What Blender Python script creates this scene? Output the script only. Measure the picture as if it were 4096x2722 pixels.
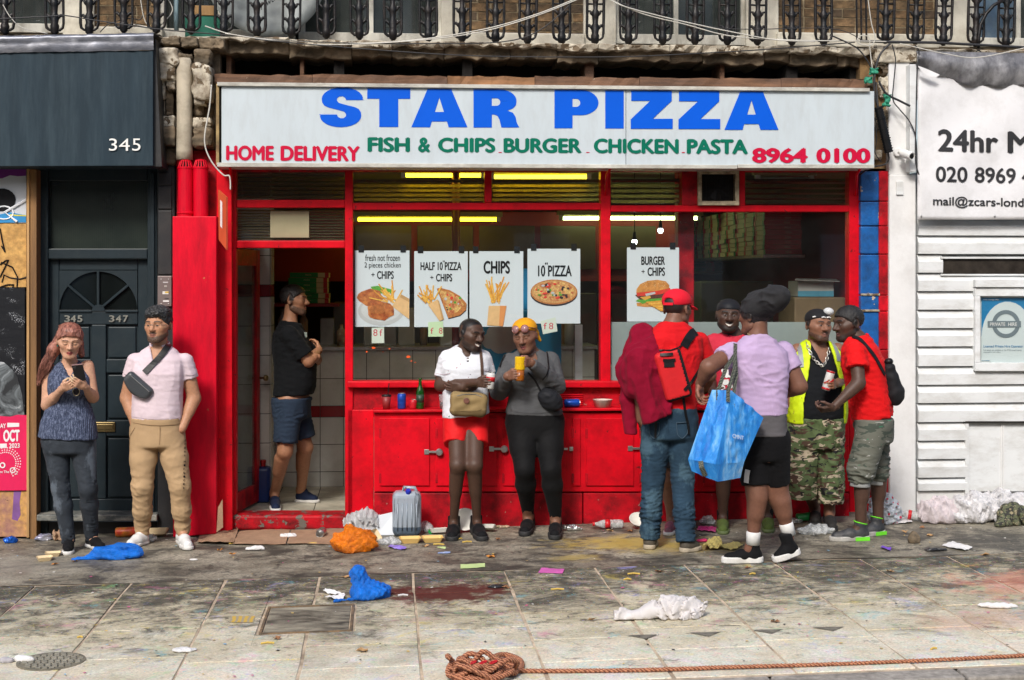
import bpy,math,random
import numpy as np
from mathutils import Vector,Matrix
for o in list(bpy.data.objects):
 bpy.data.objects.remove(o)
sc=bpy.context.scene
col=sc.collection
R=math.radians
rnd=random.Random(7)
# camera
F,CX,HY,PSI,CD,CH,SLOPE=5689.0,2048.0,1114.0,R(5.12),11.1,1.93,0.0148
cam_d=bpy.data.cameras.new('camera')
cam=bpy.data.objects.new('camera',cam_d)
col.objects.link(cam)
cam.location=(0,-CD,CH)
cam.rotation_euler=(R(90),0,-PSI)
cam_d.sensor_fit='HORIZONTAL'
cam_d.sensor_width=36
cam_d.lens=F/4096*36
cam_d.shift_y=-(1361-HY)/4096
cam_d.clip_end=500
sc.camera=cam
# light
SUN_EL,SUN_AZ=R(40),R(202)
w=bpy.data.worlds.new('World')
sc.world=w
w.use_nodes=True
nt=w.node_tree
nt.nodes.clear()
sky=nt.nodes.new('ShaderNodeTexSky')
sky.sky_type='NISHITA'
sky.sun_disc=False
sky.sun_elevation=SUN_EL
sky.sun_rotation=SUN_AZ
sky.air_density=1.0
sky.dust_density=3.0
sky.ozone_density=1.0
bg=nt.nodes.new('ShaderNodeBackground')
bg.inputs[1].default_value=0.1
wo=nt.nodes.new('ShaderNodeOutputWorld')
nt.links.new(sky.outputs[0],bg.inputs[0])
nt.links.new(bg.outputs[0],wo.inputs[0])
sun_d=bpy.data.lights.new('sun','SUN')
sun_d.energy=1.5
sun_d.angle=R(11)
sun_d.color=(1.0,0.97,0.93)
sun=bpy.data.objects.new('sun',sun_d)
col.objects.link(sun)
sdir=Vector((math.sin(SUN_AZ)*math.cos(SUN_EL),math.cos(SUN_AZ)*math.cos(SUN_EL),math.sin(SUN_EL)))
sun.rotation_euler=sdir.to_track_quat('Z','Y').to_euler()
sun.location=(0,-6,12)
sc.view_settings.view_transform='Standard'
sc.view_settings.look='None'
sc.view_settings.exposure=0.9
sc.view_settings.gamma=1.0
sc.view_settings.use_curve_mapping=False
sc.render.engine='CYCLES'
sc.cycles.use_denoising=True
sc.cycles.max_bounces=7
sc.cycles.transparent_max_bounces=12
sc.cycles.caustics_reflective=False
sc.cycles.caustics_refractive=False
sc.cycles.sample_clamp_indirect=6.0
# pixels to places
CFW=Vector((math.sin(PSI),math.cos(PSI),0))
CRT=Vector((math.cos(PSI),-math.sin(PSI),0))
EYE=Vector((0,-CD,CH))
def ray(px,py):
 return CFW+CRT*((px-CX)/F)+Vector((0,0,(HY-py)/F))
def at(px,py,Y):
 d=ray(px,py)
 return EYE+d*((Y+CD)/d.y)
def gnd(px,py,dz=0.0):
 d=ray(px,py)
 t=(SLOPE*EYE.x+dz-EYE.z)/(d.z-SLOPE*d.x)
 return EYE+d*t
def gz(x):
 return SLOPE*x
def proj(p):
 q=Vector(p)-EYE
 k=F/q.dot(CFW)
 return CX+q.dot(CRT)*k,HY-q.z*k
# objects
def tag(o,label=None,cat=None,group=None,kind=None):
 if label:o['label']=label
 if cat:o['category']=cat
 if group:o['group']=group
 if kind:o['kind']=kind
 return o
def empty(name,loc,label=None,cat=None,group=None,kind=None):
 o=bpy.data.objects.new(name,None)
 o.empty_display_size=0.1
 col.objects.link(o)
 o.location=loc
 return tag(o,label,cat,group,kind)
def worg(o):
 v=Vector((0,0,0))
 while o is not None:
  v+=o.location
  o=o.parent
 return v
class G:
 """collects faces in world space"""
 def __init__(s):
  s.v,s.f,s.m,s.cur=[],[],[],0
 def add(s,vs,fs):
  b=len(s.v)
  s.v+=[tuple(v)for v in vs]
  s.f+=[tuple(b+i for i in f)for f in fs]
  s.m+=[s.cur]*len(fs)
  return s
 def mat(s,i):
  s.cur=i
  return s
 def box(s,x0,x1,y0,y1,z0,z1):
  vs=[(x,y,z)for x in(x0,x1)for y in(y0,y1)for z in(z0,z1)]
  return s.add(vs,[(0,1,3,2),(4,6,7,5),(0,4,5,1),(2,3,7,6),(0,2,6,4),(1,5,7,3)])
 def hexa(s,p):
  """front quad p0..p3 (bl, br, tr, tl), back quad p4..p7"""
  return s.add(p,[(0,1,2,3),(5,4,7,6),(4,0,3,7),(1,5,6,2),(3,2,6,7),(4,5,1,0)])
 def pbox(s,px0,py0,px1,py1,Y,depth):
  """box whose front rectangle fills the given photo rectangle at plane Y"""
  a,b=at(px0,py1,Y),at(px1,py1,Y)
  c,d=at(px1,py0,Y),at(px0,py0,Y)
  dv=Vector((0,depth,0))
  return s.hexa([a,b,c,d,a+dv,b+dv,c+dv,d+dv])
 def pquad(s,px0,py0,px1,py1,Y):
  return s.add([at(px0,py1,Y),at(px1,py1,Y),at(px1,py0,Y),at(px0,py0,Y)],[(0,1,2,3)])
 def prism(s,pts,y0,y1):
  """pts: (x, z) polygon counter-clockwise seen from the camera"""
  n=len(pts)
  vs=[(x,y0,z)for x,z in pts]+[(x,y1,z)for x,z in pts]
  fs=[tuple(range(n)),tuple(range(2*n-1,n-1,-1))]
  fs+=[(i+n,(i+1)%n+n,(i+1)%n,i)for i in range(n)]
  return s.add(vs,fs)
 def tube(s,pts,r,seg=8,caps=True,closed=False):
  P=[Vector(p)for p in pts if p is not None]
  n=len(P)
  if n<2:return s
  rr=r if isinstance(r,(list,tuple))else[r]*n
  T=[]
  for i in range(n):
   a=P[i-1]if(i>0 or closed)else P[i]
   b=P[(i+1)%n]if(i<n-1 or closed)else P[i]
   T.append((b-a).normalized()if(b-a).length>1e-9 else Vector((0,0,1)))
  up=Vector((0,0,1))if abs(T[0].z)<.9 else Vector((1,0,0))
  N=(up-T[0]*up.dot(T[0])).normalized()
  vs=[]
  for i in range(n):
   N=N-T[i]*N.dot(T[i])
   N=N.normalized()if N.length>1e-6 else T[i].orthogonal().normalized()
   B=T[i].cross(N)
   for k in range(seg):
    a=2*math.pi*k/seg
    vs.append(P[i]+(N*math.cos(a)+B*math.sin(a))*rr[i])
  fs=[]
  for i in range(n if closed else n-1):
   for k in range(seg):
    a,b=i*seg+k,i*seg+(k+1)%seg
    c,d=((i+1)%n)*seg+(k+1)%seg,((i+1)%n)*seg+k
    fs.append((a,b,c,d))
  if caps and not closed:
   fs.append(tuple(range(seg-1,-1,-1)))
   fs.append(tuple((n-1)*seg+k for k in range(seg)))
  return s.add(vs,fs)
 def lathe(s,prof,o,axis=(0,0,1),seg=16):
  """prof: (radius, height along axis)"""
  ax=Vector(axis).normalized()
  u=ax.orthogonal().normalized()
  v=ax.cross(u)
  o=Vector(o)
  vs=[]
  for r_,h in prof:
   for k in range(seg):
    a=2*math.pi*k/seg
    vs.append(o+ax*h+(u*math.cos(a)+v*math.sin(a))*max(r_,1e-4))
  fs=[]
  for i in range(len(prof)-1):
   for k in range(seg):
    fs.append((i*seg+k,i*seg+(k+1)%seg,(i+1)*seg+(k+1)%seg,(i+1)*seg+k))
  fs.append(tuple(range(seg-1,-1,-1)))
  fs.append(tuple((len(prof)-1)*seg+k for k in range(seg)))
  return s.add(vs,fs)
 def ribbon(s,pts,width,thick,nrm):
  """flat band along pts; nrm: list of face normals or one"""
  P=[Vector(p)for p in pts if p is not None]
  n=len(P)
  if n<2:return s
  vs=[]
  for i in range(n):
   t=(P[min(i+1,n-1)]-P[max(i-1,0)]).normalized()
   nn=Vector(nrm[i]if isinstance(nrm,list)else nrm)
   nn=(nn-t*nn.dot(t)).normalized()
   b=t.cross(nn)
   wd=width[i]if isinstance(width,list)else width
   for sx,sy in((-1,1),(1,1),(1,-1),(-1,-1)):
    vs.append(P[i]+b*(wd/2*sx)+nn*(thick/2*sy))
  fs=[]
  for i in range(n-1):
   for k in range(4):
    fs.append((i*4+k,i*4+(k+1)%4,(i+1)*4+(k+1)%4,(i+1)*4+k))
  fs+=[(3,2,1,0),tuple((n-1)*4+k for k in range(4))]
  return s.add(vs,fs)
 def build(s,name,mats,parent=None,loc=None,smooth=False,bev=0.0,seg=2,tags=None):
  me=bpy.data.meshes.new(name)
  org=worg(parent)if parent is not None else Vector(loc if loc is not None else(0,0,0))
  me.from_pydata([(v[0]-org.x,v[1]-org.y,v[2]-org.z)for v in s.v],[],s.f)
  if not isinstance(mats,(list,tuple)):mats=[mats]
  for m_ in mats:me.materials.append(m_)
  if len(mats)>1:
   me.polygons.foreach_set('material_index',s.m)
  if smooth:
   me.polygons.foreach_set('use_smooth',[True]*len(me.polygons))
  me.update()
  o=bpy.data.objects.new(name,me)
  col.objects.link(o)
  if parent is not None:o.parent=parent
  else:o.location=org
  if bev:
   b=o.modifiers.new('bevel','BEVEL')
   b.width,b.segments,b.limit_method=bev,seg,'ANGLE'
   b.harden_normals=False
  if tags:tag(o,*tags)
  return o
def arr_obj(name,V,Fq,mats,parent=None,loc=None,smooth=True,colors=None,mi=None):
 """object from numpy arrays in world space; quads"""
 org=worg(parent)if parent is not None else Vector(loc if loc is not None else(0,0,0))
 me=bpy.data.meshes.new(name)
 V=np.asarray(V,dtype=np.float32)-np.array(org,dtype=np.float32)
 me.vertices.add(len(V))
 me.vertices.foreach_set('co',V.ravel())
 k=Fq.shape[1]
 me.loops.add(Fq.size)
 me.loops.foreach_set('vertex_index',Fq.ravel().astype(np.int32))
 me.polygons.add(len(Fq))
 me.polygons.foreach_set('loop_start',np.arange(0,Fq.size,k,dtype=np.int32))
 me.polygons.foreach_set('loop_total',np.full(len(Fq),k,dtype=np.int32))
 if not isinstance(mats,(list,tuple)):mats=[mats]
 for m_ in mats:me.materials.append(m_)
 if mi is not None:me.polygons.foreach_set('material_index',mi.astype(np.int32))
 me.polygons.foreach_set('use_smooth',[smooth]*len(Fq))
 me.update(calc_edges=True)
 me.validate()
 if colors is not None:
  ca=me.color_attributes.new('pigment','FLOAT_COLOR','POINT')
  c4=np.ones((len(V),4),dtype=np.float32)
  c4[:,:3]=colors
  ca.data.foreach_set('color',c4.ravel())
 o=bpy.data.objects.new(name,me)
 col.objects.link(o)
 if parent is not None:o.parent=parent
 else:o.location=org
 return o
# materials
def lin(h):
 h=h.lstrip('#')
 c=[int(h[i:i+2],16)/255 for i in(0,2,4)]
 return tuple(x/12.92 if x<=.04045 else((x+.055)/1.055)**2.4 for x in c)
class MB:
 def __init__(s,name):
  s.m=bpy.data.materials.new(name)
  s.m.use_nodes=True
  s.nt=s.m.node_tree
  s.b=s.nt.nodes['Principled BSDF']
  s.tc=s.nt.nodes.new('ShaderNodeTexCoord')
  s.vec=s.tc.outputs['Object']
 def n(s,t,**kw):
  x=s.nt.nodes.new(t)
  for k,v in kw.items():setattr(x,k,v)
  return x
 def l(s,a,b):s.nt.links.new(a,b)
 def mapping(s,scale=(1,1,1),loc=(0,0,0),rot=(0,0,0)):
  m=s.n('ShaderNodeMapping')
  m.inputs['Scale'].default_value=scale
  m.inputs['Location'].default_value=loc
  m.inputs['Rotation'].default_value=rot
  s.l(s.vec,m.inputs['Vector'])
  return m.outputs[0]
 def noise(s,scale=5,detail=6,rough=.6,vec=None,dist=0.0):
  x=s.n('ShaderNodeTexNoise')
  x.inputs['Scale'].default_value=scale
  x.inputs['Detail'].default_value=detail
  x.inputs['Roughness'].default_value=rough
  x.inputs['Distortion'].default_value=dist
  s.l(vec if vec is not None else s.vec,x.inputs['Vector'])
  return x.outputs['Fac']
 def ramp(s,fac,stops,interp='LINEAR'):
  x=s.n('ShaderNodeValToRGB')
  x.color_ramp.interpolation=interp
  e=x.color_ramp.elements
  while len(e)<len(stops):e.new(.5)
  for el,(p,c)in zip(e,stops):
   el.position=p
   el.color=(c,c,c,1)if isinstance(c,(int,float))else(*c,1)
  s.l(fac,x.inputs[0])
  return x.outputs[0]
 def mix(s,fac,a,b,mode='MIX'):
  x=s.n('ShaderNodeMix',data_type='RGBA',blend_type=mode)
  for i,v in((0,fac),(6,a),(7,b)):
   if hasattr(v,'links')or hasattr(v,'is_output'):s.l(v,x.inputs[i])
   elif i==0:x.inputs[0].default_value=v
   else:x.inputs[i].default_value=(*v,1)
  return x.outputs[2]
 def math(s,op,a,b=0.0):
  x=s.n('ShaderNodeMath',operation=op)
  for i,v in((0,a),(1,b)):
   if hasattr(v,'is_output'):s.l(v,x.inputs[i])
   else:x.inputs[i].default_value=v
  return x.outputs[0]
 def bump(s,h,strength=.3,dist=.01):
  x=s.n('ShaderNodeBump')
  x.inputs['Strength'].default_value=strength
  x.inputs['Distance'].default_value=dist
  s.l(h,x.inputs['Height'])
  s.l(x.outputs[0],s.b.inputs['Normal'])
 def set(s,**kw):
  for k,v in kw.items():
   i=s.b.inputs[k.replace('_',' ')]
   if hasattr(v,'is_output'):s.l(v,i)
   elif isinstance(v,tuple)and len(v)==3:i.default_value=(*v,1)
   else:i.default_value=v
  return s
def mat(name,c,rough=.6,var=.12,vs=6.0,dirt=None,dirt_amt=.35,dirt_scale=3.0,bump=0.0,bscale=60.0,metal=0.0,spec=.5,stretch=(1,1,1),chips=None,chip_at=.66,chip_scale=14.0,**kw):
 b=MB(name)
 if isinstance(c,str):c=lin(c)
 v=b.mapping(stretch)
 n1=b.noise(vs,5,.6,v)
 hi=tuple(min(1,x*(1+var))for x in c)
 lo=tuple(x*(1-var)for x in c)
 base=b.ramp(n1,[(.3,lo),(.7,hi)])
 if dirt is not None:
  d=lin(dirt)if isinstance(dirt,str)else dirt
  n2=b.noise(dirt_scale,9,.7,b.mapping(stretch,(3.1,1.7,5.3)))
  f=b.ramp(n2,[(.5-dirt_amt*.12,0),(.5+.28-dirt_amt*.2,dirt_amt)])
  base=b.mix(f,base,d)
 bh=b.noise(bscale,6,.65)
 if chips is not None:
  cc=lin(chips)if isinstance(chips,str)else chips
  n3=b.noise(chip_scale,7,.62,b.mapping((1,1,1),(7.7,2.2,1.1)))
  f=b.ramp(n3,[(chip_at,0),(chip_at+.012,1)])
  base=b.mix(f,base,cc)
  bh=b.math('SUBTRACT',bh,b.math('MULTIPLY',f,1.5))
 b.set(Base_Color=base,Roughness=rough,Metallic=metal)
 b.b.inputs['Specular IOR Level'].default_value=spec
 if bump:b.bump(bh,bump)
 for k,x in kw.items():b.b.inputs[k.replace('_',' ')].default_value=x
 return b.m
def emis(name,c,s):
 b=MB(name)
 b.set(Base_Color=(.8,.8,.8),Emission_Color=c,Emission_Strength=s)
 return b.m
def glass(name,tint=(.9,.95,.93),refl=.10,dirt=.04,rough=.02):
 """thin pane: see-through with a fresnel reflection and a little grime"""
 b=MB(name)
 b.nt.nodes.remove(b.b)
 out=b.nt.nodes['Material Output']
 tr=b.n('ShaderNodeBsdfTransparent')
 tr.inputs[0].default_value=(*tint,1)
 gl=b.n('ShaderNodeBsdfGlossy')
 gl.inputs['Roughness'].default_value=rough
 df=b.n('ShaderNodeBsdfDiffuse')
 df.inputs[0].default_value=(.5,.52,.5,1)
 fr=b.n('ShaderNodeLayerWeight')
 fr.inputs[0].default_value=.5
 fa=b.math('ADD',refl,b.math('MULTIPLY',b.math('POWER',fr.outputs['Facing'],5.0),.9))
 m1=b.n('ShaderNodeMixShader')
 b.l(fa,m1.inputs[0]);b.l(tr.outputs[0],m1.inputs[1]);b.l(gl.outputs[0],m1.inputs[2])
 m2=b.n('ShaderNodeMixShader')
 dn=b.ramp(b.noise(3,8,.7),[(.35,dirt*.3),(.75,dirt*2)])
 b.l(dn,m2.inputs[0]);b.l(m1.outputs[0],m2.inputs[1]);b.l(df.outputs[0],m2.inputs[2])
 b.l(m2.outputs[0],out.inputs[0])
 return b.m
# lettering
def text_mesh(body,name,m_,parent,left,base,height,Y,width=None,bold=0.0,extrude=.001,xs=1.0,align='LEFT',spacing=1.0,rot=0.0):
 """flat lettering in the XZ plane facing the camera; left/base: world x and z; height: capital height in metres"""
 c=bpy.data.curves.new(name,'FONT')
 c.body=body
 c.size=1.0
 c.offset=bold
 c.extrude=0.0
 c.space_character=spacing
 c.resolution_u=4
 t=bpy.data.objects.new(name,c)
 col.objects.link(t)
 dg=bpy.context.evaluated_depsgraph_get()
 me=bpy.data.meshes.new_from_object(t.evaluated_get(dg))
 bpy.data.objects.remove(t)
 n=len(me.vertices)
 co=np.empty(n*3,dtype=np.float32)
 me.vertices.foreach_get('co',co)
 co=co.reshape(-1,3)
 lo,hi=co.min(0),co.max(0)
 cap=0.73
 sy=height/cap
 sx=width/(hi[0]-lo[0])if width else sy*xs
 x=(co[:,0]-lo[0])*sx
 z=co[:,1]*sy
 wd=(hi[0]-lo[0])*sx
 if align=='CENTER':x-=wd/2
 if rot:
  ca,sa=math.cos(rot),math.sin(rot)
  x,z=x*ca-z*sa,x*sa+z*ca
 org=worg(parent)
 V=np.stack([x+left-org.x,np.full(n,Y-org.y),z+base-org.z],1)
 me.vertices.foreach_set('co',V.ravel().astype(np.float32))
 me.materials.clear()
 me.materials.append(m_)
 me.update()
 o=bpy.data.objects.new(name,me)
 col.objects.link(o)
 o.parent=parent
 return o
def ptext(body,name,m_,parent,px,py,hpx,Y,wpx=None,**kw):
 """lettering whose baseline-left corner sits at the photo pixel; sizes in photo pixels"""
 a=at(px,py,Y)
 k=(at(px+100,py,Y)-a).length/100
 return text_mesh(body,name,m_,parent,a.x,a.z,hpx*k,Y,width=wpx*k if wpx else None,**kw)
# signed distance bodies
def _np(v):return np.array(v,dtype=np.float32)
def rcone(p,a,b,ra,rb):
 a,b=_np(a),_np(b)
 ab=b-a
 t=np.clip(((p-a)@ab)/max(float(ab@ab),1e-9),0,1)
 q=p-a-t[:,None]*ab
 return np.sqrt((q*q).sum(1))-(ra+(rb-ra)*t)
def ell(p,c,r,M=None):
 q=p-_np(c)
 if M is not None:q=q@M
 r=_np(r)
 k0=np.sqrt(((q/r)**2).sum(1))+1e-9
 k1=np.sqrt(((q/(r*r))**2).sum(1))+1e-9
 return k0*(k0-1)/k1
def rbox(p,c,h,r,M=None):
 q=p-_np(c)
 if M is not None:q=q@M
 d=np.abs(q)-(_np(h)-r)
 return np.sqrt((np.maximum(d,0)**2).sum(1))+np.minimum(d.max(1),0)-r
def smin(a,b,k):
 h=np.clip(.5+.5*(b-a)/k,0,1)
 return b+(a-b)*h-k*h*(1-h)
def smax(a,b,k):return-smin(-a,-b,k)
def loft(p,secs,k=.03):
 """secs: list of (centre, right vector, half width, half depth, [squareness]) stacked along +Z-ish centres"""
 cs=np.array([s_[0]for s_ in secs],dtype=np.float32)
 z=cs[:,2]
 i=np.clip(np.searchsorted(z,p[:,2])-1,0,len(secs)-2)
 t=np.clip((p[:,2]-z[i])/(z[i+1]-z[i]),0,1)
 ts=t*t*(3-2*t)*.5+t*.5
 c=cs[i]+(cs[i+1]-cs[i])*ts[:,None]
 rt=np.array([s_[1]for s_ in secs],dtype=np.float32)
 r_=rt[i]+(rt[i+1]-rt[i])*ts[:,None]
 r_/=np.sqrt((r_*r_).sum(1))[:,None]
 W=np.array([s_[2]for s_ in secs],dtype=np.float32)
 Dp=np.array([s_[3]for s_ in secs],dtype=np.float32)
 w_=W[i]+(W[i+1]-W[i])*ts
 d_=Dp[i]+(Dp[i+1]-Dp[i])*ts
 q=p-c
 x=q[:,0]*r_[:,0]+q[:,1]*r_[:,1]
 y=-q[:,0]*r_[:,1]+q[:,1]*r_[:,0]
 e=2.5
 k0=((np.abs(x)/w_)**e+(np.abs(y)/d_)**e)**(1/e)+1e-6
 d2=(k0-1)*np.minimum(np.minimum(w_,d_)*1.25,np.sqrt(x*x+y*y)/k0+1e-4)
 dz=np.maximum(z[0]-p[:,2],p[:,2]-z[-1])
 return smax(d2,dz,k)
def sdf_mesh(f,lo,hi,h,slack=1.7):
 """naive surface nets, evaluated only in the blocks near the surface"""
 B=6
 lo,hi=_np(lo),_np(hi)
 n=np.maximum(np.ceil((hi-lo)/(h*B)).astype(int),1)
 bi=np.stack(np.meshgrid(*[np.arange(k)for k in n],indexing='ij'),-1).reshape(-1,3)
 bc=lo+(bi+.5-.5/B)*h*B
 dc=f(bc.astype(np.float32))
 N=n*B
 D=np.repeat(np.repeat(np.repeat(dc.reshape(n),B,0),B,1),B,2).astype(np.float32)
 act=np.where(np.abs(dc)<h*B*.87*slack+h)[0]
 off=np.stack(np.meshgrid(*[np.arange(B)]*3,indexing='ij'),-1).reshape(-1,3)
 gi=(bi[act][:,None,:]*B+off[None]).reshape(-1,3)
 pts=(lo+gi*h).astype(np.float32)
 val=np.concatenate([f(pts[i:i+400000])for i in range(0,len(pts),400000)])if len(pts)else np.zeros(0)
 D[gi[:,0],gi[:,1],gi[:,2]]=val
 S=D<0
 c=np.zeros(tuple(N-1),dtype=np.int8)
 for dx in(0,1):
  for dy in(0,1):
   for dz in(0,1):
    c+=S[dx:N[0]-1+dx,dy:N[1]-1+dy,dz:N[2]-1+dz]
 cells=np.argwhere((c>0)&(c<8))
 idx=np.full(tuple(N-1),-1,dtype=np.int32)
 idx[cells[:,0],cells[:,1],cells[:,2]]=np.arange(len(cells))
 acc=np.zeros((len(cells),3),dtype=np.float32)
 cnt=np.zeros(len(cells),dtype=np.float32)
 cor=[(x,y,z)for x in(0,1)for y in(0,1)for z in(0,1)]
 for a in range(8):
  for b in range(a+1,8):
   A,Bc=np.array(cor[a]),np.array(cor[b])
   if np.abs(A-Bc).sum()!=1:continue
   da=D[cells[:,0]+A[0],cells[:,1]+A[1],cells[:,2]+A[2]]
   db=D[cells[:,0]+Bc[0],cells[:,1]+Bc[1],cells[:,2]+Bc[2]]
   m_=(da<0)!=(db<0)
   t=da[m_]/(da[m_]-db[m_])
   acc[m_]+=A+(Bc-A)*t[:,None]
   cnt[m_]+=1
 V=lo+(cells+acc/np.maximum(cnt,1)[:,None])*h
 Fs=[]
 for ax in range(3):
  u,v=(ax+1)%3,(ax+2)%3
  sl0=[slice(1,N[k]-1)for k in range(3)]
  sl0[ax]=slice(0,N[ax]-1)
  sl1=list(sl0)
  sl1[ax]=slice(1,N[ax])
  ch=S[tuple(sl0)]!=S[tuple(sl1)]
  e=np.argwhere(ch)
  if not len(e):continue
  e=e+np.array([1 if k!=ax else 0 for k in range(3)])
  ins=S[e[:,0],e[:,1],e[:,2]]
  def cell(du,dv):
   q=e.copy()
   q[:,u]-=du
   q[:,v]-=dv
   return idx[q[:,0],q[:,1],q[:,2]]
  q=np.stack([cell(1,1),cell(0,1),cell(0,0),cell(1,0)],1)
  q[~ins]=q[~ins][:,::-1]
  Fs.append(q[(q>=0).all(1)])
 return V,np.concatenate(Fs)if Fs else np.zeros((0,4),dtype=np.int32)
def vnormals(V,Fq):
 a=V[Fq[:,2]]-V[Fq[:,0]]
 b=V[Fq[:,3]]-V[Fq[:,1]]
 n=np.cross(a,b)
 N=np.zeros_like(V)
 for k in range(4):np.add.at(N,Fq[:,k],n)
 return N/(np.sqrt((N*N).sum(1))[:,None]+1e-9)
def relax(V,Fq,it=2,lam=.5):
 E=np.concatenate([Fq[:,[k,(k+1)%4]]for k in range(4)])
 for _ in range(it):
  s_=np.zeros_like(V)
  n=np.zeros(len(V),dtype=np.float32)
  np.add.at(s_,E[:,0],V[E[:,1]])
  np.add.at(n,E[:,0],1)
  V=V+lam*(s_/np.maximum(n,1)[:,None]-V)
 return V
def wob(p,seed,freq,n=7,aniso=(1,1,1)):
 """smooth pseudo-noise in about [-1, 1]"""
 g=np.random.RandomState(seed)
 k=g.normal(size=(n,3))*freq*_np(aniso)
 ph=g.uniform(0,6.28,n)
 return np.sin(p@k.T.astype(np.float32)+ph).sum(1)/math.sqrt(n)
def folds(p,seed,freq,aniso=(1,1,1)):
 """cloth-like creases: warped ridges"""
 q=p+.35/freq*np.stack([wob(p,seed+i,freq*.6)for i in range(3)],1)
 a=wob(q,seed+5,freq,4,aniso)
 b=wob(q,seed+11,freq*2.1,4,aniso)
 m=np.clip(.55+.7*wob(p,seed+17,freq*.35),.1,1.2)
 return m*((1-2*np.abs(np.tanh(a*1.3)))+.45*(1-2*np.abs(np.tanh(b*1.3))))
def crumple(p,seed,freq,n=5):
 """creased film: summed triangle waves, flat facets between sharp folds"""
 g=np.random.RandomState(seed)
 out=0
 for o in(1,2.4):
  k=g.normal(size=(n,3))*freq*o
  ph=g.uniform(0,6.28,n)
  out=out+(np.arcsin(np.sin(p@k.T.astype(np.float32)+ph))*.6366).sum(1)/math.sqrt(n)/o
 return out
def march(px,py,f,start=6.0,off=0.0):
 """first point of the body f seen through a photo pixel, lifted by off towards the eye"""
 d=ray(px,py).normalized()
 t=start
 for _ in range(120):
  q=EYE+d*t
  v=float(f(_np([q]))[0])
  if v<.0015:break
  t+=max(v*.7,.001)
  if t>16:return None
 return EYE+d*(t-off)
# helpers for printed / fitted pieces
def fit_text(body,name,m_,parent,x0,t0,b0,x1,t1,b1,Y,bold=0.0,lift=0.0,spacing=1.0,mapf=None):
 """lettering stretched into a photo quad (left x, top, bottom; right x, top, bottom) on plane Y"""
 c=bpy.data.curves.new(name,'FONT')
 c.body=body
 c.offset=0
 c.space_character=spacing
 c.resolution_u=4
 t=bpy.data.objects.new(name,c)
 col.objects.link(t)
 dg=bpy.context.evaluated_depsgraph_get()
 me=bpy.data.meshes.new_from_object(t.evaluated_get(dg))
 bpy.data.objects.remove(t)
 n=len(me.vertices)
 co=np.empty(n*3,dtype=np.float32)
 me.vertices.foreach_get('co',co)
 co=co.reshape(-1,3)
 sh=bold
 if sh:
  fc=[tuple(q.vertices)for q in me.polygons]
  cps=[(0,0),(-sh,0),(sh,0),(0,sh*.7),(0,-sh*.7)]
  me=bpy.data.meshes.new(name)
  me.from_pydata([(0,0,0)]*(n*5),[],[tuple(v+n*k for v in f)for k in range(5)for f in fc])
  co=np.concatenate([co+np.array((dx,dy,0))for dx,dy in cps])
  n*=5
 lo,hi=co.min(0),co.max(0)
 u=(co[:,0]-lo[0])/max(hi[0]-lo[0],1e-6)
 v=(co[:,1]-lo[1])/max(hi[1]-lo[1],1e-6)
 org=worg(parent)
 V=[]
 for a,b in zip(u,v):
  x=x0+(x1-x0)*a
  tp,bt=t0+(t1-t0)*a,b0+(b1-b0)*a
  y=bt+(tp-bt)*b
  p=mapf(x,y)if mapf else at(x,y,Y)
  V.append((p.x-org.x,p.y-org.y-lift-(len(V)*5//n)*.00025*(sh>0),p.z-org.z))
 me.vertices.foreach_set('co',np.array(V,dtype=np.float32).ravel())
 me.materials.clear()
 me.materials.append(m_)
 me.update()
 o=bpy.data.objects.new(name,me)
 col.objects.link(o)
 o.parent=parent
 return o
def pflat(name,pts,Y,m_,parent,thick=.0012,mapf=None):
 """thin printed shape from a photo outline"""
 P=[mapf(x,y)if mapf else at(x,y,Y)for x,y in pts]
 ar=sum(P[i].x*P[(i+1)%len(P)].z-P[(i+1)%len(P)].x*P[i].z for i in range(len(P)))
 if ar<0:P=P[::-1]
 g=G()
 n=len(P)
 g.add(P+[p+Vector((0,thick,0))for p in P],[tuple(range(n)),tuple(range(2*n-1,n-1,-1))]+[(i+n,(i+1)%n+n,(i+1)%n,i)for i in range(n)])
 return g.build(name,m_,parent)
def circ(cx,cy,rx,ry=None,n=20,a0=0,a1=360,jit=0,seed=1):
 g=random.Random(seed)
 ry=ry or rx
 full=abs(a1-a0)>=360
 k=n if full else n+1
 return[(cx+rx*(1+g.uniform(-jit,jit))*math.cos(R(a0+(a1-a0)*i/n)),cy-ry*(1+g.uniform(-jit,jit))*math.sin(R(a0+(a1-a0)*i/n)))for i in range(k)]
def simple_box(name,px0,py0,px1,py1,Y,depth,m_,parent,bev=.004):
 return G().pbox(px0,py0,px1,py1,Y,depth).build(name,m_,parent,bev=bev)
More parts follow.
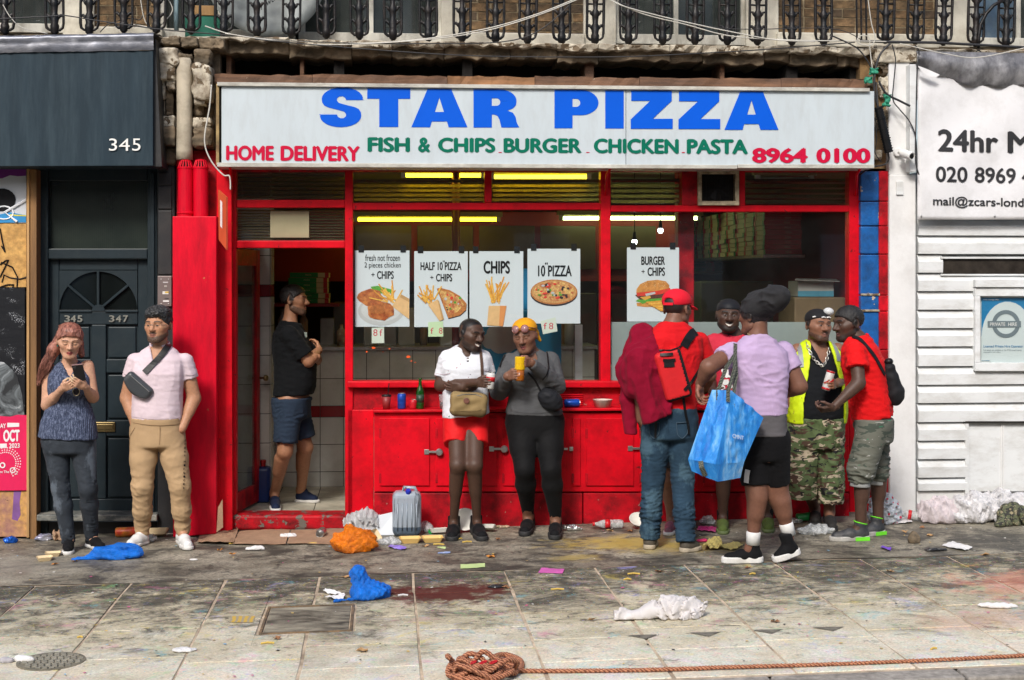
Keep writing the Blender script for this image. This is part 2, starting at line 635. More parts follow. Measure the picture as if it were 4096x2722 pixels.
# materials of the place
def m_slab():
 b=MB('paving')
 info=b.n('ShaderNodeObjectInfo')
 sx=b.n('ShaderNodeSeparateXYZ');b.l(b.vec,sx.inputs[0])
 base=b.ramp(b.noise(3.2,10,.72),[(.25,(.33,.285,.18)),(.5,(.56,.495,.345)),(.72,(.74,.665,.49))])
 base=b.mix(1.0,base,b.ramp(info.outputs['Random'],[(0,.85),(1,1.1)]),'MULTIPLY')
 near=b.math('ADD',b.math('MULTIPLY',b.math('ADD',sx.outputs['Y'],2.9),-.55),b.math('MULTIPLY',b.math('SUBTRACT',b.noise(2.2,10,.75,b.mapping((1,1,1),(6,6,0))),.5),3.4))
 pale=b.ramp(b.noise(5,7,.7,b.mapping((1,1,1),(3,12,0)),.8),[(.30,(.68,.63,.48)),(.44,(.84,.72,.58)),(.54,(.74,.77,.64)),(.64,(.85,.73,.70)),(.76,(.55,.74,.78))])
 base=b.mix(b.ramp(near,[(.0,0),(.9,.92)]),base,pale)  # paler towards the kerb: paint powder, plus light falloff put into the colour
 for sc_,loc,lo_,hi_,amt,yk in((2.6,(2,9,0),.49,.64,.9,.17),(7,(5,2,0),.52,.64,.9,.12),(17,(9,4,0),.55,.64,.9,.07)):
  st=b.math('ADD',b.noise(sc_,10,.76,b.mapping((.8,1,1),loc),.6),b.math('MULTIPLY',b.math('ADD',sx.outputs['Y'],3.0),yk*.6))  # blotches thicken towards the wall: grime, and shade there put into the colour
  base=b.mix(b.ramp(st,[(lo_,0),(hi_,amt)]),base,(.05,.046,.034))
 base=b.mix(b.ramp(b.noise(75,3,.7),[(.38,.3),(.6,0)]),base,(.12,.11,.09))
 for i,(c,loc)in enumerate((((.10,.48,.56),(11,4,0)),((.75,.6,.08),(1,15,0)),((.68,.22,.36),(21,8,0)),((.25,.55,.22),(31,2,0)),((.30,.30,.65),(8,31,0)))):
  pn=b.noise(3.6,10,.8,b.mapping((1,1,1),loc),.5)
  base=b.mix(b.ramp(pn,[(.575,0),(.70,.62)]),base,c)
  base=b.mix(b.ramp(b.noise(46,3,.6,b.mapping((1,1,1),loc)),[(.68,0),(.71,.8)]),base,c)
 for cx,cy,rx,ry,c,amt in((4.1,-2.75,.75,.5,(.70,.22,.14),.42),(.40,-2.4,.42,.30,(.085,.014,.010),.96),(3.4,-3.55,.5,.3,(.6,.15,.1),.2)):
  mp=b.n('ShaderNodeMapping',vector_type='TEXTURE')
  mp.inputs['Location'].default_value=(cx,cy,0)
  mp.inputs['Scale'].default_value=(rx,ry,5)
  b.l(b.vec,mp.inputs[0])
  ln=b.n('ShaderNodeVectorMath',operation='LENGTH')
  b.l(mp.outputs[0],ln.inputs[0])
  nn=b.noise(5,9,.75,b.mapping((1,1,1),(cx,3,0)))
  f=b.math('SUBTRACT',1.0,b.math('ADD',ln.outputs['Value'],b.math('MULTIPLY',b.math('SUBTRACT',nn,.5),3.6)))
  base=b.mix(b.ramp(f,[(.0,0),(.45,amt)]),base,c)
 b.set(Base_Color=base,Roughness=.75)
 b.b.inputs['Specular IOR Level'].default_value=.3
 b.bump(b.math('ADD',b.math('MULTIPLY',b.noise(90,5,.7),.5),b.noise(14,6,.6)),.35,.006)
 return b.m
def m_strip():
 b=MB('mastic_asphalt')
 n1=b.noise(2.6,11,.76,b.mapping((.9,1,1)),.3)
 base=b.ramp(n1,[(.3,(.10,.088,.064)),(.43,(.23,.205,.15)),(.55,(.36,.325,.245)),(.72,(.55,.49,.375))])
 for sc_,loc,lo_,hi_ in((2.4,(3,3,0),.48,.58),(8,(7,1,0),.53,.61)):
  base=b.mix(b.ramp(b.noise(sc_,10,.76,b.mapping((.8,1,1),loc),.6),[(lo_,0),(hi_,.88)]),base,(.04,.036,.028))
 fine=b.noise(60,4,.7)
 base=b.mix(b.ramp(fine,[(.4,.5),(.6,0)]),base,(.05,.046,.04))
 for cx,cy,rx,ry,c,amt in((1.75,-.95,.7,.35,(.55,.4,.08),.7),(1.3,-1.45,.25,.16,(.5,.38,.12),.6),(2.1,-1.2,.6,.3,(.5,.37,.1),.5),(-2.6,-1.1,1.0,.6,(.3,.28,.23),.5)):
  mp=b.n('ShaderNodeMapping',vector_type='TEXTURE')
  mp.inputs['Location'].default_value=(cx,cy,0)
  mp.inputs['Scale'].default_value=(rx,ry,5)
  b.l(b.vec,mp.inputs[0])
  ln=b.n('ShaderNodeVectorMath',operation='LENGTH')
  b.l(mp.outputs[0],ln.inputs[0])
  nn=b.noise(7,9,.75,b.mapping((1,1.5,1),(cx,cy,0)))
  f=b.math('SUBTRACT',1.0,b.math('ADD',ln.outputs['Value'],b.math('MULTIPLY',b.math('SUBTRACT',nn,.5),3.4)))
  base=b.mix(b.ramp(f,[(.1,0),(.7,amt)]),base,c)
 sp=b.noise(38,2,.6,b.mapping((1,1,1),(4,4,0)))
 base=b.mix(b.ramp(sp,[(.69,0),(.71,.7)]),base,(.42,.36,.25))
 b.set(Base_Color=base,Roughness=b.ramp(n1,[(.3,.45),(.65,.8)]))
 b.bump(b.math('ADD',b.math('MULTIPLY',b.noise(120,4,.7),.5),b.noise(10,6,.6)),.4,.006)
 return b.m
M={}
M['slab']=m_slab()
M['strip']=m_strip()
M['mortar']=mat('mortar',(.58,.46,.33),.9,.25,8,(.16,.12,.085),.7,5,.3)
M['road']=mat('road_asphalt',(.055,.053,.05),.85,.3,20,'#8a8068',.4,3,.5)
M['kerb']=mat('kerb_granite',(.33,.3,.26),.8,.3,30,'#3a332b',.5,5,.3)
M['red']=mat('red_gloss_paint',(.66,.0025,.013),.42,.10,3,(.20,.004,.007),.55,4.5,.08,25,0,.2,chips=(.12,.012,.012),chip_at=.665,chip_scale=20)
M['red_old']=mat('red_worn_paint',(.50,.004,.013),.5,.2,5,(.08,.006,.008),.75,7,.2,30,0,.2,chips=(.30,.25,.2),chip_at=.685,chip_scale=22)
M['red_bright']=mat('red_new_paint',(.70,.002,.021),.45,.10,2,(.22,.002,.010),.6,2.2,.14,18,0,.2,stretch=(2.5,1,.5),chips=(.55,.12,.06),chip_at=.71,chip_scale=9)
M['red_scuffed']=mat('red_scuffed_paint',(.46,.004,.012),.55,.2,5,(.03,.01,.01),.8,6,.3,30,0,.2,chips=(.14,.12,.1),chip_at=.57,chip_scale=13)
M['blue_old']=mat('blue_peeling_paint',(.006,.10,.34),.4,.25,6,(.01,.03,.08),.6,9,.5,24,chips=(.5,.42,.33),chip_at=.64,chip_scale=9)
M['white_wall']=mat('white_painted_render',(.72,.72,.71),.6,.05,4,(.34,.31,.27),.30,3.5,.12,40,chips=(.3,.26,.2),chip_at=.73,chip_scale=10)
M['white_board']=mat('white_cladding',(.70,.72,.72),.5,.05,3,(.30,.27,.22),.45,6,.08,40,stretch=(.5,1,1.2),spec=.3,chips=(.3,.27,.22),chip_at=.74,chip_scale=9)
M['grey_paint']=mat('slate_grey_paint',(.013,.023,.029),.45,.12,4,(.05,.06,.06),.25,6,.06,30,0,.3)
M['grey_fascia']=mat('slate_grey_fascia',(.017,.032,.044),.55,.16,2.5,(.045,.07,.085),.5,4,.05,40,0,.18,stretch=(3,1,.35))
M['dark_paint']=mat('charcoal_paint',(.010,.011,.013),.55,.2,5,(.06,.05,.04),.35,6,.15,30)
M['lead']=mat('lead_flashing',(.16,.17,.2),.42,.35,5,(.5,.5,.52),.5,8,.3,12,metal=.6,stretch=(.6,1,2))
M['steel']=mat('brushed_steel',(.5,.5,.48),.35,.15,20,(.2,.17,.12),.4,10,metal=.9)
M['brass']=mat('tarnished_brass',(.22,.16,.07),.4,.25,20,metal=.8)
M['iron']=mat('black_cast_iron',(.006,.0065,.0075),.38,.3,15,(.05,.03,.02),.4,12,.4,50,0,.3)
M['sign_white']=mat('sign_acrylic',(.52,.585,.615),.35,.03,2,(.35,.36,.35),.28,7,0,stretch=(2,1,.5))
M['alu_old']=mat('weathered_alu_trim',(.52,.51,.45),.5,.2,9,(.16,.13,.1),.6,14,.2,40,stretch=(.4,1,1))
M['letter_blue']=mat('sign_blue',(.0,.095,.62),.5,.04,3,spec=.15)
M['letter_green']=mat('sign_green',(.0,.14,.085),.5,.1,9,spec=.15)
M['letter_red']=mat('sign_red',(.52,.004,.04),.5,.05,3,spec=.15)
M['black']=mat('black_plastic',(.008,.008,.009),.45,.2,10,spec=.25)
M['ink']=mat('black_print',(.008,.008,.01),.6,.05,3,spec=.15)
M['void']=mat('near_black_timber',(.012,.01,.008),.9,.4,8,bump=.4)  # near-black, used in gaps, recess backs and old joists
M['timber']=mat('rotten_timber',(.17,.085,.045),.8,.45,7,(.04,.025,.018),.7,6,.6,20,stretch=(.25,1,2),chips=(.36,.28,.2),chip_at=.68,chip_scale=26)
M['pine']=mat('sawn_pine',(.46,.27,.105),.7,.25,5,(.18,.09,.03),.5,8,.2,20,stretch=(3,1,.15))
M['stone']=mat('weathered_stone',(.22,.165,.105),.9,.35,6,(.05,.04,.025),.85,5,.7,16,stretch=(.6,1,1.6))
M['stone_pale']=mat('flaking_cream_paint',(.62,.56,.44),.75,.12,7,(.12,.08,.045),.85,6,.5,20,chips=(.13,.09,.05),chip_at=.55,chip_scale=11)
M['cream_pipe']=mat('cream_render_pipe',(.52,.46,.35),.8,.12,6,(.1,.07,.045),.6,3,.3,30)
M['brick']=mat('stock_brick',(.135,.085,.042),.9,.45,12,(.03,.024,.016),.7,7,.6,40)
M['brick_mortar']=mat('lime_mortar',(.36,.29,.18),.95,.3,20,(.08,.06,.035),.6,6,.5,60)
M['cream']=mat('cream_render',(.72,.68,.56),.75,.07,5,(.3,.25,.17),.5,5,.5,25)
M['sash']=mat('flaking_sash_paint',(.68,.66,.57),.6,.15,8,(.2,.17,.12),.6,8,.3,30,stretch=(1,1,.4))
M['glass']=glass('window_glass',(.93,.96,.94),.06,.01)
M['glass_dark']=glass('upper_window_glass',(.5,.55,.52),.12,.06)
M['dusty']=mat('dusty_curtain',(.05,.062,.06),.8,.4,2,(.14,.15,.14),.5,3)
M['paper']=mat('poster_paper',(.64,.69,.74),.6,.02,3)
M['card']=mat('corrugated_card',(.40,.25,.155),.85,.18,5,(.16,.1,.06),.5,5,.3,30)
M['osb']=mat('osb_board',(.56,.32,.095),.75,.35,22,(.3,.14,.035),.6,14,.3,40)
M['tile']=mat('cream_wall_tile',(.58,.57,.52),.22,.06,2,(.25,.22,.16),.35,5)
M['tile_red']=mat('red_wall_tile',(.26,.008,.012),.25,.1,3)
M['grout']=mat('dark_grout',(.045,.04,.035),.9,.3,9)
M['floor_tile']=mat('worn_floor_tile',(.50,.46,.36),.4,.2,4,(.1,.085,.06),.6,4)
M['inner_red']=mat('interior_red',(.24,.012,.014),.6,.2,2)
M['inner_dark']=mat('interior_brown',(.10,.075,.045),.7,.3,2)
M['ceiling']=mat('interior_ceiling',(.34,.3,.17),.7,.15,2)
M['tube_yellow']=emis('yellow_tube',(1.0,.72,.018),6.0)
M['tube_green']=emis('greenish_tube',(.80,1.0,.42),8.0)
M['bulb']=emis('cold_bulb',(.85,1.0,.95),8.0)
M['louvre']=mat('aluminium_louvre',(.6,.52,.34),.22,.15,6,(.25,.2,.1),.4,9,metal=.9,stretch=(.3,1,1))
M['banner']=mat('vinyl_banner',(.72,.72,.73),.5,.03,3,(.4,.39,.37),.35,5,.2,9)
M['tarp']=mat('grey_tarp',(.11,.11,.12),.45,.45,4,(.42,.42,.43),.6,5,.4,9,stretch=(1.6,1,1))
M['frost']=None
# ground
pv=empty('pavement',(0,0,0),kind='structure')
XL,XR=-9.0,12.0
Y_STRIP,Y_KERB=-1.78,-4.42
def gsheet(x0,x1,y0,y1,dz,nx=1,ny=1):
 V,Fc=[],[]
 for j in range(ny+1):
  for i in range(nx+1):
   x,y=x0+(x1-x0)*i/nx,y0+(y1-y0)*j/ny
   V.append((x,y,gz(x)+dz))
 for j in range(ny):
  for i in range(nx):
   a=j*(nx+1)+i
   Fc.append((a,a+1,a+nx+2,a+nx+1))
 return V,Fc
g=G();g.add(*gsheet(XL,XR,Y_KERB,1.2,-.0055));g.build('mortar_bed',M['mortar'],pv)
V,Fc=gsheet(XL,XR,Y_STRIP,.9,-.001,160,24)
V=[(x,y+(.012*math.sin(x*5)+.008*math.sin(x*13)if abs(y-Y_STRIP)<.01 else 0),z+.003*math.sin(x*2.3+y*3)*math.sin(y*2.1))for x,y,z in V]
g=G();g.add(V,Fc);g.build('asphalt_strip',M['strip'],pv,smooth=True)
cx0=gnd(1650,2300).x
cover=(gnd(1055,2425),gnd(1412,2535))
COV=(gnd(1055,2480).x-.0,gnd(1412,2480).x,gnd(1200,2532).y,gnd(1200,2425).y)
rs=random.Random(3)
for ci in range(-9,12):
 xa,xb=cx0+ci*.6+.008,cx0+(ci+1)*.6-.008
 y=Y_STRIP-.012
 first=rs.uniform(.25,.62)
 while y>Y_KERB+.08:
  ln=first if first else rs.choice((.45,.6,.6,.75,.9))
  first=None
  y2=max(y-ln,Y_KERB+.02)
  if y2-(Y_KERB+.02)<.15:y2=Y_KERB+.02
  a=[rs.uniform(-.0025,.0025)for _ in range(4)]
  jx=[rs.uniform(-.005,.005)for _ in range(4)]
  rects=[(xa,xb,y2+.008,y-.008)]
  for x0_,x1_,y0_,y1_ in rects:
   ov=x1_>COV[0]and x0_<COV[1]and y1_>COV[2]and y0_<COV[3]
   pieces=[(x0_,x1_,y0_,y1_)]
   if ov:
    pieces=[]
    if COV[0]-.01>x0_:pieces.append((x0_,COV[0]-.015,y0_,y1_))
    if COV[1]+.01<x1_:pieces.append((COV[1]+.015,x1_,y0_,y1_))
    m0,m1=max(x0_,COV[0]-.015),min(x1_,COV[1]+.015)
    if y0_<COV[2]-.02:pieces.append((m0,m1,y0_,COV[2]-.015))
    if y1_>COV[3]+.02:pieces.append((m0,m1,COV[3]+.015,y1_))
   for q in pieces:
    if q[1]-q[0]<.04 or q[3]-q[2]<.04:continue
    c4=[(q[0]+jx[0],q[2]),(q[1]+jx[1],q[2]),(q[1]+jx[2],q[3]),(q[0]+jx[3],q[3])]
    top=[(x_,y_,gz(x_)+a[k])for k,(x_,y_)in enumerate(c4)]
    bot=[(x_,y_,gz(x_)-.05)for x_,y_ in c4]
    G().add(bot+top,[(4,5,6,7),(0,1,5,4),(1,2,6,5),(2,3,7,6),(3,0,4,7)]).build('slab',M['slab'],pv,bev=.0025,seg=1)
  y=y2
ic=empty('inspection_cover',(COV[0],COV[2],0),'square slab-filled inspection cover with a dark stain and steel edge','cover')
x0,x1,y0,y1=COV
zc=gz((x0+x1)/2)
g=G()
for q in((x0,x1,y0,y0+.014),(x0,x1,y1-.014,y1),(x0,x0+.014,y0+.014,y1-.014),(x1-.014,x1,y0+.014,y1-.014)):
 g.hexa([Vector((x,y,gz(x)+d))for d in(-.03,.004)for x,y in((q[0],q[2]),(q[1],q[2]),(q[1],q[3]),(q[0],q[3]))])
g.build('steel_edge',mat('rusted_edge',(.10,.075,.05),.7,.4,15,(.4,.25,.12),.6,9),ic)
G().hexa([Vector((x,y,gz(x)-d))for d in(.04,.0015)for x,y in((x0+.02,y0+.02),(x1-.02,y0+.02),(x1-.02,y1-.02),(x0+.02,y1-.02))]).build('filling',mat('stained_filling',(.30,.27,.2),.7,.5,6,(.04,.034,.024),.95,5,.3,60,stretch=(.6,1.6,1)),ic,bev=.004)
dc=gnd(205,2648)
mh=empty('drain_cover',dc,'round cast iron drain cover set in a pale square','cover')
g=G();g.lathe([(.17,-.02),(.17,.006),(.155,.007),(.15,.003),(.0,.003)],dc,seg=32);g.build('ring',mat('dusty_iron',(.13,.12,.09),.7,.3,20,(.3,.26,.18),.6,9),mh)
ir=mat('worn_iron',(.30,.28,.22),.6,.3,20,(.05,.05,.04),.5,8,.3)
for i in range(-4,5):
 for j in range(-4,5):
  if math.hypot(i,j)<4.3:
   c_=dc+Vector((i*.033+(j%2)*.008,j*.033,0))
   G().box(c_.x-.012,c_.x+.012,c_.y-.012,c_.y+.012,c_.z+.002,c_.z+.009).build('stud',ir,mh)
for px in(2575,2825,3075,3320):
 p_=gnd(px,2548-(px-2575)*.042)
 g=G();g.add([p_+Vector((-.09,.03,.004)),p_+Vector((.0,-.06,.004)),p_+Vector((.09,.03,.004))],[(0,1,2)])
 g.build('slab_inset',mat('dark_inset',(.17,.155,.12),.7,.4,20),pv)
p0=[gnd(*q)for q in((915,2493),(1015,2493),(1020,2468),(925,2468))]
g=G();g.add([p+Vector((0,0,.0045))for p in p0],[(0,1,2,3)])
yb=MB('worn_yellow_paint');wv=yb.n('ShaderNodeTexWave');wv.inputs['Scale'].default_value=9;wv.inputs['Distortion'].default_value=2
yb.l(yb.vec,wv.inputs[0]);yb.set(Base_Color=yb.ramp(wv.outputs['Fac'],[(.3,(.35,.3,.2)),(.45,(.55,.36,.07))]),Roughness=.8)
g.build('paint_patch',yb.m,pv)
kb=empty('kerb',(0,0,0),kind='structure')
for i in range(-10,14):
 xa,xb=i*.92,i*.92+.91
 g=G();g.hexa([Vector(q)for q in((xa,Y_KERB-.15,gz(xa)-.13),(xb,Y_KERB-.15,gz(xb)-.13),(xb,Y_KERB-.15,gz(xb)-.004),(xa,Y_KERB-.15,gz(xa)-.004),(xa,Y_KERB,gz(xa)-.13),(xb,Y_KERB,gz(xb)-.13),(xb,Y_KERB,gz(xb)-.002),(xa,Y_KERB,gz(xa)-.002))])
 g.build('kerb_stone',M['kerb'],kb,bev=.012)
g=G();g.add(*gsheet(-60,60,-16,Y_KERB-.15,-.115));rd=g.build('road',M['road']);rd['kind']='structure'
g=G();g.add(*gsheet(-60,60,-19.5,-16,-.0));rd=g.build('far_pavement',M['kerb']);rd['kind']='structure'
ot=empty('opposite_terrace',(0,-19.5,0),'brick terrace across the road reflected in the shop glass','building')
G().box(-30,30,-27,-19.5,-.5,9.0).build('wall',mat('far_brick',(.2,.13,.08),.9,.3,4),ot)
for i in range(-8,9):
 for z in(1.2,4.3,7.0):
  G().box(i*3.4-.6,i*3.4+.6,-19.5,-19.42,z,z+1.7).build('window',mat('far_window',(.55,.57,.58),.3,.1),ot)
# upper storey
YU=.55
up=empty('terrace_upper_storey',at(2048,180,YU),'brown brick upper storey with cream window surrounds behind the balcony rails','building')
ZT=4.9
def up_box(name,px0,px1,py1,Y,depth,m_,top=ZT,bev=.004,py0=None):
 a,b=at(px0,py1,Y),at(px1,py1,Y)
 zt=at(px0,py0,Y).z if py0 is not None else top
 return G().box(a.x,b.x,Y,Y+depth,a.z,zt).build(name,m_,up,bev=bev)
bk=random.Random(11)
proto={}
def brick_mesh(L,k):
 key=(round(L,3),k)
 if key not in proto:
  g_=G();g_.box(-L/2,L/2,0,.05,-.0325,.0325)
  q=random.Random(k+int(L*1000))
  g_.v=[(x+q.uniform(-.004,.004),y+q.uniform(-.004,.003),z+q.uniform(-.003,.003))for x,y,z in g_.v]
  me=bpy.data.meshes.new('brick');me.from_pydata(g_.v,[],g_.f)
  proto[key]=me
 return proto[key]
bmats=[mat('stock_brick_%d'%i,c,.9,.4,14,(.03,.024,.016),.7,9,.6,50)for i,c in enumerate(((.25,.155,.075),(.18,.115,.058),(.29,.19,.095),(.13,.09,.055)))]
def brick_run(px0,px1,z0=3.78,z1=4.35):
 xa,xb=at(px0,100,YU).x,at(px1,100,YU).x
 G().box(xa,xb,YU-.001,YU+.3,3.5,ZT).build('mortar_face',M['brick_mortar'],up)
 r_=0
 z=z0
 while z<z1:
  x=xa-(.0 if r_%2 else.11)
  while x<xb:
   L=bk.choice((.215,.215,.103))
   a,b_=max(x,xa),min(x+L,xb)
   if b_-a>.03:
    me=brick_mesh(round(b_-a,2),bk.randint(0,3)).copy()if False else brick_mesh(round(b_-a,2),bk.randint(0,5))
    if not me.materials:me.materials.append(bk.choice(bmats))
    o=bpy.data.objects.new('brick',me);col.objects.link(o);o.parent=up
    org=worg(up)
    o.location=Vector(((a+b_)/2,YU-.007,z))-org
   x+=L+.01
  z+=.075
  r_+=1
for a,b_ in((375,640),(1855,2335),(3110,3760),(-350,-120)):
 brick_run(a,b_)
for a,b_ in((250,375),(1765,1860),(2335,2465),(2985,3115),(3750,3880),(-120,-60)):
 up_box('window_surround',a,b_,190,YU-.05,.1,M['cream'],bev=.008)
for a,b_ in((1850,2340),(3110,3760),(375,650)):
 up_box('sill_course',a,b_,185,YU-.09,.1,M['cream'],py0=128 if a>1000 else 105,bev=.012)
def upper_window(x0,x1,mull,base):
 f=up_box('window',x0,x1,base,YU+.06,.03,M['dusty'])
 f['label']='tall sash window with flaking cream frame'
 org=worg(f)
 for a,b_ in((x0,x0+26),(x1-26,x1))+tuple((m-9,m+9)for m in mull):
  p,q=at(a,base,YU+.01),at(b_,base,YU+.01)
  G().box(p.x,q.x,YU+.01,YU+.055,p.z,ZT).build('sash_bar',M['sash'],f,bev=.004)
 p,q=at(x0,base+4,YU),at(x1,base-28,YU)
 G().box(p.x,q.x,YU-.01,YU+.055,p.z,q.z).build('bottom_rail',M['sash'],f,bev=.005)
 p,q=at(x0,base,YU+.035),at(x1,base,YU+.035)
 G().add([(p.x,YU+.035,p.z),(q.x,YU+.035,p.z),(q.x,YU+.035,ZT),(p.x,YU+.035,ZT)],[(0,1,2,3)]).build('pane',M['glass_dark'],f)
upper_window(1195,1770,(1485,),165)
upper_window(2462,2990,(2705,),172)
upper_window(3878,4300,(4075,),185)
upper_window(-70,255,(),125)
upper_window(640,1180,(880,),150)
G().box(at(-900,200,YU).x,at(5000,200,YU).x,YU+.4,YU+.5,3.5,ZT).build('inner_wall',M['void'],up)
blue=mat('blue_lace_curtain',(.22,.34,.62),.7,.3,9,(.6,.65,.75),.5,12)
up_box('curtain',3890,4068,185,YU+.056,.003,blue,bev=0)
up_box('board',740,880,150,YU-.12,.02,mat('green_board',(.006,.16,.1),.6,.2),py0=62)
up_box('plank',775,860,62,YU-.13,.02,M['pine'],py0=22)
ck=random.Random(5)
cor=empty('balcony_ledge',at(2048,200,-.05),'crumbling stone balcony ledge with flaking cream paint','ledge')
def ledge_y(px):return 150+(px-900)*.0145 if px>900 else 140
px=600
while px<4300:
 wd=ck.uniform(90,330)
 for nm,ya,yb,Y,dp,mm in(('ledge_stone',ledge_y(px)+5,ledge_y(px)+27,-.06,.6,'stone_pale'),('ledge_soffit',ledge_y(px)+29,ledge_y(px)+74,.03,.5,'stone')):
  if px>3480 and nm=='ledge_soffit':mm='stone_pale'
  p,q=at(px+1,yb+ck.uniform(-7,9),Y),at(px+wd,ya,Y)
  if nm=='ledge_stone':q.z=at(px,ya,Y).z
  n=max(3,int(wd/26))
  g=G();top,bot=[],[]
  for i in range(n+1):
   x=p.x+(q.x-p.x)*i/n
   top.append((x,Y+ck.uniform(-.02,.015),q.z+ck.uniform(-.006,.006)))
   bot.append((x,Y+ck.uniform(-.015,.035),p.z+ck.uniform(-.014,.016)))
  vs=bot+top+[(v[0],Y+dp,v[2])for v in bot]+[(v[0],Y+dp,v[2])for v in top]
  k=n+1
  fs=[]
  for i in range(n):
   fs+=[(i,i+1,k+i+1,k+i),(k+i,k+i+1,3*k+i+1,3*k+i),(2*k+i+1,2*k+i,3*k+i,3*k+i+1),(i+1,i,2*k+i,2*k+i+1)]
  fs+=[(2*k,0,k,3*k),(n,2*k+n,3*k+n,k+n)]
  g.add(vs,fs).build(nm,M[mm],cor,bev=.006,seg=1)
 px+=wd
G().pbox(400,196,4300,215,.1,.5).build('ledge_core',M['stone'],cor)
G().pbox(-300,138,640,160,.05,.5).build('ledge_core',M['stone'],cor)
vo=empty('broken_fascia_void',at(2100,280,.3),'dark open gap with old joists above the pizza sign','building')
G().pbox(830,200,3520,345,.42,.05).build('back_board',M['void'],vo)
for x,w_ in((1335,42),(1850,40),(2340,36),(2880,18),(3145,46),(3400,40),(1200,16),(905,20)):
 G().pbox(x,205,x+w_,318,.12,.3).build('joist',M['timber']if w_<40 else M['void'],vo,bev=.004)
tb=empty('timber_batten',at(2000,320,-.1),'splintered brown timber batten lying along the top of the sign','timber')
xs=[858,1250,1790,2140,2560,3125,3470]
for i in range(6):
 yo=296+(xs[i]-858)*.0075
 a,b_=at(xs[i],yo+36+(2 if i in(1,4)else 0),-.1),at(xs[i+1]-2,yo+4+.0075*(xs[i+1]-xs[i]),-.1)
 n=14
 g=G()
 vs,fs=[],[]
 for j in range(n+1):
  x=a.x+(b_.x-a.x)*j/n
  zl=a.z+(at(xs[i+1],yo+36+.0075*(xs[i+1]-xs[i]),-.1).z-a.z)*j/n
  zu=at(xs[i],yo,-.1).z+(b_.z-at(xs[i],yo,-.1).z)*j/n
  vs+=[(x,-.10+ck.uniform(-.008,.008),zl),(x,-.10+ck.uniform(-.01,.01),zu+ck.uniform(-.006,.006)),(x,.05,zu),(x,.05,zl)]
 for j in range(n):
  for k in range(4):
   fs.append((j*4+k,(j+1)*4+k,(j+1)*4+(k+1)%4,j*4+(k+1)%4))
 fs+=[(0,1,2,3),(n*4+3,n*4+2,n*4+1,n*4)]
 g.add(vs,fs).build('plank',M['timber']if i!=2 else mat('bare_timber',(.27,.13,.055),.8,.35,5,(.07,.04,.02),.6,6,.4,stretch=(.25,1,2)),tb)
G().pbox(840,318,3500,345,.02,.2).build('packing_board',M['void'],tb)
# balcony railing
rl=empty('balcony_railing',at(2048,175,-.02),'black cast iron balcony railing with leaf-patterned balusters','railing')
BX=[20,219,357,495,625,765,895,1028,1165,1305,1438,1572,1714,1848,1982,2110,2247,2380,2514,2651,2780,2910,3030,3168,3295,3541,3661,3773,3902,4023,4140,-110]
def baluster(px):
 base_y=131 if px<420 else 120+(px-420)*.026 if px<1000 else 139+(px-1000)*.0255
 if px>2050:base_y=168+(px-2050)*.005
 if px>3500:base_y=166+(px-3541)*.035
 Y=-.02+ck.uniform(-.01,.01)
 c=at(px,base_y,Y)
 lean=ck.uniform(-.035,.035)if px<3500 else.055
 def L(x,z,y=0):return(c.x+x+z*lean*.5,Y+y,c.z+z)
 o=G()
 hw,top=.066,.95
 loop=[]
 for sx,cx_,a0 in((-1,-hw,180),):
  pass
 pts=[L(-hw,top)]+[L(-hw,z)for z in(.7,.45,.2,.07)]+[L(-hw*.9,.035),L(-hw*.6,.02),L(0,.015),L(hw*.6,.02),L(hw*.9,.035)]+[L(hw,z)for z in(.07,.2,.45,.7)]+[L(hw,top)]
 o.tube(pts,[.0105+ck.uniform(-.0015,.003)for _ in pts],7)
 o.lathe([(.012,-.02),(.030,.0),(.034,.05),(.026,.07),(.036,.115),(.022,.15),(.027,.2),(.033,.235),(.018,.26),(.021,.31),(.028,.36),(.016,.42),(.02,.5),(.02,.9)],L(0,0),(lean*.5,0,1),9)
 for zz,s_ in((.13,1.0),(.24,.9),(.37,.85),(.50,.8)):
  for sx in(-1,1):
   o.tube([L(sx*.015,zz-.03),L(sx*.034,zz-.012),L(sx*.048*s_,zz+.004),L(sx*.062*s_,zz+.004),L(sx*.068*s_,zz-.010)],[.013,.012,.010,.008,.005],6)
 for zz in(.125,.30):
  o.tube([L(-hw,zz),L(hw,zz)],.008,6)
 o.build('baluster',M['iron'],rl,smooth=True)
for px in BX:baluster(px)
for px in(3428,3446,3466):
 a=at(px,168,-.02)
 G().tube([a,a+Vector((-.012,0,.9))],.008,6).build('baluster',M['iron'],rl)
a,b_=at(-300,0,-.02),at(4400,0,-.02)
G().box(a.x,b_.x,-.045,.005,4.68,4.74).build('handrail',M['iron'],rl)
br=[at(x,y,-.06)for x,y in((4010,4),(3975,22),(3945,55),(3922,100),(3914,150),(3914,195))]
G().tube(br,.014,7).tube([at(3914+14*math.cos(t*.52),218+14*math.sin(t*.52),-.07)for t in range(12)],.004,5,closed=True).build('bracket',M['iron'],rl,smooth=True)
sd=empty('satellite_dish',at(1060,60,.32),'large pale grey satellite dish behind the railing','dish')
cd=at(1060,-70,.32)
k=1/500
G().lathe([(0,.0),(.2,.012),(.38,.05),(.46,.085),(.462,.092),(.38,.06),(.2,.02),(.0,.006)][::-1],cd,(0.15,-1,.1),40).build('bowl',mat('grey_dish',(.30,.33,.32),.5,.08,4,(.15,.15,.13),.4,5),sd,smooth=True)
fit_text('rrwo','lettering',M['ink'],sd,1045,22,42,1100,-14,4,.2,bold=.0)
G().tube([at(706,-80,.1),at(704,60,.1),at(706,122,.1)],.018,8).build('waste_pipe',mat('pale_blue_pipe',(.2,.3,.33),.5,.2),up,smooth=True)
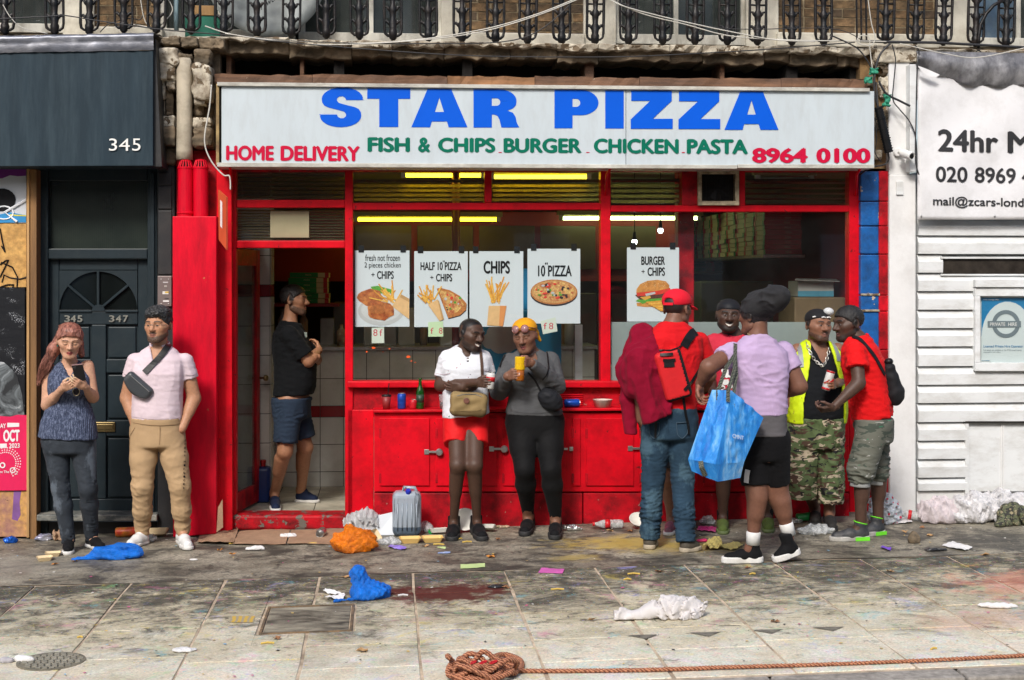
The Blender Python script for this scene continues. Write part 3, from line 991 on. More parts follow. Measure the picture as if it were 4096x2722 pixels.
# wires
wr=random.Random(9)
M['wire_w']=mat('white_cable',(.55,.53,.47),.5,.1)
M['wire_b']=mat('black_cable',(.02,.02,.022),.5,.1)
def wire(pts,r_,m_,label,Y=-.12,name='cable'):
 P=[]
 for i,q in enumerate(pts):
  P.append(at(q[0],q[1],q[2]if len(q)>2 else Y))
 S=[]
 for i in range(len(P)-1):
  p0,p1,p2,p3=P[max(i-1,0)],P[i],P[i+1],P[min(i+2,len(P)-1)]
  for t in np.linspace(0,1,9)[:-1]:
   S.append(.5*((2*p1)+(p2-p0)*t+(2*p0-5*p1+4*p2-p3)*t*t+(3*p1-p0-3*p2+p3)*t**3))
 S.append(P[-1])
 return G().tube(S,r_,6).build(name,m_,None,loc=P[0],smooth=True,tags=(label,'cable'))
wire([(-40,78),(200,66),(260,63),(420,88),(640,118),(900,140),(1240,168),(1700,175),(2100,150),(2330,-30)],.0045,M['wire_b'],'thin black cable sagging along the left balcony rail and up to the centre')
wire([(12,20),(42,70),(90,112),(190,135)],.0035,M['wire_w'],'short white cable drooping by the leftmost baluster',-.08)
wire([(820,105),(960,145),(1240,168),(1560,170),(1900,125),(2140,60),(2340,-20)],.0045,M['wire_w'],'upper white cable sagging from the left to the middle of the balcony')
wire([(900,135),(1240,178),(1600,168),(1900,133),(2140,66),(2340,-14)],.004,M['wire_w'],'lower white cable sagging from the left to the middle of the balcony',-.13)
wire([(1020,158),(1400,192),(1800,220),(2100,228),(2480,228),(2800,214),(3100,196),(3420,170)],.0045,M['wire_b'],'long black cable hanging across the dark gap above the sign',-.14)
wire([(2395,-30),(2480,20),(2620,60),(2800,102),(2960,135),(3100,160),(3260,168)],.0045,M['wire_w'],'white cable running down rightwards over the right-hand window',-.13)
wire([(2380,-30),(2560,52),(2740,98),(2930,146),(3200,162),(3420,165),(3700,172),(4140,192)],.0045,M['wire_w'],'thin pale cable falling from the balcony centre to the right end',-.12)
wire([(2420,-20),(2560,44),(2700,78),(2860,110),(3010,118),(3330,116),(3460,168)],.0035,M['wire_b'],'thin black cable crossing the right-hand balusters',-.11)
wire([(3320,140),(3420,188),(3460,230),(3490,285),(3500,330)],.006,M['wire_b'],'black cable dropping from the ledge to the cable joint',-.13)
wire([(3560,175),(3520,220),(3500,290),(3498,370),(3512,430)],.009,M['wire_b'],'thick black cable looping down to the cable joint',-.16)
wire([(3470,-20),(3485,90),(3500,155),(3480,182),(3430,172),(3440,145),(3475,150),(3480,200),(3490,280)],.004,M['wire_w'],'curled white cable hanging beside the three plain bars',-.14)
wire([(3568,178),(3582,240),(3575,330),(3572,400),(3600,440),(3640,490),(3664,560),(3668,700)],.005,M['wire_b'],'black cable crossing from the ledge over the pale pilaster',-.16)
wire([(3660,182),(3676,210),(3668,300),(3664,500),(3662,640),(3676,700)],.0055,M['wire_b'],'black cable falling straight down beside the white banner',-.2)
wire([(3515,325),(3545,375),(3600,405),(3640,425)],.009,M['wire_b'],'short thick black cable slanting over the pale pilaster',-.17)
wire([(3600,175),(3800,220),(3920,230),(4110,190)],.004,M['wire_w'],'pale string sagging over the grey tarpaulin',-.3)
wire([(3440,165,-.1),(3600,170,-.12),(3750,172,-.12),(3900,180,-.12),(4140,193,-.12)],.011,M['wire_b'],'bundle of black cable lying on the right end of the ledge',-.12)
wire([(846,340),(838,430),(818,560),(842,640),(892,700),(918,706),(922,760)],.0055,M['wire_w'],'white cable hanging beside the left end of the sign',-.36)
wire([(588,150),(650,95),(690,40),(660,-20)],.004,M['wire_w'],'white cable curling up behind the rails left of the dish',.02)
wire([(560,-20),(575,70),(600,110),(640,112)],.004,M['wire_w'],'pale cable hanging from above beside the blue pipe',.03)
wire([(400,130),(440,95),(520,75),(560,80),(575,50)],.004,M['wire_b'],'dark cable coiled on the ledge above the grey fascia',.05)
wire([(455,112),(520,98),(600,112),(640,130)],.004,M['wire_w'],'pale cable lying behind the rails above the grey fascia',.04)
# shop sign
YS=-.30
sg=empty('shop_sign',at(2190,670,YS),'long white pizza shop sign with blue, green and red lettering','sign')
def quadbox(g_,p,Y,depth):
 """p: photo corners bl, br, tr, tl"""
 q=[at(x,y,Y)for x,y in p]
 dv=Vector((0,depth,0))
 return g_.hexa(q+[v+dv for v in q])
quadbox(G(),[(886,655),(2503,661),(2503,356),(886,341)],YS,.26).build('panel',M['sign_white'],sg,bev=.002)
quadbox(G(),[(2505,661),(3497,665),(3497,366),(2505,356)],YS+.002,.26).build('panel',M['sign_white'],sg,bev=.002)
quadbox(G(),[(868,344),(3480,367),(3480,353),(868,329)],YS-.025,.28).build('top_trim',M['alu_old'],sg,bev=.003)
quadbox(G(),[(868,668),(2950,676),(2950,661),(868,651)],YS-.022,.28).build('bottom_trim',M['alu_old'],sg,bev=.003)
quadbox(G(),[(2952,673),(3498,674),(3498,659),(2952,658)],YS-.026,.28).build('bottom_trim',M['alu_old'],sg,bev=.003)
quadbox(G(),[(864,660),(876,660),(876,336),(864,336)],YS-.01,.26).build('end_trim',mat('rusty_trim',(.35,.25,.1),.7,.5,9,(.1,.04,.02),.7,6,.3),sg,bev=.002)
quadbox(G(),[(876,655),(886,655),(886,344),(876,340)],YS+.02,.2).build('end_gap',M['void'],sg)
for ch,x0,x1,t,b_ in(('S',1276,1456,350,510),('T',1469,1641,355,509),('A',1645,1870,357,510),('R',1894,2077,359,511),('P',2218,2394,361,514),('I',2421,2495,363,515),('Z',2523,2691,364,516),('Z',2714,2881,366,517),('A',2898,3114,368,520)):
 if ch=='I':pflat('letter',[(x0,b_),(x1,b_),(x1,t),(x0,t)],YS-.003,M['letter_blue'],sg)
 elif ch=='T':pflat('letter',[(x0,t),(x1,t),(x1,t+41),(1593,t+41),(1593,b_),(1517,b_),(1517,t+41),(x0,t+41)],YS-.003,M['letter_blue'],sg)
 elif ch=='Z':pflat('letter',[(x0+2,t),(x1-4,t),(x1-4,t+40),(x0+88,b_-40),(x1,b_-40),(x1,b_),(x0,b_),(x0,b_-38),(x0+78,t+40),(x0+2,t+40)],YS-.003,M['letter_blue'],sg)
 else:
  def U(pts):return[(x0+(x1-x0)*u,t+(b_-t)*v)for u,v in pts]
  arc_=lambda cu,cv,ru,rv,a0,a1,n_=9:[(cu+ru*math.cos(R(a0+(a1-a0)*k/n_)),cv-rv*math.sin(R(a0+(a1-a0)*k/n_)))for k in range(n_+1)]
  if ch=='A':
   hf=[(0,1),(.29,0),(.5,0),(.5,.22),(.42,.6),(.5,.6),(.5,.85),(.365,.85),(.335,1)]
   pcs=[hf,[(1-u,v)for u,v in hf]]
  elif ch=='P':
   pcs=[[(0,0)]+arc_(.6,.335,.4,.335,90,0)+[(.585,.335)]+arc_(.5,.335,.085,.105,0,90,5)+[(.41,.23),(.41,.335),(0,.335)],[(0,.335),(.41,.335),(.41,.44)]+arc_(.5,.335,.085,.105,-90,0,5)+arc_(.6,.335,.4,.325,0,-90)+[(.41,.66),(.41,1),(0,1)]]
  elif ch=='R':
   pcs=[[(0,0)]+arc_(.58,.3,.36,.3,90,0)+[(.585,.3)]+arc_(.5,.33,.085,.1,20,90,5)+[(.4,.23),(.4,.3),(0,.3)],[(0,.3),(.4,.3),(.4,.43)]+arc_(.5,.33,.085,.1,-90,15,5)+[(.94,.3),(.93,.41),(.86,.5),(.74,.555),(.86,.61),(.92,.72),(.95,.88),(1,1),(.61,1),(.57,.8),(.53,.7),(.46,.66),(.4,.66),(.4,1),(0,1)]]
  else:
   o1=[(.965,.295)]+arc_(.52,.29,.46,.29,5,180,12)+[(.07,.38),(.12,.46),(.22,.51),(.42,.565),(.56,.61),(.60,.67),(.60,.72),(.55,.77),(.48,.775),(.42,.74),(.40,.68),(0,.68)]
   pcs=[o1+[(1-u,1-v)for u,v in o1]]
  for pc in pcs:pflat('letter',U(pc),YS-.003,M['letter_blue'],sg)
def words_fit(parts,m_,y0,y1,xa,xb,hh,bold):
 for s_,x0,x1 in parts:
  f0,f1=(x0-xa)/(xb-xa),(x1-xa)/(xb-xa)
  a,c=y0+(y1-y0)*f0,y0+(y1-y0)*f1
  fit_text(s_,'lettering',m_,sg,x0,a-hh,a,x1,c-hh,c,YS-.003,bold=bold)
words_fit([('HOME',904,1096),('DELIVERY',1122,1440)],M['letter_red'],643,647,904,1440,61,.05)
words_fit([('FISH',1470,1640),('&',1672,1722),('CHIPS',1752,1982),('BURGER',2014,2327),('CHICKEN',2375,2715),('PASTA',2747,2992)],M['letter_green'],609,618,1470,2992,60,.05)
words_fit([('8964',3008,3231),('0100',3265,3482)],M['letter_red'],653,654,3008,3482,61,.05)
for x in(1994,2345,2727):pflat('dash',[(x,612),(x+13,612),(x+13,609),(x,609)],YS-.003,M['letter_red'],sg)
# left neighbour: grey fascia, entrance, hoarding
YF=-.34
fs=empty('grey_fascia_board',at(300,660,YF),'dark slate fascia board over the grey door with white house number','fascia')
quadbox(G(),[(-400,668),(612,664),(612,202),(-400,214)],YF,.34).build('board',M['grey_fascia'],fs,bev=.004)
g=G()
prof=[(.0,214,-.012),(.0,185,-.03),(.0,172,-.02),(.0,160,-.04),(.0,147,-.02),(.0,140,.05),(.0,136,.3)]
n=60
vs,fc=[],[]
for i in range(n+1):
 px=-400+(616+400)*i/n
 for j,(_,py,dy)in enumerate(prof):
  p=at(px,py-(px/612)*12+ck.uniform(-1.5,1.5),YF)
  vs.append((p.x,p.y+dy+ck.uniform(-.006,.006),p.z))
m_=len(prof)
for i in range(n):
 for j in range(m_-1):
  fc.append((i*m_+j,(i+1)*m_+j,(i+1)*m_+j+1,i*m_+j+1))
g.add(vs,fc).build('flashing',M['lead'],fs,smooth=True)
quadbox(G(),[(612,668),(648,668),(622,155),(612,200)],YF+.04,.3).build('end_board',M['dark_paint'],fs,bev=.003)
w345=mat('white_number',(.78,.78,.74),.5,.03)
for ch,x0,x1 in(('3',436,468),('4',476,519),('5',529,562)):
 fit_text(ch,'number',w345,fs,x0,555,604,x1,555,604,YF-.012,bold=.0)
en=empty('grey_entrance',at(380,2150,.1),'slate grey panelled entrance door with fanlight and transom window','entrance')
YD=.10
G().pbox(128,660,192,2160,YD-.04,.12).build('frame_post',M['grey_paint'],en,bev=.006)
G().pbox(590,660,628,2075,YD-.04,.12).build('frame_post',M['grey_paint'],en,bev=.006)
G().pbox(600,690,618,2075,YD-.06,.03).build('frame_bead',M['grey_paint'],en,bev=.006)
G().pbox(193,665,589,724,YD-.03,.1).build('frame_head',M['grey_paint'],en,bev=.006)
G().pbox(193,996,589,1036,YD-.035,.12).build('frame_rail',M['grey_paint'],en,bev=.006)
b=MB('wired_glass')
ch=b.n('ShaderNodeTexBrick');ch.inputs['Scale'].default_value=34;ch.inputs['Mortar Size'].default_value=.03;ch.offset=0
b.l(b.mapping((1,1,1),rot=(R(90),0,0)),ch.inputs[0])
b.set(Base_Color=b.mix(b.ramp(ch.outputs['Fac'],[(.4,0),(.6,.12)]),b.ramp(b.noise(2.5,4),[(.3,(.008,.014,.013)),(.7,(.022,.03,.024))]),(.12,.13,.1)),Roughness=.25)
tr=G().pbox(186,726,594,995,YD+.03,.02).build('transom_light',b.m,en)
dl=empty('door',at(388,2058,YD+.03));dl.parent=en;dl.location=at(388,2058,YD+.03)-worg(en)
G().pbox(184,1037,594,2058,YD+.05,.03).build('backing',M['grey_paint'],dl)
def dbox(x0,y0,x1,y1,Y=YD+.022,d=.03,nm='door_rail'):return G().pbox(x0,y0,x1,y1,Y,d).build(nm,M['grey_paint'],dl,bev=.006)
dbox(184,1037,236,2058);dbox(552,1037,594,2058);dbox(237,1037,551,1082)
dbox(237,1246,551,1299);dbox(237,1300,250,2058)if False else None
dbox(366,1300,424,1996);dbox(237,1438,365,1492);dbox(425,1438,551,1492);dbox(237,1682,365,1745);dbox(425,1682,551,1745);dbox(237,1997,551,2058)
for x0,x1 in((246,358),(432,544)):
 for y0,y1 in((1308,1432),(1500,1674),(1753,1990)):
  G().pbox(x0,y0,x1,y1,YD+.034,.02).build('door_panel',M['grey_paint'],dl,bev=.008)
Cx,Cy,Rr=393,1243,156
arc=circ(Cx,Cy,Rr,n=28,a0=0,a1=180)
half=[(551,1083),(551,1244)]+arc[:15]+[(Cx,1083)]
g=G()
def prism_px(g_,pts,Y,d):
 P=[at(x,y,Y)for x,y in pts]
 ar=sum(P[i].x*P[(i+1)%len(P)].z-P[(i+1)%len(P)].x*P[i].z for i in range(len(P)))
 if ar<0:P=P[::-1]
 n_=len(P);dv=Vector((0,d,0))
 g_.add(P+[p+dv for p in P],[tuple(range(n_)),tuple(range(2*n_-1,n_-1,-1))]+[(i+n_,(i+1)%n_+n_,(i+1)%n_,i)for i in range(n_)])
 return g_
for s_ in(1,-1):
 for i in range(14):
  a0,a1=arc[i],arc[i+1]
  f=lambda q:(Cx+s_*(q[0]-Cx),q[1])
  top=lambda q:(Cx+s_*(q[0]-Cx),1083)
  prism_px(g,[f(a0),f(a1),top(a1),top(a0)],YD+.024,.026)
g.build('spandrel',M['grey_paint'],dl)
pflat('fanlight',circ(Cx,Cy+3,Rr+4,n=28,a0=0,a1=180),YD+.046,mat('dark_glass',(.006,.008,.008),.06,.3,4),dl)
for ang in(40,90,140):
 a=(Cx+22*math.cos(R(ang)),Cy-22*math.sin(R(ang)));c=(Cx+Rr*math.cos(R(ang)),Cy-Rr*math.sin(R(ang)))
 G().tube([at(*a,YD+.03),at(*c,YD+.03)],.012,6).build('glazing_bar',M['grey_paint'],dl)
prism_px(G(),circ(Cx,Cy+2,26,n=14,a0=0,a1=180),YD+.015,.03).build('glazing_boss',M['grey_paint'],dl)
for x0,x1 in((237,366),(420,551)):G().pbox(x0,1241,x1,1250,YD+.01,.03).build('glazing_sill',M['grey_paint'],dl,bev=.002)
num=mat('pewter_number',(.30,.30,.26),.4,.2,20,metal=.5)
for ch,x0,x1 in(('3',257,280),('4',282,304),('5',309,330),('3',436,458),('4',463,485),('7',492,512)):
 fit_text(ch,'number',num,dl,x0,1262,1289,x1,1262,1289,YD+.008,bold=.03)
G().pbox(376,1689,460,1729,YD+.008,.02).build('letter_plate',M['brass'],dl,bev=.005)
G().pbox(384,1698,452,1720,YD+.002,.012).build('letter_flap',M['brass'],dl,bev=.003)
st=G().pbox(146,2060,628,2086,YD-.17,.25).build('step',mat('worn_step',(.05,.06,.06),.6,.3,8,(.4,.38,.32),.75,9,.3,stretch=(.5,1,1)),en,bev=.008)
G().pbox(150,2087,632,2175,YD-.02,.1).build('riser',M['dark_paint'],en)
dp=empty('dark_pilaster',at(660,2140,0),'charcoal pilaster between the grey door and the red column','pilaster')
G().pbox(629,655,700,2170,.0,.25).build('shaft',M['dark_paint'],dp,bev=.01)
for y0,y1 in((690,742),(746,838),(842,1100)):
 G().pbox(631,y0,688,y1,-.012,.02).build('stone_face',M['dark_paint'],dp,bev=.008)
ic=empty('intercom_panel',at(658,1225,-.02),'steel door entry intercom panel on the charcoal pilaster','intercom')
G().pbox(630,1105,686,1226,-.03,.02).build('plate',mat('grey_brown_plate',(.22,.18,.17),.4,.1,9,metal=.4),ic,bev=.003)
for x,y,x1,y1,c in((652,1128,672,1133,(.5,.5,.5)),(657,1142,668,1150,(.35,.33,.3)),(650,1166,674,1178,(.65,.65,.6)),(660,1167,674,1173,(.6,.4,.05)),(652,1202,676,1209,(.7,.7,.68)),(658,1193,674,1196,(.05,.05,.05))):
 G().pbox(x,y,x1,y1,-.033-(.001 if c[2]<.1 else 0),.004).build('label_strip',mat('tag',c,.5),ic)
for x,y in((645,1118),(675,1118),(645,1216),(675,1216)):G().lathe([(.004,0),(.004,.003),(.001,.004)],at(x,y,-.031),(0,-1,0),8).build('screw',M['steel'],ic)
hd=empty('plywood_hoarding',at(60,2150,0),'strand board hoarding with graffiti and torn posters','hoarding')
YH=-.05
gb=MB('graffiti_board')
n1=gb.noise(3.2,3,.5,gb.mapping((1,1,1),(1.3,0,.6)))
gb.set(Base_Color=gb.ramp(n1,[(.36,(.01,.01,.012)),(.38,(.55,.58,.62)),(.62,(.62,.64,.68)),(.64,(.02,.22,.5))],'CONSTANT'),Roughness=.6)
G().pbox(-300,672,105,893,YH-.004,.02).build('painted_board',gb.m,hd)
pflat('paint_spray',[(-10,672),(104,672),(104,704),(70,706),(40,702),(10,714),(-10,716)],YH-.008,mat('purple_spray',(.16,.012,.2),.6),hd)
pflat('paint_spray',[(-10,860),(40,850),(104,862),(104,890),(-10,892)],YH-.008,mat('blue_spray',(.02,.25,.55),.6),hd)
pflat('paint_spray',[(40,858),(104,862),(104,866),(40,864)],YH-.0095,mat('yellow_spray',(.7,.62,.03),.6),hd)
pflat('paint_spray',circ(8,800,55,46,18),YH-.009,M['ink'],hd)
G().tube([at(16+38*math.cos(t*.4),852+26*math.sin(t*.4),YH-.01)for t in range(16)],.006,5,closed=True).tube([at(104,800,YH-.01),at(20,850,YH-.012),at(68,888,YH-.01)],.011,5).build('paint_line',mat('white_spray',(.8,.82,.85),.6),hd)
G().pbox(-300,895,105,1150,YH,.02).build('board',M['osb'],hd,bev=.002)
tagm=M['ink']
for pts in([(0,915),(8,960),(20,1010),(6,985)],[(0,1060),(20,1045),(34,1040),(0,1110)],[(5,1050),(50,1070),(70,1110),(68,1148)],[(8,1130),(16,1100),(40,1112),(80,1117),(114,1108)],[(0,1150),(30,1140),(55,1140),(50,1150)]):
 G().tube([at(x,y,YH-.004)for x,y in pts],.0055,5).build('graffiti_line',tagm,hd)
pb=MB('dark_poster')
vo_=pb.n('ShaderNodeTexVoronoi');vo_.inputs['Scale'].default_value=130
pb.l(pb.mapping((1,1,1)),vo_.inputs[0])
dots=pb.ramp(vo_.outputs['Distance'],[(.25,1),(.4,0)])
big=pb.ramp(pb.noise(6,4,.6,pb.mapping((1,1,1.6),rot=(0,R(35),0))),[(.52,0),(.62,1)])
pb.set(Base_Color=pb.mix(pb.math('MULTIPLY',dots,big),(.008,.009,.012),(.5,.52,.55)),Roughness=.35)
pb.bump(pb.noise(4,4,.5,pb.mapping((.6,1,2))),.25,.02)
p1=empty('music_poster',at(50,1665,YH-.012),'torn black music poster above the pink event poster','poster')
G().pbox(-300,1151,99,1668,YH-.012,.005).build('sheet',pb.m,p1)
cl=MB('silver_cloth_print')
cl.set(Base_Color=cl.ramp(cl.noise(7,6,.6,cl.mapping((1,1,1),rot=(0,R(40),0)),1.5),[(.38,(.015,.017,.02)),(.55,(.14,.16,.17)),(.68,(.5,.52,.54))]),Roughness=.5)
pflat('printed_sleeve',[(-20,1445),(15,1450),(45,1475),(70,1510),(88,1580),(97,1660),(60,1668),(-20,1668)],YH-.0145,cl.m,p1)
p2=empty('event_poster',at(50,1960,YH-.012),'bright pink event poster dated 2023 on the hoarding','poster')
pk=mat('pink_poster',(.72,.006,.09),.5,.08,3,(.4,.01,.06),.3,6)
pflat('sheet',[(-60,1661),(40,1668),(70,1660),(110,1662),(114,1962),(-60,1964)],YH-.018,pk,p2,.004)
wp=mat('white_print',(.78,.76,.76),.5)
fit_text('AY','lettering',wp,p2,0,1695,1713,24,1695,1713,YH-.02,bold=.04)
pflat('bar',[(29,1692),(77,1693),(77,1708),(29,1710)],YH-.02,wp,p2)
fit_text('OCT','lettering',wp,p2,13,1720,1769,79,1719,1767,YH-.02,bold=.06)
pflat('bar',[(0,1776),(27,1775),(27,1793),(0,1794)],YH-.02,wp,p2)
fit_text('2023','lettering',wp,p2,36,1774,1793,79,1774,1792,YH-.02,bold=.03)
for ring in range(3):
 for k in range(26):
  a=R(-60+k*11)
  rr=42+ring*9
  x,y=22+rr*math.cos(a),1852-rr*math.sin(a)
  if 0<x<108 and abs(y-1852)>0:pflat('print_dot',circ(x,y,2.6,n=6),YH-.02,wp,p2)
fit_text('O','lettering',wp,p2,-2,1850,1874,22,1850,1874,YH-.021,bold=.05)
fit_text('at The','lettering',wp,p2,0,1883,1893,37,1883,1893,YH-.021,bold=.02)
fit_text('O','lettering',wp,p2,39,1870,1893,63,1870,1893,YH-.021,bold=.02)
fit_text('2','lettering',wp,p2,63,1886,1898,70,1886,1898,YH-.021,bold=.02)
lb=mat('osb_splashed',(.55,.31,.09),.75,.35,22,(.18,.05,.16),.55,4,.3,40,chips=(.03,.012,.03),chip_at=.66,chip_scale=16)
G().pbox(-300,1964,120,2148,YH,.02).build('board',lb,hd,bev=.002)
pflat('paint_spray',[(55,1964),(85,1964),(78,2010),(82,2060),(70,2085),(48,2078),(52,2020)],YH-.002,mat('faded_purple',(.22,.09,.3),.7,.3),hd)
G().pbox(106,672,117,2152,YH-.035,.05).build('batten',M['pine'],hd,bev=.003)
G().pbox(117,678,146,2158,YH-.02,.14).build('batten',mat('aged_pine',(.27,.14,.05),.75,.3,5,(.09,.045,.02),.6,7,.2,stretch=(3,1,.15)),hd,bev=.003)
G().pbox(-300,660,130,2160,.0,.05).build('backing',M['dark_paint'],hd)
# crumbling corbel, downpipe, red column
cb=empty('crumbling_corbel',at(740,640,-.1),'broken cream stone corbel and console above the red column','corbel')
G().pbox(626,150,880,660,.05,.4).build('core',M['stone'],cb)
def rock(name,x0,y0,x1,y1,Y,d,m_,seed,parent,rough=.12):
 """a chipped block filling a photo rectangle"""
 a,b_=at(x0,y1,Y),at(x1,y0,Y)
 c=(a+b_)/2+Vector((0,d/2,0))
 hx,hy,hz=(b_.x-a.x)/2,d/2,(b_.z-a.z)/2
 n_=5
 V_,F_=[],[]
 lo,hi=c-Vector((hx,hy,hz))*1.25,c+Vector((hx,hy,hz))*1.25
 h=max(min(hx,hz)/7,.006)
 f=lambda p:rbox(p,c,(hx,hy,hz),min(hx,hz)*.35)+min(hx,hz)*rough*wob(p,seed,2.2/min(hx,hz))+min(hx,hz)*rough*.7*np.abs(wob(p,seed+3,4/min(hx,hz)))
 Vv,Ff=sdf_mesh(f,lo,hi,h)
 return arr_obj(name,Vv,Ff,m_,parent,smooth=False)
rk=0
for x0,y0,x1,y1,Y,d,mm in((650,150,720,182,-.12,.3,'stone'),(722,148,790,186,-.14,.3,'stone'),(792,150,900,196,-.1,.3,'stone'),(626,188,716,262,-.16,.3,'stone_pale'),(770,190,842,258,-.15,.25,'stone'),(628,252,702,320,-.14,.25,'stone_pale'),(632,318,664,400,-.08,.2,'stone_pale'),(664,310,702,360,-.1,.2,'stone_pale'),(662,352,694,462,-.05,.2,'stone'),(634,395,660,470,-.05,.2,'stone_pale'),(764,256,846,402,-.2,.25,'stone_pale'),(776,380,822,420,-.16,.2,'stone_pale'),(772,400,815,465,-.05,.2,'stone'),(634,462,700,510,-.1,.3,'stone_pale'),(770,468,845,510,-.12,.3,'stone_pale'),(640,506,700,585,-.14,.3,'stone'),(770,508,850,590,-.16,.3,'stone'),(650,588,706,660,-.06,.2,'stone'),(815,300,850,480,.0,.1,'stone')):
 rk+=1
 rock('stone_lump',x0,y0,x1,y1,Y,d,M[mm],rk,cb)
P=[at(738,y,-.1)for y in(235,280,340,450,600,640)]
G().tube(P,[.055,.062,.06,.058,.062,.064],16).build('console_shaft',M['cream_pipe'],cb,smooth=True)
P=[at(735,y,-.05)for y in(215,250,300)]
rock('stone_lump',704,214,770,290,-.13,.1,M['stone'],77,cb)
rc=empty('red_column',at(780,2150,-.2),'bright red boxed column between the grey door and the pizza shop','column')
G().pbox(706,602,868,870,.0,.2).build('upper_masonry',M['red_old'],rc,bev=.01)
quadbox(G(),[(692,2150),(866,2136),(866,866),(690,866)],-.22,.24).build('casing',M['red_bright'],rc,bev=.006)
quadbox(G(),[(868,2132),(930,2120),(926,680),(866,680)],-.06,.2).build('side_board',M['red'],rc,bev=.004)
for i,x in enumerate((742,803)):
 fp=empty('flue_pipe',at(x,866,-.12),('left' if i==0 else 'right')+' red flue pipe with slotted cowl above the red column','pipe','red flue pipes')
 fp['label']=('red flue pipe nearer the grey door with a collar at its foot' if i==0 else 'red flue pipe nearer the pizza shop, without a foot collar')
 o=at(x,866,-.12);t=at(x,676,-.12).z-o.z
 r_=.056
 G().lathe([(r_,-.02),(r_,t),(r_+.004,t),(r_+.004,t+.012),(r_-.003,t+.014),(r_-.003,t-.01)],o,seg=20).build('shaft',M['red_bright'],fp,smooth=False)
 if i==0:G().lathe([(r_+.002,.015),(r_+.008,.02),(r_+.008,.03),(r_+.002,.034)],o,seg=20).build('collar',M['red_bright'],fp)
 g=G()
 for k in range(14):
  a=2*math.pi*k/14
  g.tube([o+Vector((r_*.93*math.cos(a),r_*.93*math.sin(a),t+.01)),o+Vector((r_*.66*math.cos(a),r_*.66*math.sin(a),t+.062))],.0055,5)
 g.build('cowl_bars',M['red_bright'],fp)
 G().lathe([(.02,t+.058),(r_*.72,t+.058),(r_*.72,t+.066),(.0,t+.075)],o,seg=20).build('cowl_cap',M['red_bright'],fp,smooth=False)
 G().lathe([(r_*.8,t-.02),(r_*.6,t+.05)],o,seg=16).build('cowl_core',M['void'],fp)
on=empty('orange_notice',at(890,990,-.3),'narrow orange notice board hanging beside the door head','sign')
g=G();p=[at(875,960,-.30),at(905,1000,-.42),at(905,790,-.42),at(872,760,-.30)]
dv=Vector((.01,.01,0));g.hexa(p+[q+dv for q in p]).build('board',mat('orange_board',(.55,.09,.03),.5,.1),on)
G().hexa([q+Vector((-.002,-.004,0))for q in(at(882,905,-.33),at(890,915,-.36),at(890,810,-.36),at(882,800,-.33))]+[q+Vector((0,.004,0))for q in(at(882,905,-.33),at(890,915,-.36),at(890,810,-.36),at(882,800,-.33))]).build('print',wp,on)
# pizza shop front
YW=.08
ps=empty('pizza_shop',at(2150,2110,0),'red painted pizza shop front with glazed windows and cupboards below','shop front')
def fr(x0,y0,x1,y1,Y=YW-.05,d=.11,m_='red',nm='frame_bar',bev=.006,par=None):
 return G().pbox(x0,y0,x1,y1,Y,d).build(nm,M[m_],par or ps,bev=bev)
fr(926,676,945,2112,nm='frame_post');fr(1380,676,1412,2118,nm='frame_post')
fr(2403,676,2443,1528,nm='frame_post');fr(3397,676,3437,2100,nm='frame_post')
fr(1939,676,1967,811,nm='frame_post');fr(2957,676,2981,822,nm='frame_post');fr(2728,676,2792,822,m_='red_old',nm='frame_post')
fr(945,664,1380,687,m_='red_old');fr(1412,664,2403,687,m_='red_old');fr(2443,668,3397,688,m_='red_old')
fr(945,800,1380,831);fr(1412,812,2403,840);fr(2443,822,3397,848)
fr(945,963,1380,993)
for x in(2425,3425):
 G().tube([at(x+20,668,-.28),at(x+2,700,-.2),at(x-2,780,YW-.06)],.011,6).build('bracket',M['red'],ps)
for x in(925,):
 G().tube([at(x-5,668,-.28),at(x+2,740,YW-.06)],.011,6).build('bracket',M['red'],ps)
def pane(x0,y0,x1,y1,nm='pane',m_='glass',Y=YW):
 return G().pquad(x0,y0,x1,y1,Y).build(nm,M[m_],ps)
pane(1412,840,2403,1526);pane(2443,848,3397,1526)
pane(1412,687,1939,812);pane(1967,687,2403,812);pane(2443,688,2728,822);pane(2981,688,3397,822)
pane(945,687,1380,800);pane(945,831,1380,963)
b=MB('frosted_film')
out=b.nt.nodes['Material Output']
tr_=b.n('ShaderNodeBsdfTranslucent');tr_.inputs[0].default_value=(.45,.55,.53,1)
df=b.n('ShaderNodeBsdfDiffuse');b.l(b.ramp(b.noise(3,6,.6),[(.3,(.30,.38,.37)),(.7,(.42,.52,.50))]),df.inputs[0])
tp=b.n('ShaderNodeBsdfTransparent');tp.inputs[0].default_value=(.8,.9,.86,1)
m1=b.n('ShaderNodeMixShader');m1.inputs[0].default_value=.3;b.l(df.outputs[0],m1.inputs[1]);b.l(tr_.outputs[0],m1.inputs[2])
m2=b.n('ShaderNodeMixShader');m2.inputs[0].default_value=.25;b.l(m1.outputs[0],m2.inputs[1]);b.l(tp.outputs[0],m2.inputs[2]);b.l(m2.outputs[0],out.inputs[0])
M['frost']=b.m
G().pquad(2444,1289,3396,1525,YW-.004).build('frosted_film',M['frost'],ps)
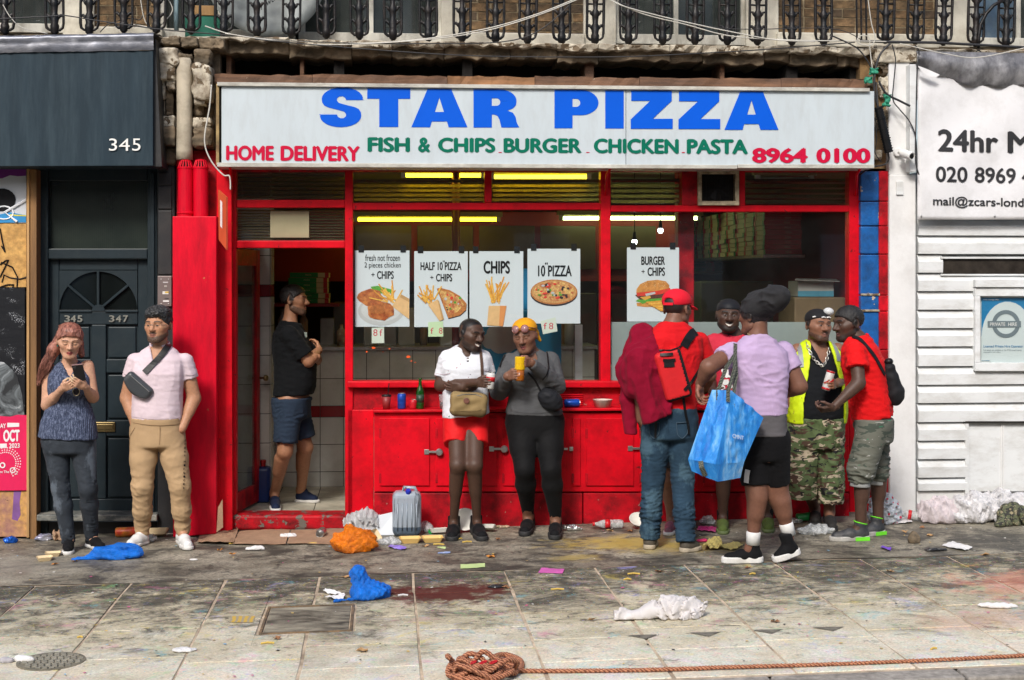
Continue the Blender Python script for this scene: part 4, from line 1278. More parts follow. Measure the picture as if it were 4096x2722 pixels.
for x0,x1,y0,y1,n_ in((950,1376,838,962,11),(950,1376,692,798,6),(1416,1936,715,808,5),(1970,2400,715,808,5),(2446,2726,712,818,5),(2984,3394,712,818,5)):
 for i in range(n_):
  y=y0+(y1-y0)*(i+.5)/n_
  a,c=at(x0,y,YW+.05),at(x1,y,YW+.05)
  hh=(y1-y0)/n_/513*.38
  G().hexa([a+Vector((0,0,-hh)),c+Vector((0,0,-hh)),c+Vector((0,.03,hh)),a+Vector((0,.03,hh))]+[a+Vector((0,.003,-hh)),c+Vector((0,.003,-hh)),c+Vector((0,.033,hh)),a+Vector((0,.033,hh))]).build('louvre',M['louvre'],ps)
fr(1389,1526,3397,1552,Y=YW-.10,d=.16,nm='window_sill',bev=.008)
fr(1389,1553,3397,1640,Y=YW-.03,d=.06,m_='red_old',nm='recess_panel')
fr(1390,1640,1495,2115,Y=YW-.05,d=.06,nm='side_panel')
YC=-.15
ct=at(1496,1640,YC);cz=ct.z
a,c=at(1492,1640,YC),at(3399,1640,YC)
G().box(a.x,c.x,YC-.025,YW-.03,cz-.022,cz).build('ledge_top',M['red'],ps,bev=.006)
cup=fr(1496,1652,3397,1968,Y=YC+.012,d=.2,m_='red',nm='cupboard_front')
for x0,x1 in((1496,2128),(2131,2330),(2334,2900),(2904,3397)):
 fr(x0,1974,x1,2125,Y=YC+.004,d=.2,m_='red_old',nm='plinth_board')
for i,(x0,x1)in enumerate(((1519,1718),(1745,1988),(2012,2130),(2148,2262),(2290,2322),(2345,2535),(2560,2790),(2815,3090),(3115,3385))):
 d_=fr(x0,1674,x1,1944,Y=YC-.002,d=.03,nm='cupboard_door',bev=.003)
 for yy in(1715,1895):
  G().pbox(x0-3,yy,x0+6,yy+38,YC-.006,.01).build('hinge',M['red_old'],d_,bev=.002)
for x,y in((1741,1809),(2001,1797),(2265,1797),(2556,1795)):
 lk=empty('hasp',at(x,y,YC-.01));lk.parent=ps;lk.location=at(x,y,YC-.01)-worg(ps)
 G().pbox(x-44,y-10,x-25,y+10,YC-.01,.01).build('plate',M['steel'],lk,bev=.002)
 G().pbox(x-25,y-4,x+6,y+4,YC-.014,.008).build('bar',M['steel'],lk,bev=.001)
 if x<2100:G().lathe([(.028,0),(.028,.02),(.022,.026)],at(x+16,y,YC-.012),(0,-1,0),18).build('padlock',M['steel'],lk,bev=0)
 else:G().pbox(x+12,y-8,x+28,y+8,YC-.01,.01).build('staple',M['steel'],lk,bev=.002)
for x0,x1 in((2232,2332),(2478,2535)):
 v=empty('vent',at(x0,1620,0));v.parent=ps;v.location=at(x0,1620,.04)-worg(ps)
 for k in range(6):
  y=1578+k*8
  G().pbox(x0,y,x1,y+4.5,YW-.045,.02).build('slat',M['red'],v,bev=.001)
fr(930,2062,1384,2122,Y=-.01,d=.25,m_='red_scuffed',nm='threshold',bev=.02)
ef=empty('extractor_fan',at(2875,822,YW-.06),'square extractor fan with a dirty cream frame in the upper lights','fan')
for x0,y0,x1,y1 in((2793,680,2957,697),(2793,805,2957,822),(2793,697,2808,805),(2941,697,2957,805)):
 G().pbox(x0,y0,x1,y1,YW-.09,.1).build('frame',mat('dirty_cream',(.5,.42,.28),.6,.2,9,(.05,.04,.02),.7,14),ef,bev=.004)
G().pbox(2808,697,2941,805,YW-.03,.02).build('backing',M['void'],ef)
g=G()
for k in range(22):
 x=2808+k*6.2
 g.tube([at(x,697,YW-.075),at(x,805,YW-.075)],.0012,4)
for k in range(18):
 y=698+k*6.1
 g.tube([at(2808,y,YW-.074),at(2941,y,YW-.074)],.0012,4)
g.build('grille',M['iron'],ef)
c0=at(2875,751,YW-.04)
g=G()
for k in range(6):
 a_=k*math.pi/3
 u=Vector((math.cos(a_),0,math.sin(a_)));v_=Vector((-math.sin(a_),0,math.cos(a_)))
 g.hexa([c0+u*.015-v_*.01,c0+u*.1-v_*.03+Vector((0,.012,0)),c0+u*.1+v_*.03-Vector((0,.012,0)),c0+u*.015+v_*.01]+[q+Vector((0,.002,0))for q in(c0+u*.015-v_*.01,c0+u*.1-v_*.03+Vector((0,.012,0)),c0+u*.1+v_*.03-Vector((0,.012,0)),c0+u*.015+v_*.01)])
g.build('blades',M['black'],ef)
# interior
rm=empty('shop_interior',(1.2,2.4,.07),kind='structure')
ZF=.06
X0,X1,YB=at(880,1500,.3).x,at(3450,1500,.3).x,5.2
G().box(X0,X1,.16,YB,-.1,ZF-.004).build('floor_bed',M['grout'],rm)
for i in range(12):
 for j in range(8):
  x,y=X0+.05+i*.34,.18+j*.34
  if x<1.0 and y<2.0:G().box(x,x+.332,y,y+.332,ZF-.02,ZF).build('floor_tile',M['floor_tile'],rm)
G().box(X0,X1,.2,YB,2.95,3.0).build('ceiling',M['ceiling'],rm)
G().box(X0,X1,YB,YB+.1,0,3.0).build('back_wall',M['inner_dark'],rm)
G().box(X0-.1,X0,.2,YB,0,3.0).build('side_wall',M['inner_dark'],rm)
G().box(X1,X1+.1,.2,YB,0,3.0).build('side_wall',M['inner_red'],rm)
G().box(at(1000,900,3.2).x,at(2700,900,3.2).x,3.2,3.25,1.9,2.6).build('bulkhead',M['inner_red'],rm)
YT=1.75
xa,xb=at(1000,1500,YT).x,at(2390,1500,YT).x
zt=at(1300,1402,YT).z
G().box(xa,xb,YT+.01,YT+.6,ZF,zt).build('counter_core',M['grout'],rm)
G().box(xa,xb,YT-.03,YT+.65,zt,zt+.03).build('counter_top',M['steel'],rm)
tw,th=.207,.245
nx=int((xb-xa)/tw)
zs=[ZF+.0,ZF+.135,ZF+.135+th,ZF+.135+2*th,ZF+.135+2*th+.1,ZF+.235+3*th,zt]
for i in range(nx+1):
 for j in range(6):
  x_=xa+i*tw
  if x_+tw>xb:continue
  if zs[j+1]-zs[j]<.02:continue
  G().box(x_+.003,x_+tw-.003,YT,YT+.015,zs[j]+.003,zs[j+1]-.003).build('wall_tile',M['tile_red']if j==3 else M['tile'],rm)
xp0,xp1=at(1030,1500,.95).x,at(1080,1500,.95).x
G().box(X0+.02,xp1,.96,1.2,ZF,2.9).build('pier',M['grout'],rm)
z=ZF
k=0
while z<2.6:
 h_=.1 if k==7 else.245
 G().box(xp0-.2,xp1-.002,.945,.965,z+.003,z+h_-.003).build('wall_tile',M['tile_red']if h_<.2 else M['tile'],rm)
 G().box(xp1-.0,xp1+.008,.97,1.3,z+.003,z+h_-.003).build('wall_tile',M['tile_red']if h_<.2 else M['tile'],rm)
 z+=h_;k+=1
G().box(at(1330,1300,2.2).x,at(1420,1300,2.2).x,2.2,2.8,zt,zt+.42).build('steel_cabinet',mat('dull_steel',(.12,.11,.09),.35,.2,4,metal=.6),rm,bev=.01)
G().box(at(1900,1300,2.4).x,at(2390,1300,2.4).x,2.4,3.0,zt,zt+.5).build('steel_cabinet',mat('dull_steel2',(.10,.09,.07),.35,.2,4,metal=.6),rm,bev=.01)
G().tube([at(1824,690,.75),Vector((at(1824,690,.75).x,.75,ZF))],.035,14).build('column',mat('dark_red_pipe',(.14,.008,.01),.4,.2),rm,smooth=True)
fr2=G().box(at(2713,900,.4).x,at(2777,900,.4).x,.4,.55,ZF,2.95).build('column',M['red_old'],rm,bev=.01)
G().box(at(2090,900,1.0).x,at(2090,900,1.0).x+.012,1.0,1.02,ZF,2.0)
bc=empty('blue_cabinet',at(2090,1523,.6),'blue display cabinet with a pale cloud print inside the window','cabinet')
G().pbox(1930,1240,2246,1640,.6,.5).build('body',mat('sky_blue_panel',(.004,.2,.36),.4,.1,3),bc,bev=.01)
G().pbox(2090,1075,2180,1240,.62,.3).build('header',mat('sky_blue_panel2',(.01,.24,.5),.4,.1,3),bc,bev=.01)
cp=mat('cloud_print',(.36,.37,.33),.6,.05)
for k_,(x,y,r_)in enumerate(((1960,1365,32),(1978,1335,32),(2010,1322,32),(2045,1345,34),(2050,1370,30),(2000,1372,44),(2030,1378,34))):pflat('cloud_print',circ(x,y,r_,n=18),.598-.0006*k_,cp,bc,.0005)
G().pbox(2300,1300,2330,1530,.7,.03).build('white_post',M['white_board'],rm)
ib=random.Random(4)
cl_m=[mat('tin_steel',(.35,.33,.28),.3,.2,5,metal=.7),mat('tub_white',(.5,.48,.42),.5,.1),mat('carton_brown',(.3,.18,.09),.8,.2),mat('bottle_brown',(.12,.05,.02),.3,.2),mat('menu_cream',(.5,.42,.25),.6,.3,30,(.3,.05,.03),.7,20)]
x=xa+.1
while x<xb-.2:
 w_,h_=ib.uniform(.08,.24),ib.uniform(.1,.34)
 if ib.random()<.8:
  y_=YT+.15+ib.uniform(0,.2)
  if ib.random()<.4:G().lathe([(w_*.3,0),(w_*.32,h_*.7),(w_*.12,h_*.85),(w_*.12,h_)],(x,y_,zt+.03),seg=14).build('counter_jar',ib.choice(cl_m),rm,smooth=True)
  else:G().box(x,x+w_,y_,y_+.2,zt+.03,zt+.03+h_).build('counter_box',ib.choice(cl_m),rm,bev=.006)
 x+=w_+ib.uniform(.01,.08)
for i in range(5):
 xm=at(1420,1000,3.18).x+i*.62
 G().box(xm,xm+.56,3.165,3.18,2.02,2.46).build('menu_board',mat('menu_dark',(.07,.045,.025),.4,.2,5)if i==0 else bpy.data.materials['menu_dark'],rm,bev=.004)
for i in range(14):
 G().box(at(1420,1000,YB).x+i*.42,at(1420,1000,YB).x+i*.42+.41,YB-.012,YB-.001,.06,1.75).build('back_tile_column',M['tile'],rm)
G().box(at(2420,1300,1.4).x,at(2700,1300,1.4).x,1.4,1.9,ZF,1.15).build('work_top',cl_m[0],rm,bev=.01)
G().box(at(2800,1200,3.0).x,at(3150,1200,3.0).x,3.0,3.5,ZF,1.9).build('fridge',mat('fridge_body',(.2,.19,.17),.35,.1,3),rm,bev=.02)
def tube_light(x0,x1,y,Y,m_,label):
 e=empty('strip_light',at(x0,y,Y),label,'lamp','fluorescent strip lights in the shop')
 a_,c_=at(x0,y,Y),at(x1,y,Y)
 G().tube([a_,c_],.017,10).build('tube',m_,e,smooth=True)
 G().box(a_.x-.04,c_.x+.04,Y-.03,Y+.03,a_.z+.03,a_.z+.075).build('batten',mat('lamp_batten',(.4,.36,.2),.5),e)
 for p in(a_,c_):G().box(p.x-.02,p.x+.02,Y-.02,Y+.02,p.z-.02,p.z+.03).build('holder',M['white_board'],e)
tube_light(1614,1932,702,.75,M['tube_yellow'],'yellow strip light in the upper left light of the shop window')
tube_light(1967,2355,708,.75,M['tube_yellow'],'yellow strip light in the upper middle light of the shop window')
tube_light(1424,1993,879,2.6,M['tube_yellow'],'long yellow strip light deeper inside above the posters')
tube_light(2244,2795,874,2.9,M['tube_green'],'long greenish white strip light deeper inside the shop')
off=mat('unlit_tube',(.45,.44,.42),.3)
tube_light(3030,3245,716,.6,off,'unlit strip light in the upper right light')
for x,y,lab in((2642,922,'upper bare cold white bulb hanging behind the burger poster window'),(2538,968,'lower bare cold white bulb just above the burger poster')):
 e=empty('hanging_bulb',at(x,y,1.6),lab,'lamp')
 c_=at(x,y,1.6)
 G().lathe([(.004,-.028),(.014,-.025),(.022,-.012),(.023,.004),(.02,.016)],c_,seg=20).build('bulb',M['bulb'],e,smooth=True)
 G().lathe([(.02,.016),(.015,.06),(.012,.09)],c_,seg=12).build('cap',M['black'],e,smooth=True)
 G().tube([c_+Vector((0,0,.09)),Vector((c_.x,c_.y,2.95))],.004,6).build('flex',M['black'],e)
cm=[mat('box_cream',(.5,.43,.27),.7,.1),mat('box_red',(.42,.018,.03),.6,.1),mat('box_green',(.006,.17,.04),.6,.1)]
def box_mesh(style):
 g_=G()
 L_,W_,H_=.33,.33,.043
 g_.mat(0).box(0,L_,0,W_,0,H_-.004)
 g_.mat(0).box(-.002,L_+.002,-.002,W_+.002,H_-.008,H_-.003)
 if style=='red':g_.mat(1).box(.0,L_,-.004,-.0025,0,H_-.002)
 if style=='green':
  g_.mat(2).box(.0,L_*.72,-.004,-.0025,0,H_-.002);g_.mat(1).box(L_*.9,L_,-.004,-.0025,0,H_-.002)
 g_.mat(2).box(-.0045,-.0028,0,W_*.16,0,H_-.002)
 g_.mat(1).box(-.0045,-.0028,W_*.84,W_,0,H_-.002)
 me=bpy.data.meshes.new('pizza_box')
 me.from_pydata(g_.v,[],g_.f)
 for m_ in cm:me.materials.append(m_)
 me.polygons.foreach_set('material_index',g_.m)
 return me
pbm={k:box_mesh(k)for k in('red','green')}
def put_box(kind,x,y,z,label,group,scale=1.0,rz=0.0):
 o=bpy.data.objects.new('pizza_box',pbm[kind]);col.objects.link(o)
 o.location=(x,y,z);o.scale=(scale,)*3;o.rotation_euler[2]=rz
 tag(o,label,'box',group)
 return o
xs_=at(3058,950,1.25).x
zb=at(3100,1018,1.25).z
ORD=('lowest','second','third','fourth','fifth','sixth','seventh','eighth','ninth')
sh=empty('box_shelf',Vector((xs_,1.25,zb)),'steel shelf carrying the pizza boxes behind the right-hand window','shelf')
G().box(xs_-.02,xs_+.36,1.22,4.4,zb-.03,zb-.004).build('board',M['steel'],sh)
for st_ in range(9):
 for lv in range(10 if st_ else 9):
  o_=put_box('red',xs_+bk.uniform(-.012,.012),1.25+st_*.345+bk.uniform(-.01,.01),zb+lv*.0435,ORD[lv]+' red fronted pizza box from the bottom at the shelf\'s near end' if st_==0 else 'cream sided pizza box in the receding shelf stacks','near shelf pizza boxes' if st_==0 else 'receding shelf pizza boxes')
  if st_==0:text_mesh('PIZZA','lettering',cm[0],o_,o_.location.x+.18,o_.location.z+.014,.014,o_.location.y-.006,xs=1.1)
for lv in range(9):
 q=at(3055,1014-lv*21.2,1.24)
xs2,zb2=at(2345,1000,4.2).x,at(2345,1085,4.2).z
sh2=empty('box_shelf',Vector((xs2,4.2,zb2)),'steel shelf of pizza boxes against the back wall','shelf')
G().box(xs2-.1,xs2+1.5,4.15,4.6,zb2-.03,zb2-.004).build('board',M['steel'],sh2)
for st_ in range(4):
 for lv in range(12):
  put_box('green',xs2+st_*.36+bk.uniform(-.01,.01),4.2,zb2+lv*.0435,'green edged pizza box in the back wall stacks','back wall pizza boxes')
q=at(1156,1214,1.9)
k_=at(1256,1214,1.9).x-q.x
for lv in range(6):
 o_=put_box('green',q.x+(.0 if lv>1 else.02)+bk.uniform(-.012,.012),1.9,q.z+lv*.0445*1.05,ORD[lv]+' green pizza box from the bottom behind the man in the doorway','doorway pizza boxes',1.05)
 text_mesh('PIZZA','lettering',cm[0],o_,o_.location.x+.13,o_.location.z+.016,.013,o_.location.y-.006,xs=1.1)
G().box(q.x-.3,q.x+.45,1.85,2.4,q.z-.03,q.z-.003).build('box_shelf',mat('red_shelf',(.2,.008,.01),.5),None,loc=(q.x,1.9,q.z-.03),tags=('dark red shelf under the green pizza boxes in the doorway','shelf'))
wc=empty('brown_cabinet',at(3280,1290,.7),'brown cabinet behind the frosted glass under a white carton','cabinet')
G().pbox(3178,1190,3382,1700,.7,.5).build('body',mat('brown_panel',(.16,.11,.06),.6,.2),wc,bev=.01)
wx=empty('white_carton',at(3250,1188,.75),'open white carton with pale blue print on the brown cabinet','carton')
G().pbox(3192,1125,3335,1188,.78,.3).build('body',mat('white_carton_card',(.5,.5,.48),.6,.08),wx,bev=.004)
G().pbox(3192,1165,3335,1187,.776,.003).build('band',mat('pale_blue_print',(.1,.35,.5),.6),wx)
g=G();p=[at(3180,1122,.7),at(3360,1128,.7),at(3345,1118,.95),at(3185,1116,.95)]
g.add(p+[v+Vector((0,0,.004))for v in p],[(0,1,2,3),(7,6,5,4),(0,4,5,1),(1,5,6,2),(2,6,7,3),(3,7,4,0)]).build('flap',mat('white_flap',(.55,.55,.53),.6),wx)
od=empty('open_shop_door',at(940,2050,.18),'red glazed shop door standing open inwards at the left','door')
hx=at(934,1500,.18).x;ox=at(1040,1500,.88).x
def dq(u0,u1,z0,z1,th=.04):
 """slab along the swung door line, u in 0..1 from hinge"""
 A=Vector((hx,.18,0));Bv=Vector((ox,.88,0));d_=Bv-A;n_=Vector((-d_.y,d_.x,0)).normalized()*th
 p0,p1=A+d_*u0,A+d_*u1
 return[Vector((p0.x,p0.y,z0)),Vector((p1.x,p1.y,z0)),Vector((p1.x,p1.y,z1)),Vector((p0.x,p0.y,z1))]+[Vector((p0.x,p0.y,z0))+n_,Vector((p1.x,p1.y,z0))+n_,Vector((p1.x,p1.y,z1))+n_,Vector((p0.x,p0.y,z1))+n_]
ZD=at(940,995,.18).z
for u0,u1,z0,z1 in((0,.16,ZF+.02,ZD),(.86,1,ZF+.02,ZD),(.16,.86,ZD-.13,ZD),(.16,.86,ZF+.02,ZF+.17)):
 G().hexa(dq(u0,u1,z0,z1)).build('stile' if u1-u0<.5 else 'rail',M['red_old'],od,bev=.004)
gq=dq(.16,.86,ZF+.17,ZD-.13,.005)
G().add([v+Vector((-.012,.012,0))for v in gq[:4]],[(0,1,2,3)]).build('pane',glass('door_glass',(.7,.75,.7),.06,.08),od)
hc=Vector((ox,.86,at(1046,1512,.88).z))
G().lathe([(.01,0),(.01,.03),(.024,.04),(.028,.055),(.02,.07),(.004,.074)],hc,(1,-.3,0),14).build('knob',M['brass'],od,smooth=True)
nt_=G().pbox(1081,845,1236,951,YW+.03,.002).build('taped_note',mat('yellowed_paper',(.42,.36,.22),.7,.08),None,loc=at(1081,951,YW+.03),tags=('yellowed sheet of paper taped inside the light over the doorway','paper'))
bd=empty('blue_drum',at(1052,1998,.9),'blue plastic drum with a red cap inside the doorway','drum')
c_=at(1052,1998,.9);c_.z=ZF
db=mat('dark_blue_plastic',(.006,.025,.13),.35,.15)
G().box(c_.x-.065,c_.x+.065,.85,1.0,ZF,ZF+.30).build('body',db,bd,bev=.03,seg=3)
G().lathe([(.02,.3),(.02,.33),(.024,.33),(.024,.352),(.0,.355)],c_+Vector((0,.02,0)),seg=12).build('cap',mat('red_cap',(.4,.01,.01),.4),bd)
# posters
YP=YW+.02
fryA,fryB=mat('fried_gold',(.85,.45,.07),.6,.25,60),mat('fried_amber',(.72,.31,.035),.6,.25,60)
kraft=mat('kraft_print',(.75,.46,.21),.6,.1,20);kraft2=mat('kraft_shade_print',(.55,.31,.12),.6,.1,20)
crust=mat('crust_print',(.48,.17,.04),.6,.4,70);cheese=mat('cheese_print',(.80,.50,.16),.6,.4,60,(.42,.05,.02),.9,32);dark_p=mat('olive_print',(.02,.015,.02),.5)
tom=mat('tomato_print',(.68,.04,.02),.6,.2,60);leaf_p=mat('leaf_print',(.09,.34,.03),.6,.3,60);chk=mat('chicken_print',(.34,.075,.02),.4,.5,40,(.68,.26,.07),.8,22)
plate_p=mat('plate_print',(.52,.53,.54),.5,.05)
def poster(x0,y0,x1,y1,label,tx=None):
 e=empty('menu_poster',at((x0+x1)/2,y1,YP),label,'poster','menu posters in the window')
 G().pbox(x0,y0,x1,y1,YP,.002).build('sheet',M['paper'],e)
 for x in(x0+25,x1-25):G().pbox(x-11,y0-20,x+11,y0+8,YP-.003,.002).build('tape',M['black'],e)
 return e
layer=[0]
def pp(e,name,pts,m_):
 layer[0]+=1
 return pflat(name,pts,YP-.0015-.0002*(layer[0]%45),m_,e,.0003)
def fries(e,cx,cy,n,spread,ln,seed,lean=0,w_=5):
 q_=random.Random(seed)
 for i in range(n):
  a_=R(90+lean+(i/(n-1)-.5)*spread+q_.uniform(-8,8))
  L_=ln*q_.uniform(.5,1.05)
  bx,by=cx+q_.uniform(-24,24),cy+q_.uniform(-8,12)
  dx,dy=math.cos(a_),-math.sin(a_)
  nx_,ny_=-dy*w_/2,dx*w_/2
  pp(e,'printed_chip',[(bx+nx_,by+ny_),(bx+dx*L_+nx_,by+dy*L_+ny_),(bx+dx*L_-nx_,by+dy*L_-ny_),(bx-nx_,by-ny_)],fryA if i%2 else fryB)
def ptx(e,s_,x0,x1,t,b_,bold=.02):
 return fit_text(s_,'lettering',M['ink'],e,x0,t,b_,x1,t,b_,YP-.0014,bold=bold)
e=poster(1420,1003,1638,1308,'menu poster of two pieces of chicken and chips')
ptx(e,'fresh not frozen',1461,1600,1019,1045,.005);ptx(e,'2 pieces chicken',1458,1603,1050,1078,.005);ptx(e,'+',1485,1499,1092,1107,.01);ptx(e,'CHIPS',1508,1575,1085,1117,.03)
layer[0]=0
pp(e,'printed_plate',circ(1524,1245,92,58,26),plate_p);pp(e,'printed_plate',circ(1524,1240,80,48,26),mat('plate_inner',(.62,.63,.64),.5))
pp(e,'printed_leaf',[(1482,1148),(1510,1144),(1570,1160),(1575,1175),(1500,1175)],leaf_p)
pp(e,'printed_chicken',circ(1482,1192,50,36,16,jit=.12,seed=2),chk)
fries(e,1560,1205,16,110,84,4,25)
pp(e,'printed_bag',[(1568,1225),(1605,1178),(1637,1205),(1637,1278),(1600,1250)],kraft);pp(e,'printed_bag',[(1605,1178),(1637,1196),(1637,1210),(1600,1190)],kraft2)
pp(e,'printed_chicken',circ(1520,1245,54,38,16,jit=.12,seed=5),chk);pp(e,'printed_chicken',circ(1508,1240,30,18,12,jit=.2,seed=6),mat('chicken_glaze',(.4,.13,.035),.35,.4,40))
e=poster(1657,1006,1871,1309,'menu poster of a half pizza and a bag of chips')
ptx(e,'HALF 10 PIZZA',1682,1846,1049,1082,.03);ptx(e,"''",1771,1779,1043,1050,.02);ptx(e,'+',1721,1734,1104,1117,.01);ptx(e,'CHIPS',1744,1809,1096,1127,.03)
layer[0]=0
pz_o=[(1747,1155),(1760,1152),(1800,1162),(1840,1185),(1866,1215),(1864,1240),(1840,1262),(1793,1274)]
pp(e,'printed_crust',[(x+1,y+4)for x,y in pz_o],dark_p);pp(e,'printed_crust',pz_o,crust)
pp(e,'printed_topping',[(1756,1162),(1800,1170),(1836,1192),(1856,1220),(1830,1248),(1797,1262)],cheese)
q_=random.Random(8)
for i in range(14):
 x,y=1775+q_.uniform(0,65),1180+q_.uniform(0,62)
 if x-1765>(y-1170)*.3:pp(e,'printed_topping',circ(x,y,q_.uniform(3,6.5),n=8,jit=.2,seed=i),(dark_p,tom,leaf_p,plate_p)[i%4])
fries(e,1718,1205,15,90,78,9,18)
pp(e,'printed_bag',[(1712,1220),(1750,1198),(1776,1278),(1758,1285)],kraft);pp(e,'printed_bag',[(1750,1198),(1756,1205),(1776,1278),(1768,1281)],kraft2)
e=poster(1878,1006,2093,1308,'menu poster with one bag of chips only')
ptx(e,'CHIPS',1934,2040,1044,1096,.04)
layer[0]=0
fries(e,1985,1205,20,62,96,12,0)
pp(e,'printed_bag',[(1955,1224),(2026,1224),(2012,1306),(1948,1302)],kraft);pp(e,'printed_bag',[(2000,1224),(2026,1224),(2012,1306),(1996,1305)],mat('orange_reflection_print',(.7,.27,.08),.6,.1))  # orange edge of the bag: window reflection put into the print colour
e=poster(2110,996,2321,1295,'menu poster of a whole round pizza')
ptx(e,'10 PIZZA',2152,2287,1062,1107,.03);ptx(e,"''",2180,2191,1051,1060,.02)
layer[0]=0
pp(e,'printed_crust',circ(2216,1176,94,50,30),dark_p);pp(e,'printed_crust',circ(2216,1169,94,50,30),crust);pp(e,'printed_crust',circ(2216,1168,89,45,30),mat('crust_edge',(.56,.29,.1),.6,.3,60));pp(e,'printed_topping',circ(2216,1166,80,39,28),cheese)
q_=random.Random(18)
for i in range(34):
 a_,r_=q_.uniform(0,6.28),math.sqrt(q_.uniform(0,1))
 pp(e,'printed_topping',circ(2216+72*r_*math.cos(a_),1165+33*r_*math.sin(a_),q_.uniform(4,7.5),q_.uniform(3,5),9),(dark_p,tom,leaf_p,dark_p,plate_p,tom)[i%6])
e=poster(2508,991,2716,1287,'menu poster of a burger above the red cap')
ptx(e,'BURGER',2565,2660,1026,1061,.035);ptx(e,'+',2566,2579,1080,1094,.01);ptx(e,'CHIPS',2590,2660,1070,1105,.035)
layer[0]=0
bun=mat('bun_print',(.72,.32,.08),.5,.3,22,(.38,.12,.02),.7,16);patty=mat('patty_print',(.1,.03,.018),.6,.5,70)
pp(e,'printed_bun',[(2546,1212),(2548,1225),(2580,1229),(2640,1228),(2668,1210)],bun)
pp(e,'printed_lettuce',[(2542,1206),(2552,1198),(2580,1192),(2640,1188),(2672,1182),(2676,1200),(2660,1214),(2640,1206),(2620,1216),(2596,1208),(2570,1217),(2560,1210)],leaf_p)
pp(e,'printed_patty',[(2540,1182),(2560,1172),(2670,1162),(2678,1182),(2640,1194),(2560,1200)],patty)
pp(e,'printed_tomato',[(2545,1172),(2570,1166),(2680,1152),(2684,1168),(2640,1178),(2550,1186)],tom);pp(e,'printed_onion',[(2581,1176),(2620,1168),(2622,1176),(2584,1186)],plate_p);pp(e,'printed_cheese',[(2560,1190),(2600,1184),(2604,1192),(2580,1202)],mat('slice_print',(.7,.36,.05),.6))
pp(e,'printed_bun',[(2545,1172),(2546,1158),(2560,1138),(2590,1124),(2630,1120),(2662,1126),(2678,1142),(2676,1154),(2630,1164)],bun)
for i in range(22):
 x,y=q_.uniform(2570,2665),q_.uniform(1126,1148);pp(e,'printed_seed',circ(x,y,1.8,1.2,6),mat('seed_print',(.75,.55,.3),.6)if i==0 else bpy.data.materials['seed_print'])
for i in range(7):pp(e,'printed_chip',[(2584+i*9,1208+i*5),(2650+i*8,1202+i*7),(2651+i*8,1208+i*7),(2585+i*9,1215+i*5)],fryA if i%2 else fryB)
pink=mat('red_pen',(.55,.06,.09),.6)
pr=mat('price_paper',(.62,.68,.60),.6,.04);prg=mat('neon_price_paper',(.55,.72,.45),.6,.04)
def slip(pts,txt,x0,x1,t,b_,m_,label,Y=YP-.004):
 e=empty('price_slip',at(*pts[0],Y),label,'paper','handwritten price slips')
 pflat('sheet',pts,Y,m_,e,.001)
 for s_,a_,c_ in txt:fit_text(s_,'lettering',pink,e,a_,t,b_,c_,t,b_,Y-.001)
slip([(1487,1312),(1536,1310),(1537,1373),(1487,1374)],(('8',1493,1510),('f',1518,1530)),0,0,1318,1345,pr,'handwritten price slip under the chicken poster')
slip([(1713,1290),(1772,1286),(1773,1347),(1713,1348)],(('f',1722,1734),('8',1756,1770)),0,0,1312,1336,prg,'greenish price slip under the half pizza poster')
slip([(2162,1286),(2222,1270),(2230,1326),(2172,1338)],(('f',2174,2188),('8',2196,2213)),0,0,1292,1318,pr,'tilted price slip under the whole pizza poster')
og=mat('orange_paint',(.75,.1,.01),.5)
ps_=empty('paint_splash',at(1560,1400,YW-.003),'orange paint spots splashed on the left window glass','splash')
for i,(x,y,r_)in enumerate(((1494,1392,9),(1467,1408,6),(1557,1396,5),(1634,1428,11),(1532,1409,3),(1661,1451,4),(1645,1445,5))):pflat('spot',circ(x,y,r_*.75,r_*.5,9,jit=.3,seed=i),YW-.003,og,ps_)
# blue and red pilaster, pale pilaster
bp=empty('blue_red_pilaster',at(3500,2090,0),'peeling blue and red painted brick pilaster at the right of the shop','pilaster')
G().pbox(3438,676,3556,2110,.02,.3).build('core',M['red_old'],bp)
ys=[684,806,905,1018,1182,1246,1400,1540,1680,1830,1980,2100]
for i in range(len(ys)-1):
 a=1182 if i==3 else ys[i+1]
 G().pbox(3443,ys[i]+2,3516,ys[i+1]-2,-.02+.004*(i%3),.06).build('brick_face',M['blue_old']if i<7 else M['red_old'],bp,bev=.007)
 G().pbox(3517,ys[i]+1,3555,ys[i+1]-1,-.03+.004*(i%2),.07).build('brick_face',M['red_old'],bp,bev=.007)
for y in(1182,1246):G().pbox(3445,y-7,3520,y+1,-.027,.02).build('paint_flake',M['stone_pale'],bp,bev=.002)
wpil=empty('pale_pilaster',at(3610,2060,-.05),'tall off-white pilaster between the pizza shop and the cab office','pilaster')
G().pbox(3558,700,3664,2066,-.06,.3).build('shaft',M['white_wall'],wpil,bev=.008)
G().pbox(3556,228,3640,702,-.05,.3).build('upper_shaft',M['white_wall'],wpil,bev=.008)
G().pbox(3440,226,3570,700,.02,.2).build('broken_brick',mat('ochre_brick',(.25,.15,.06),.9,.3,9,(.05,.03,.02),.6,8,.5),wpil)
for i,(x0,y0,x1,y1)in enumerate(((3500,245,3568,300),(3520,305,3565,395),(3505,440,3560,520),(3490,225,3560,262),(3470,300,3500,345),(3460,600,3530,640))):
 rock('render_flake',x0,y0,x1,y1,-.03,.08,M['stone_pale']if i%2 else M['stone'],300+i,wpil,.16)
G().pbox(3500,178,3668,250,-.07,.3).build('capital',M['stone_pale'],wpil,bev=.01)
G().pbox(3586,725,3614,780,-.075,.02).build('junction_plate',M['white_board'],wpil,bev=.004)
G().pbox(3640,258,3666,688,-.14,.1).build('trunking',M['white_board'],wpil,bev=.003)
co=empty('cab_office_front',at(3880,2060,0),'white boarded cab office front','shop front')
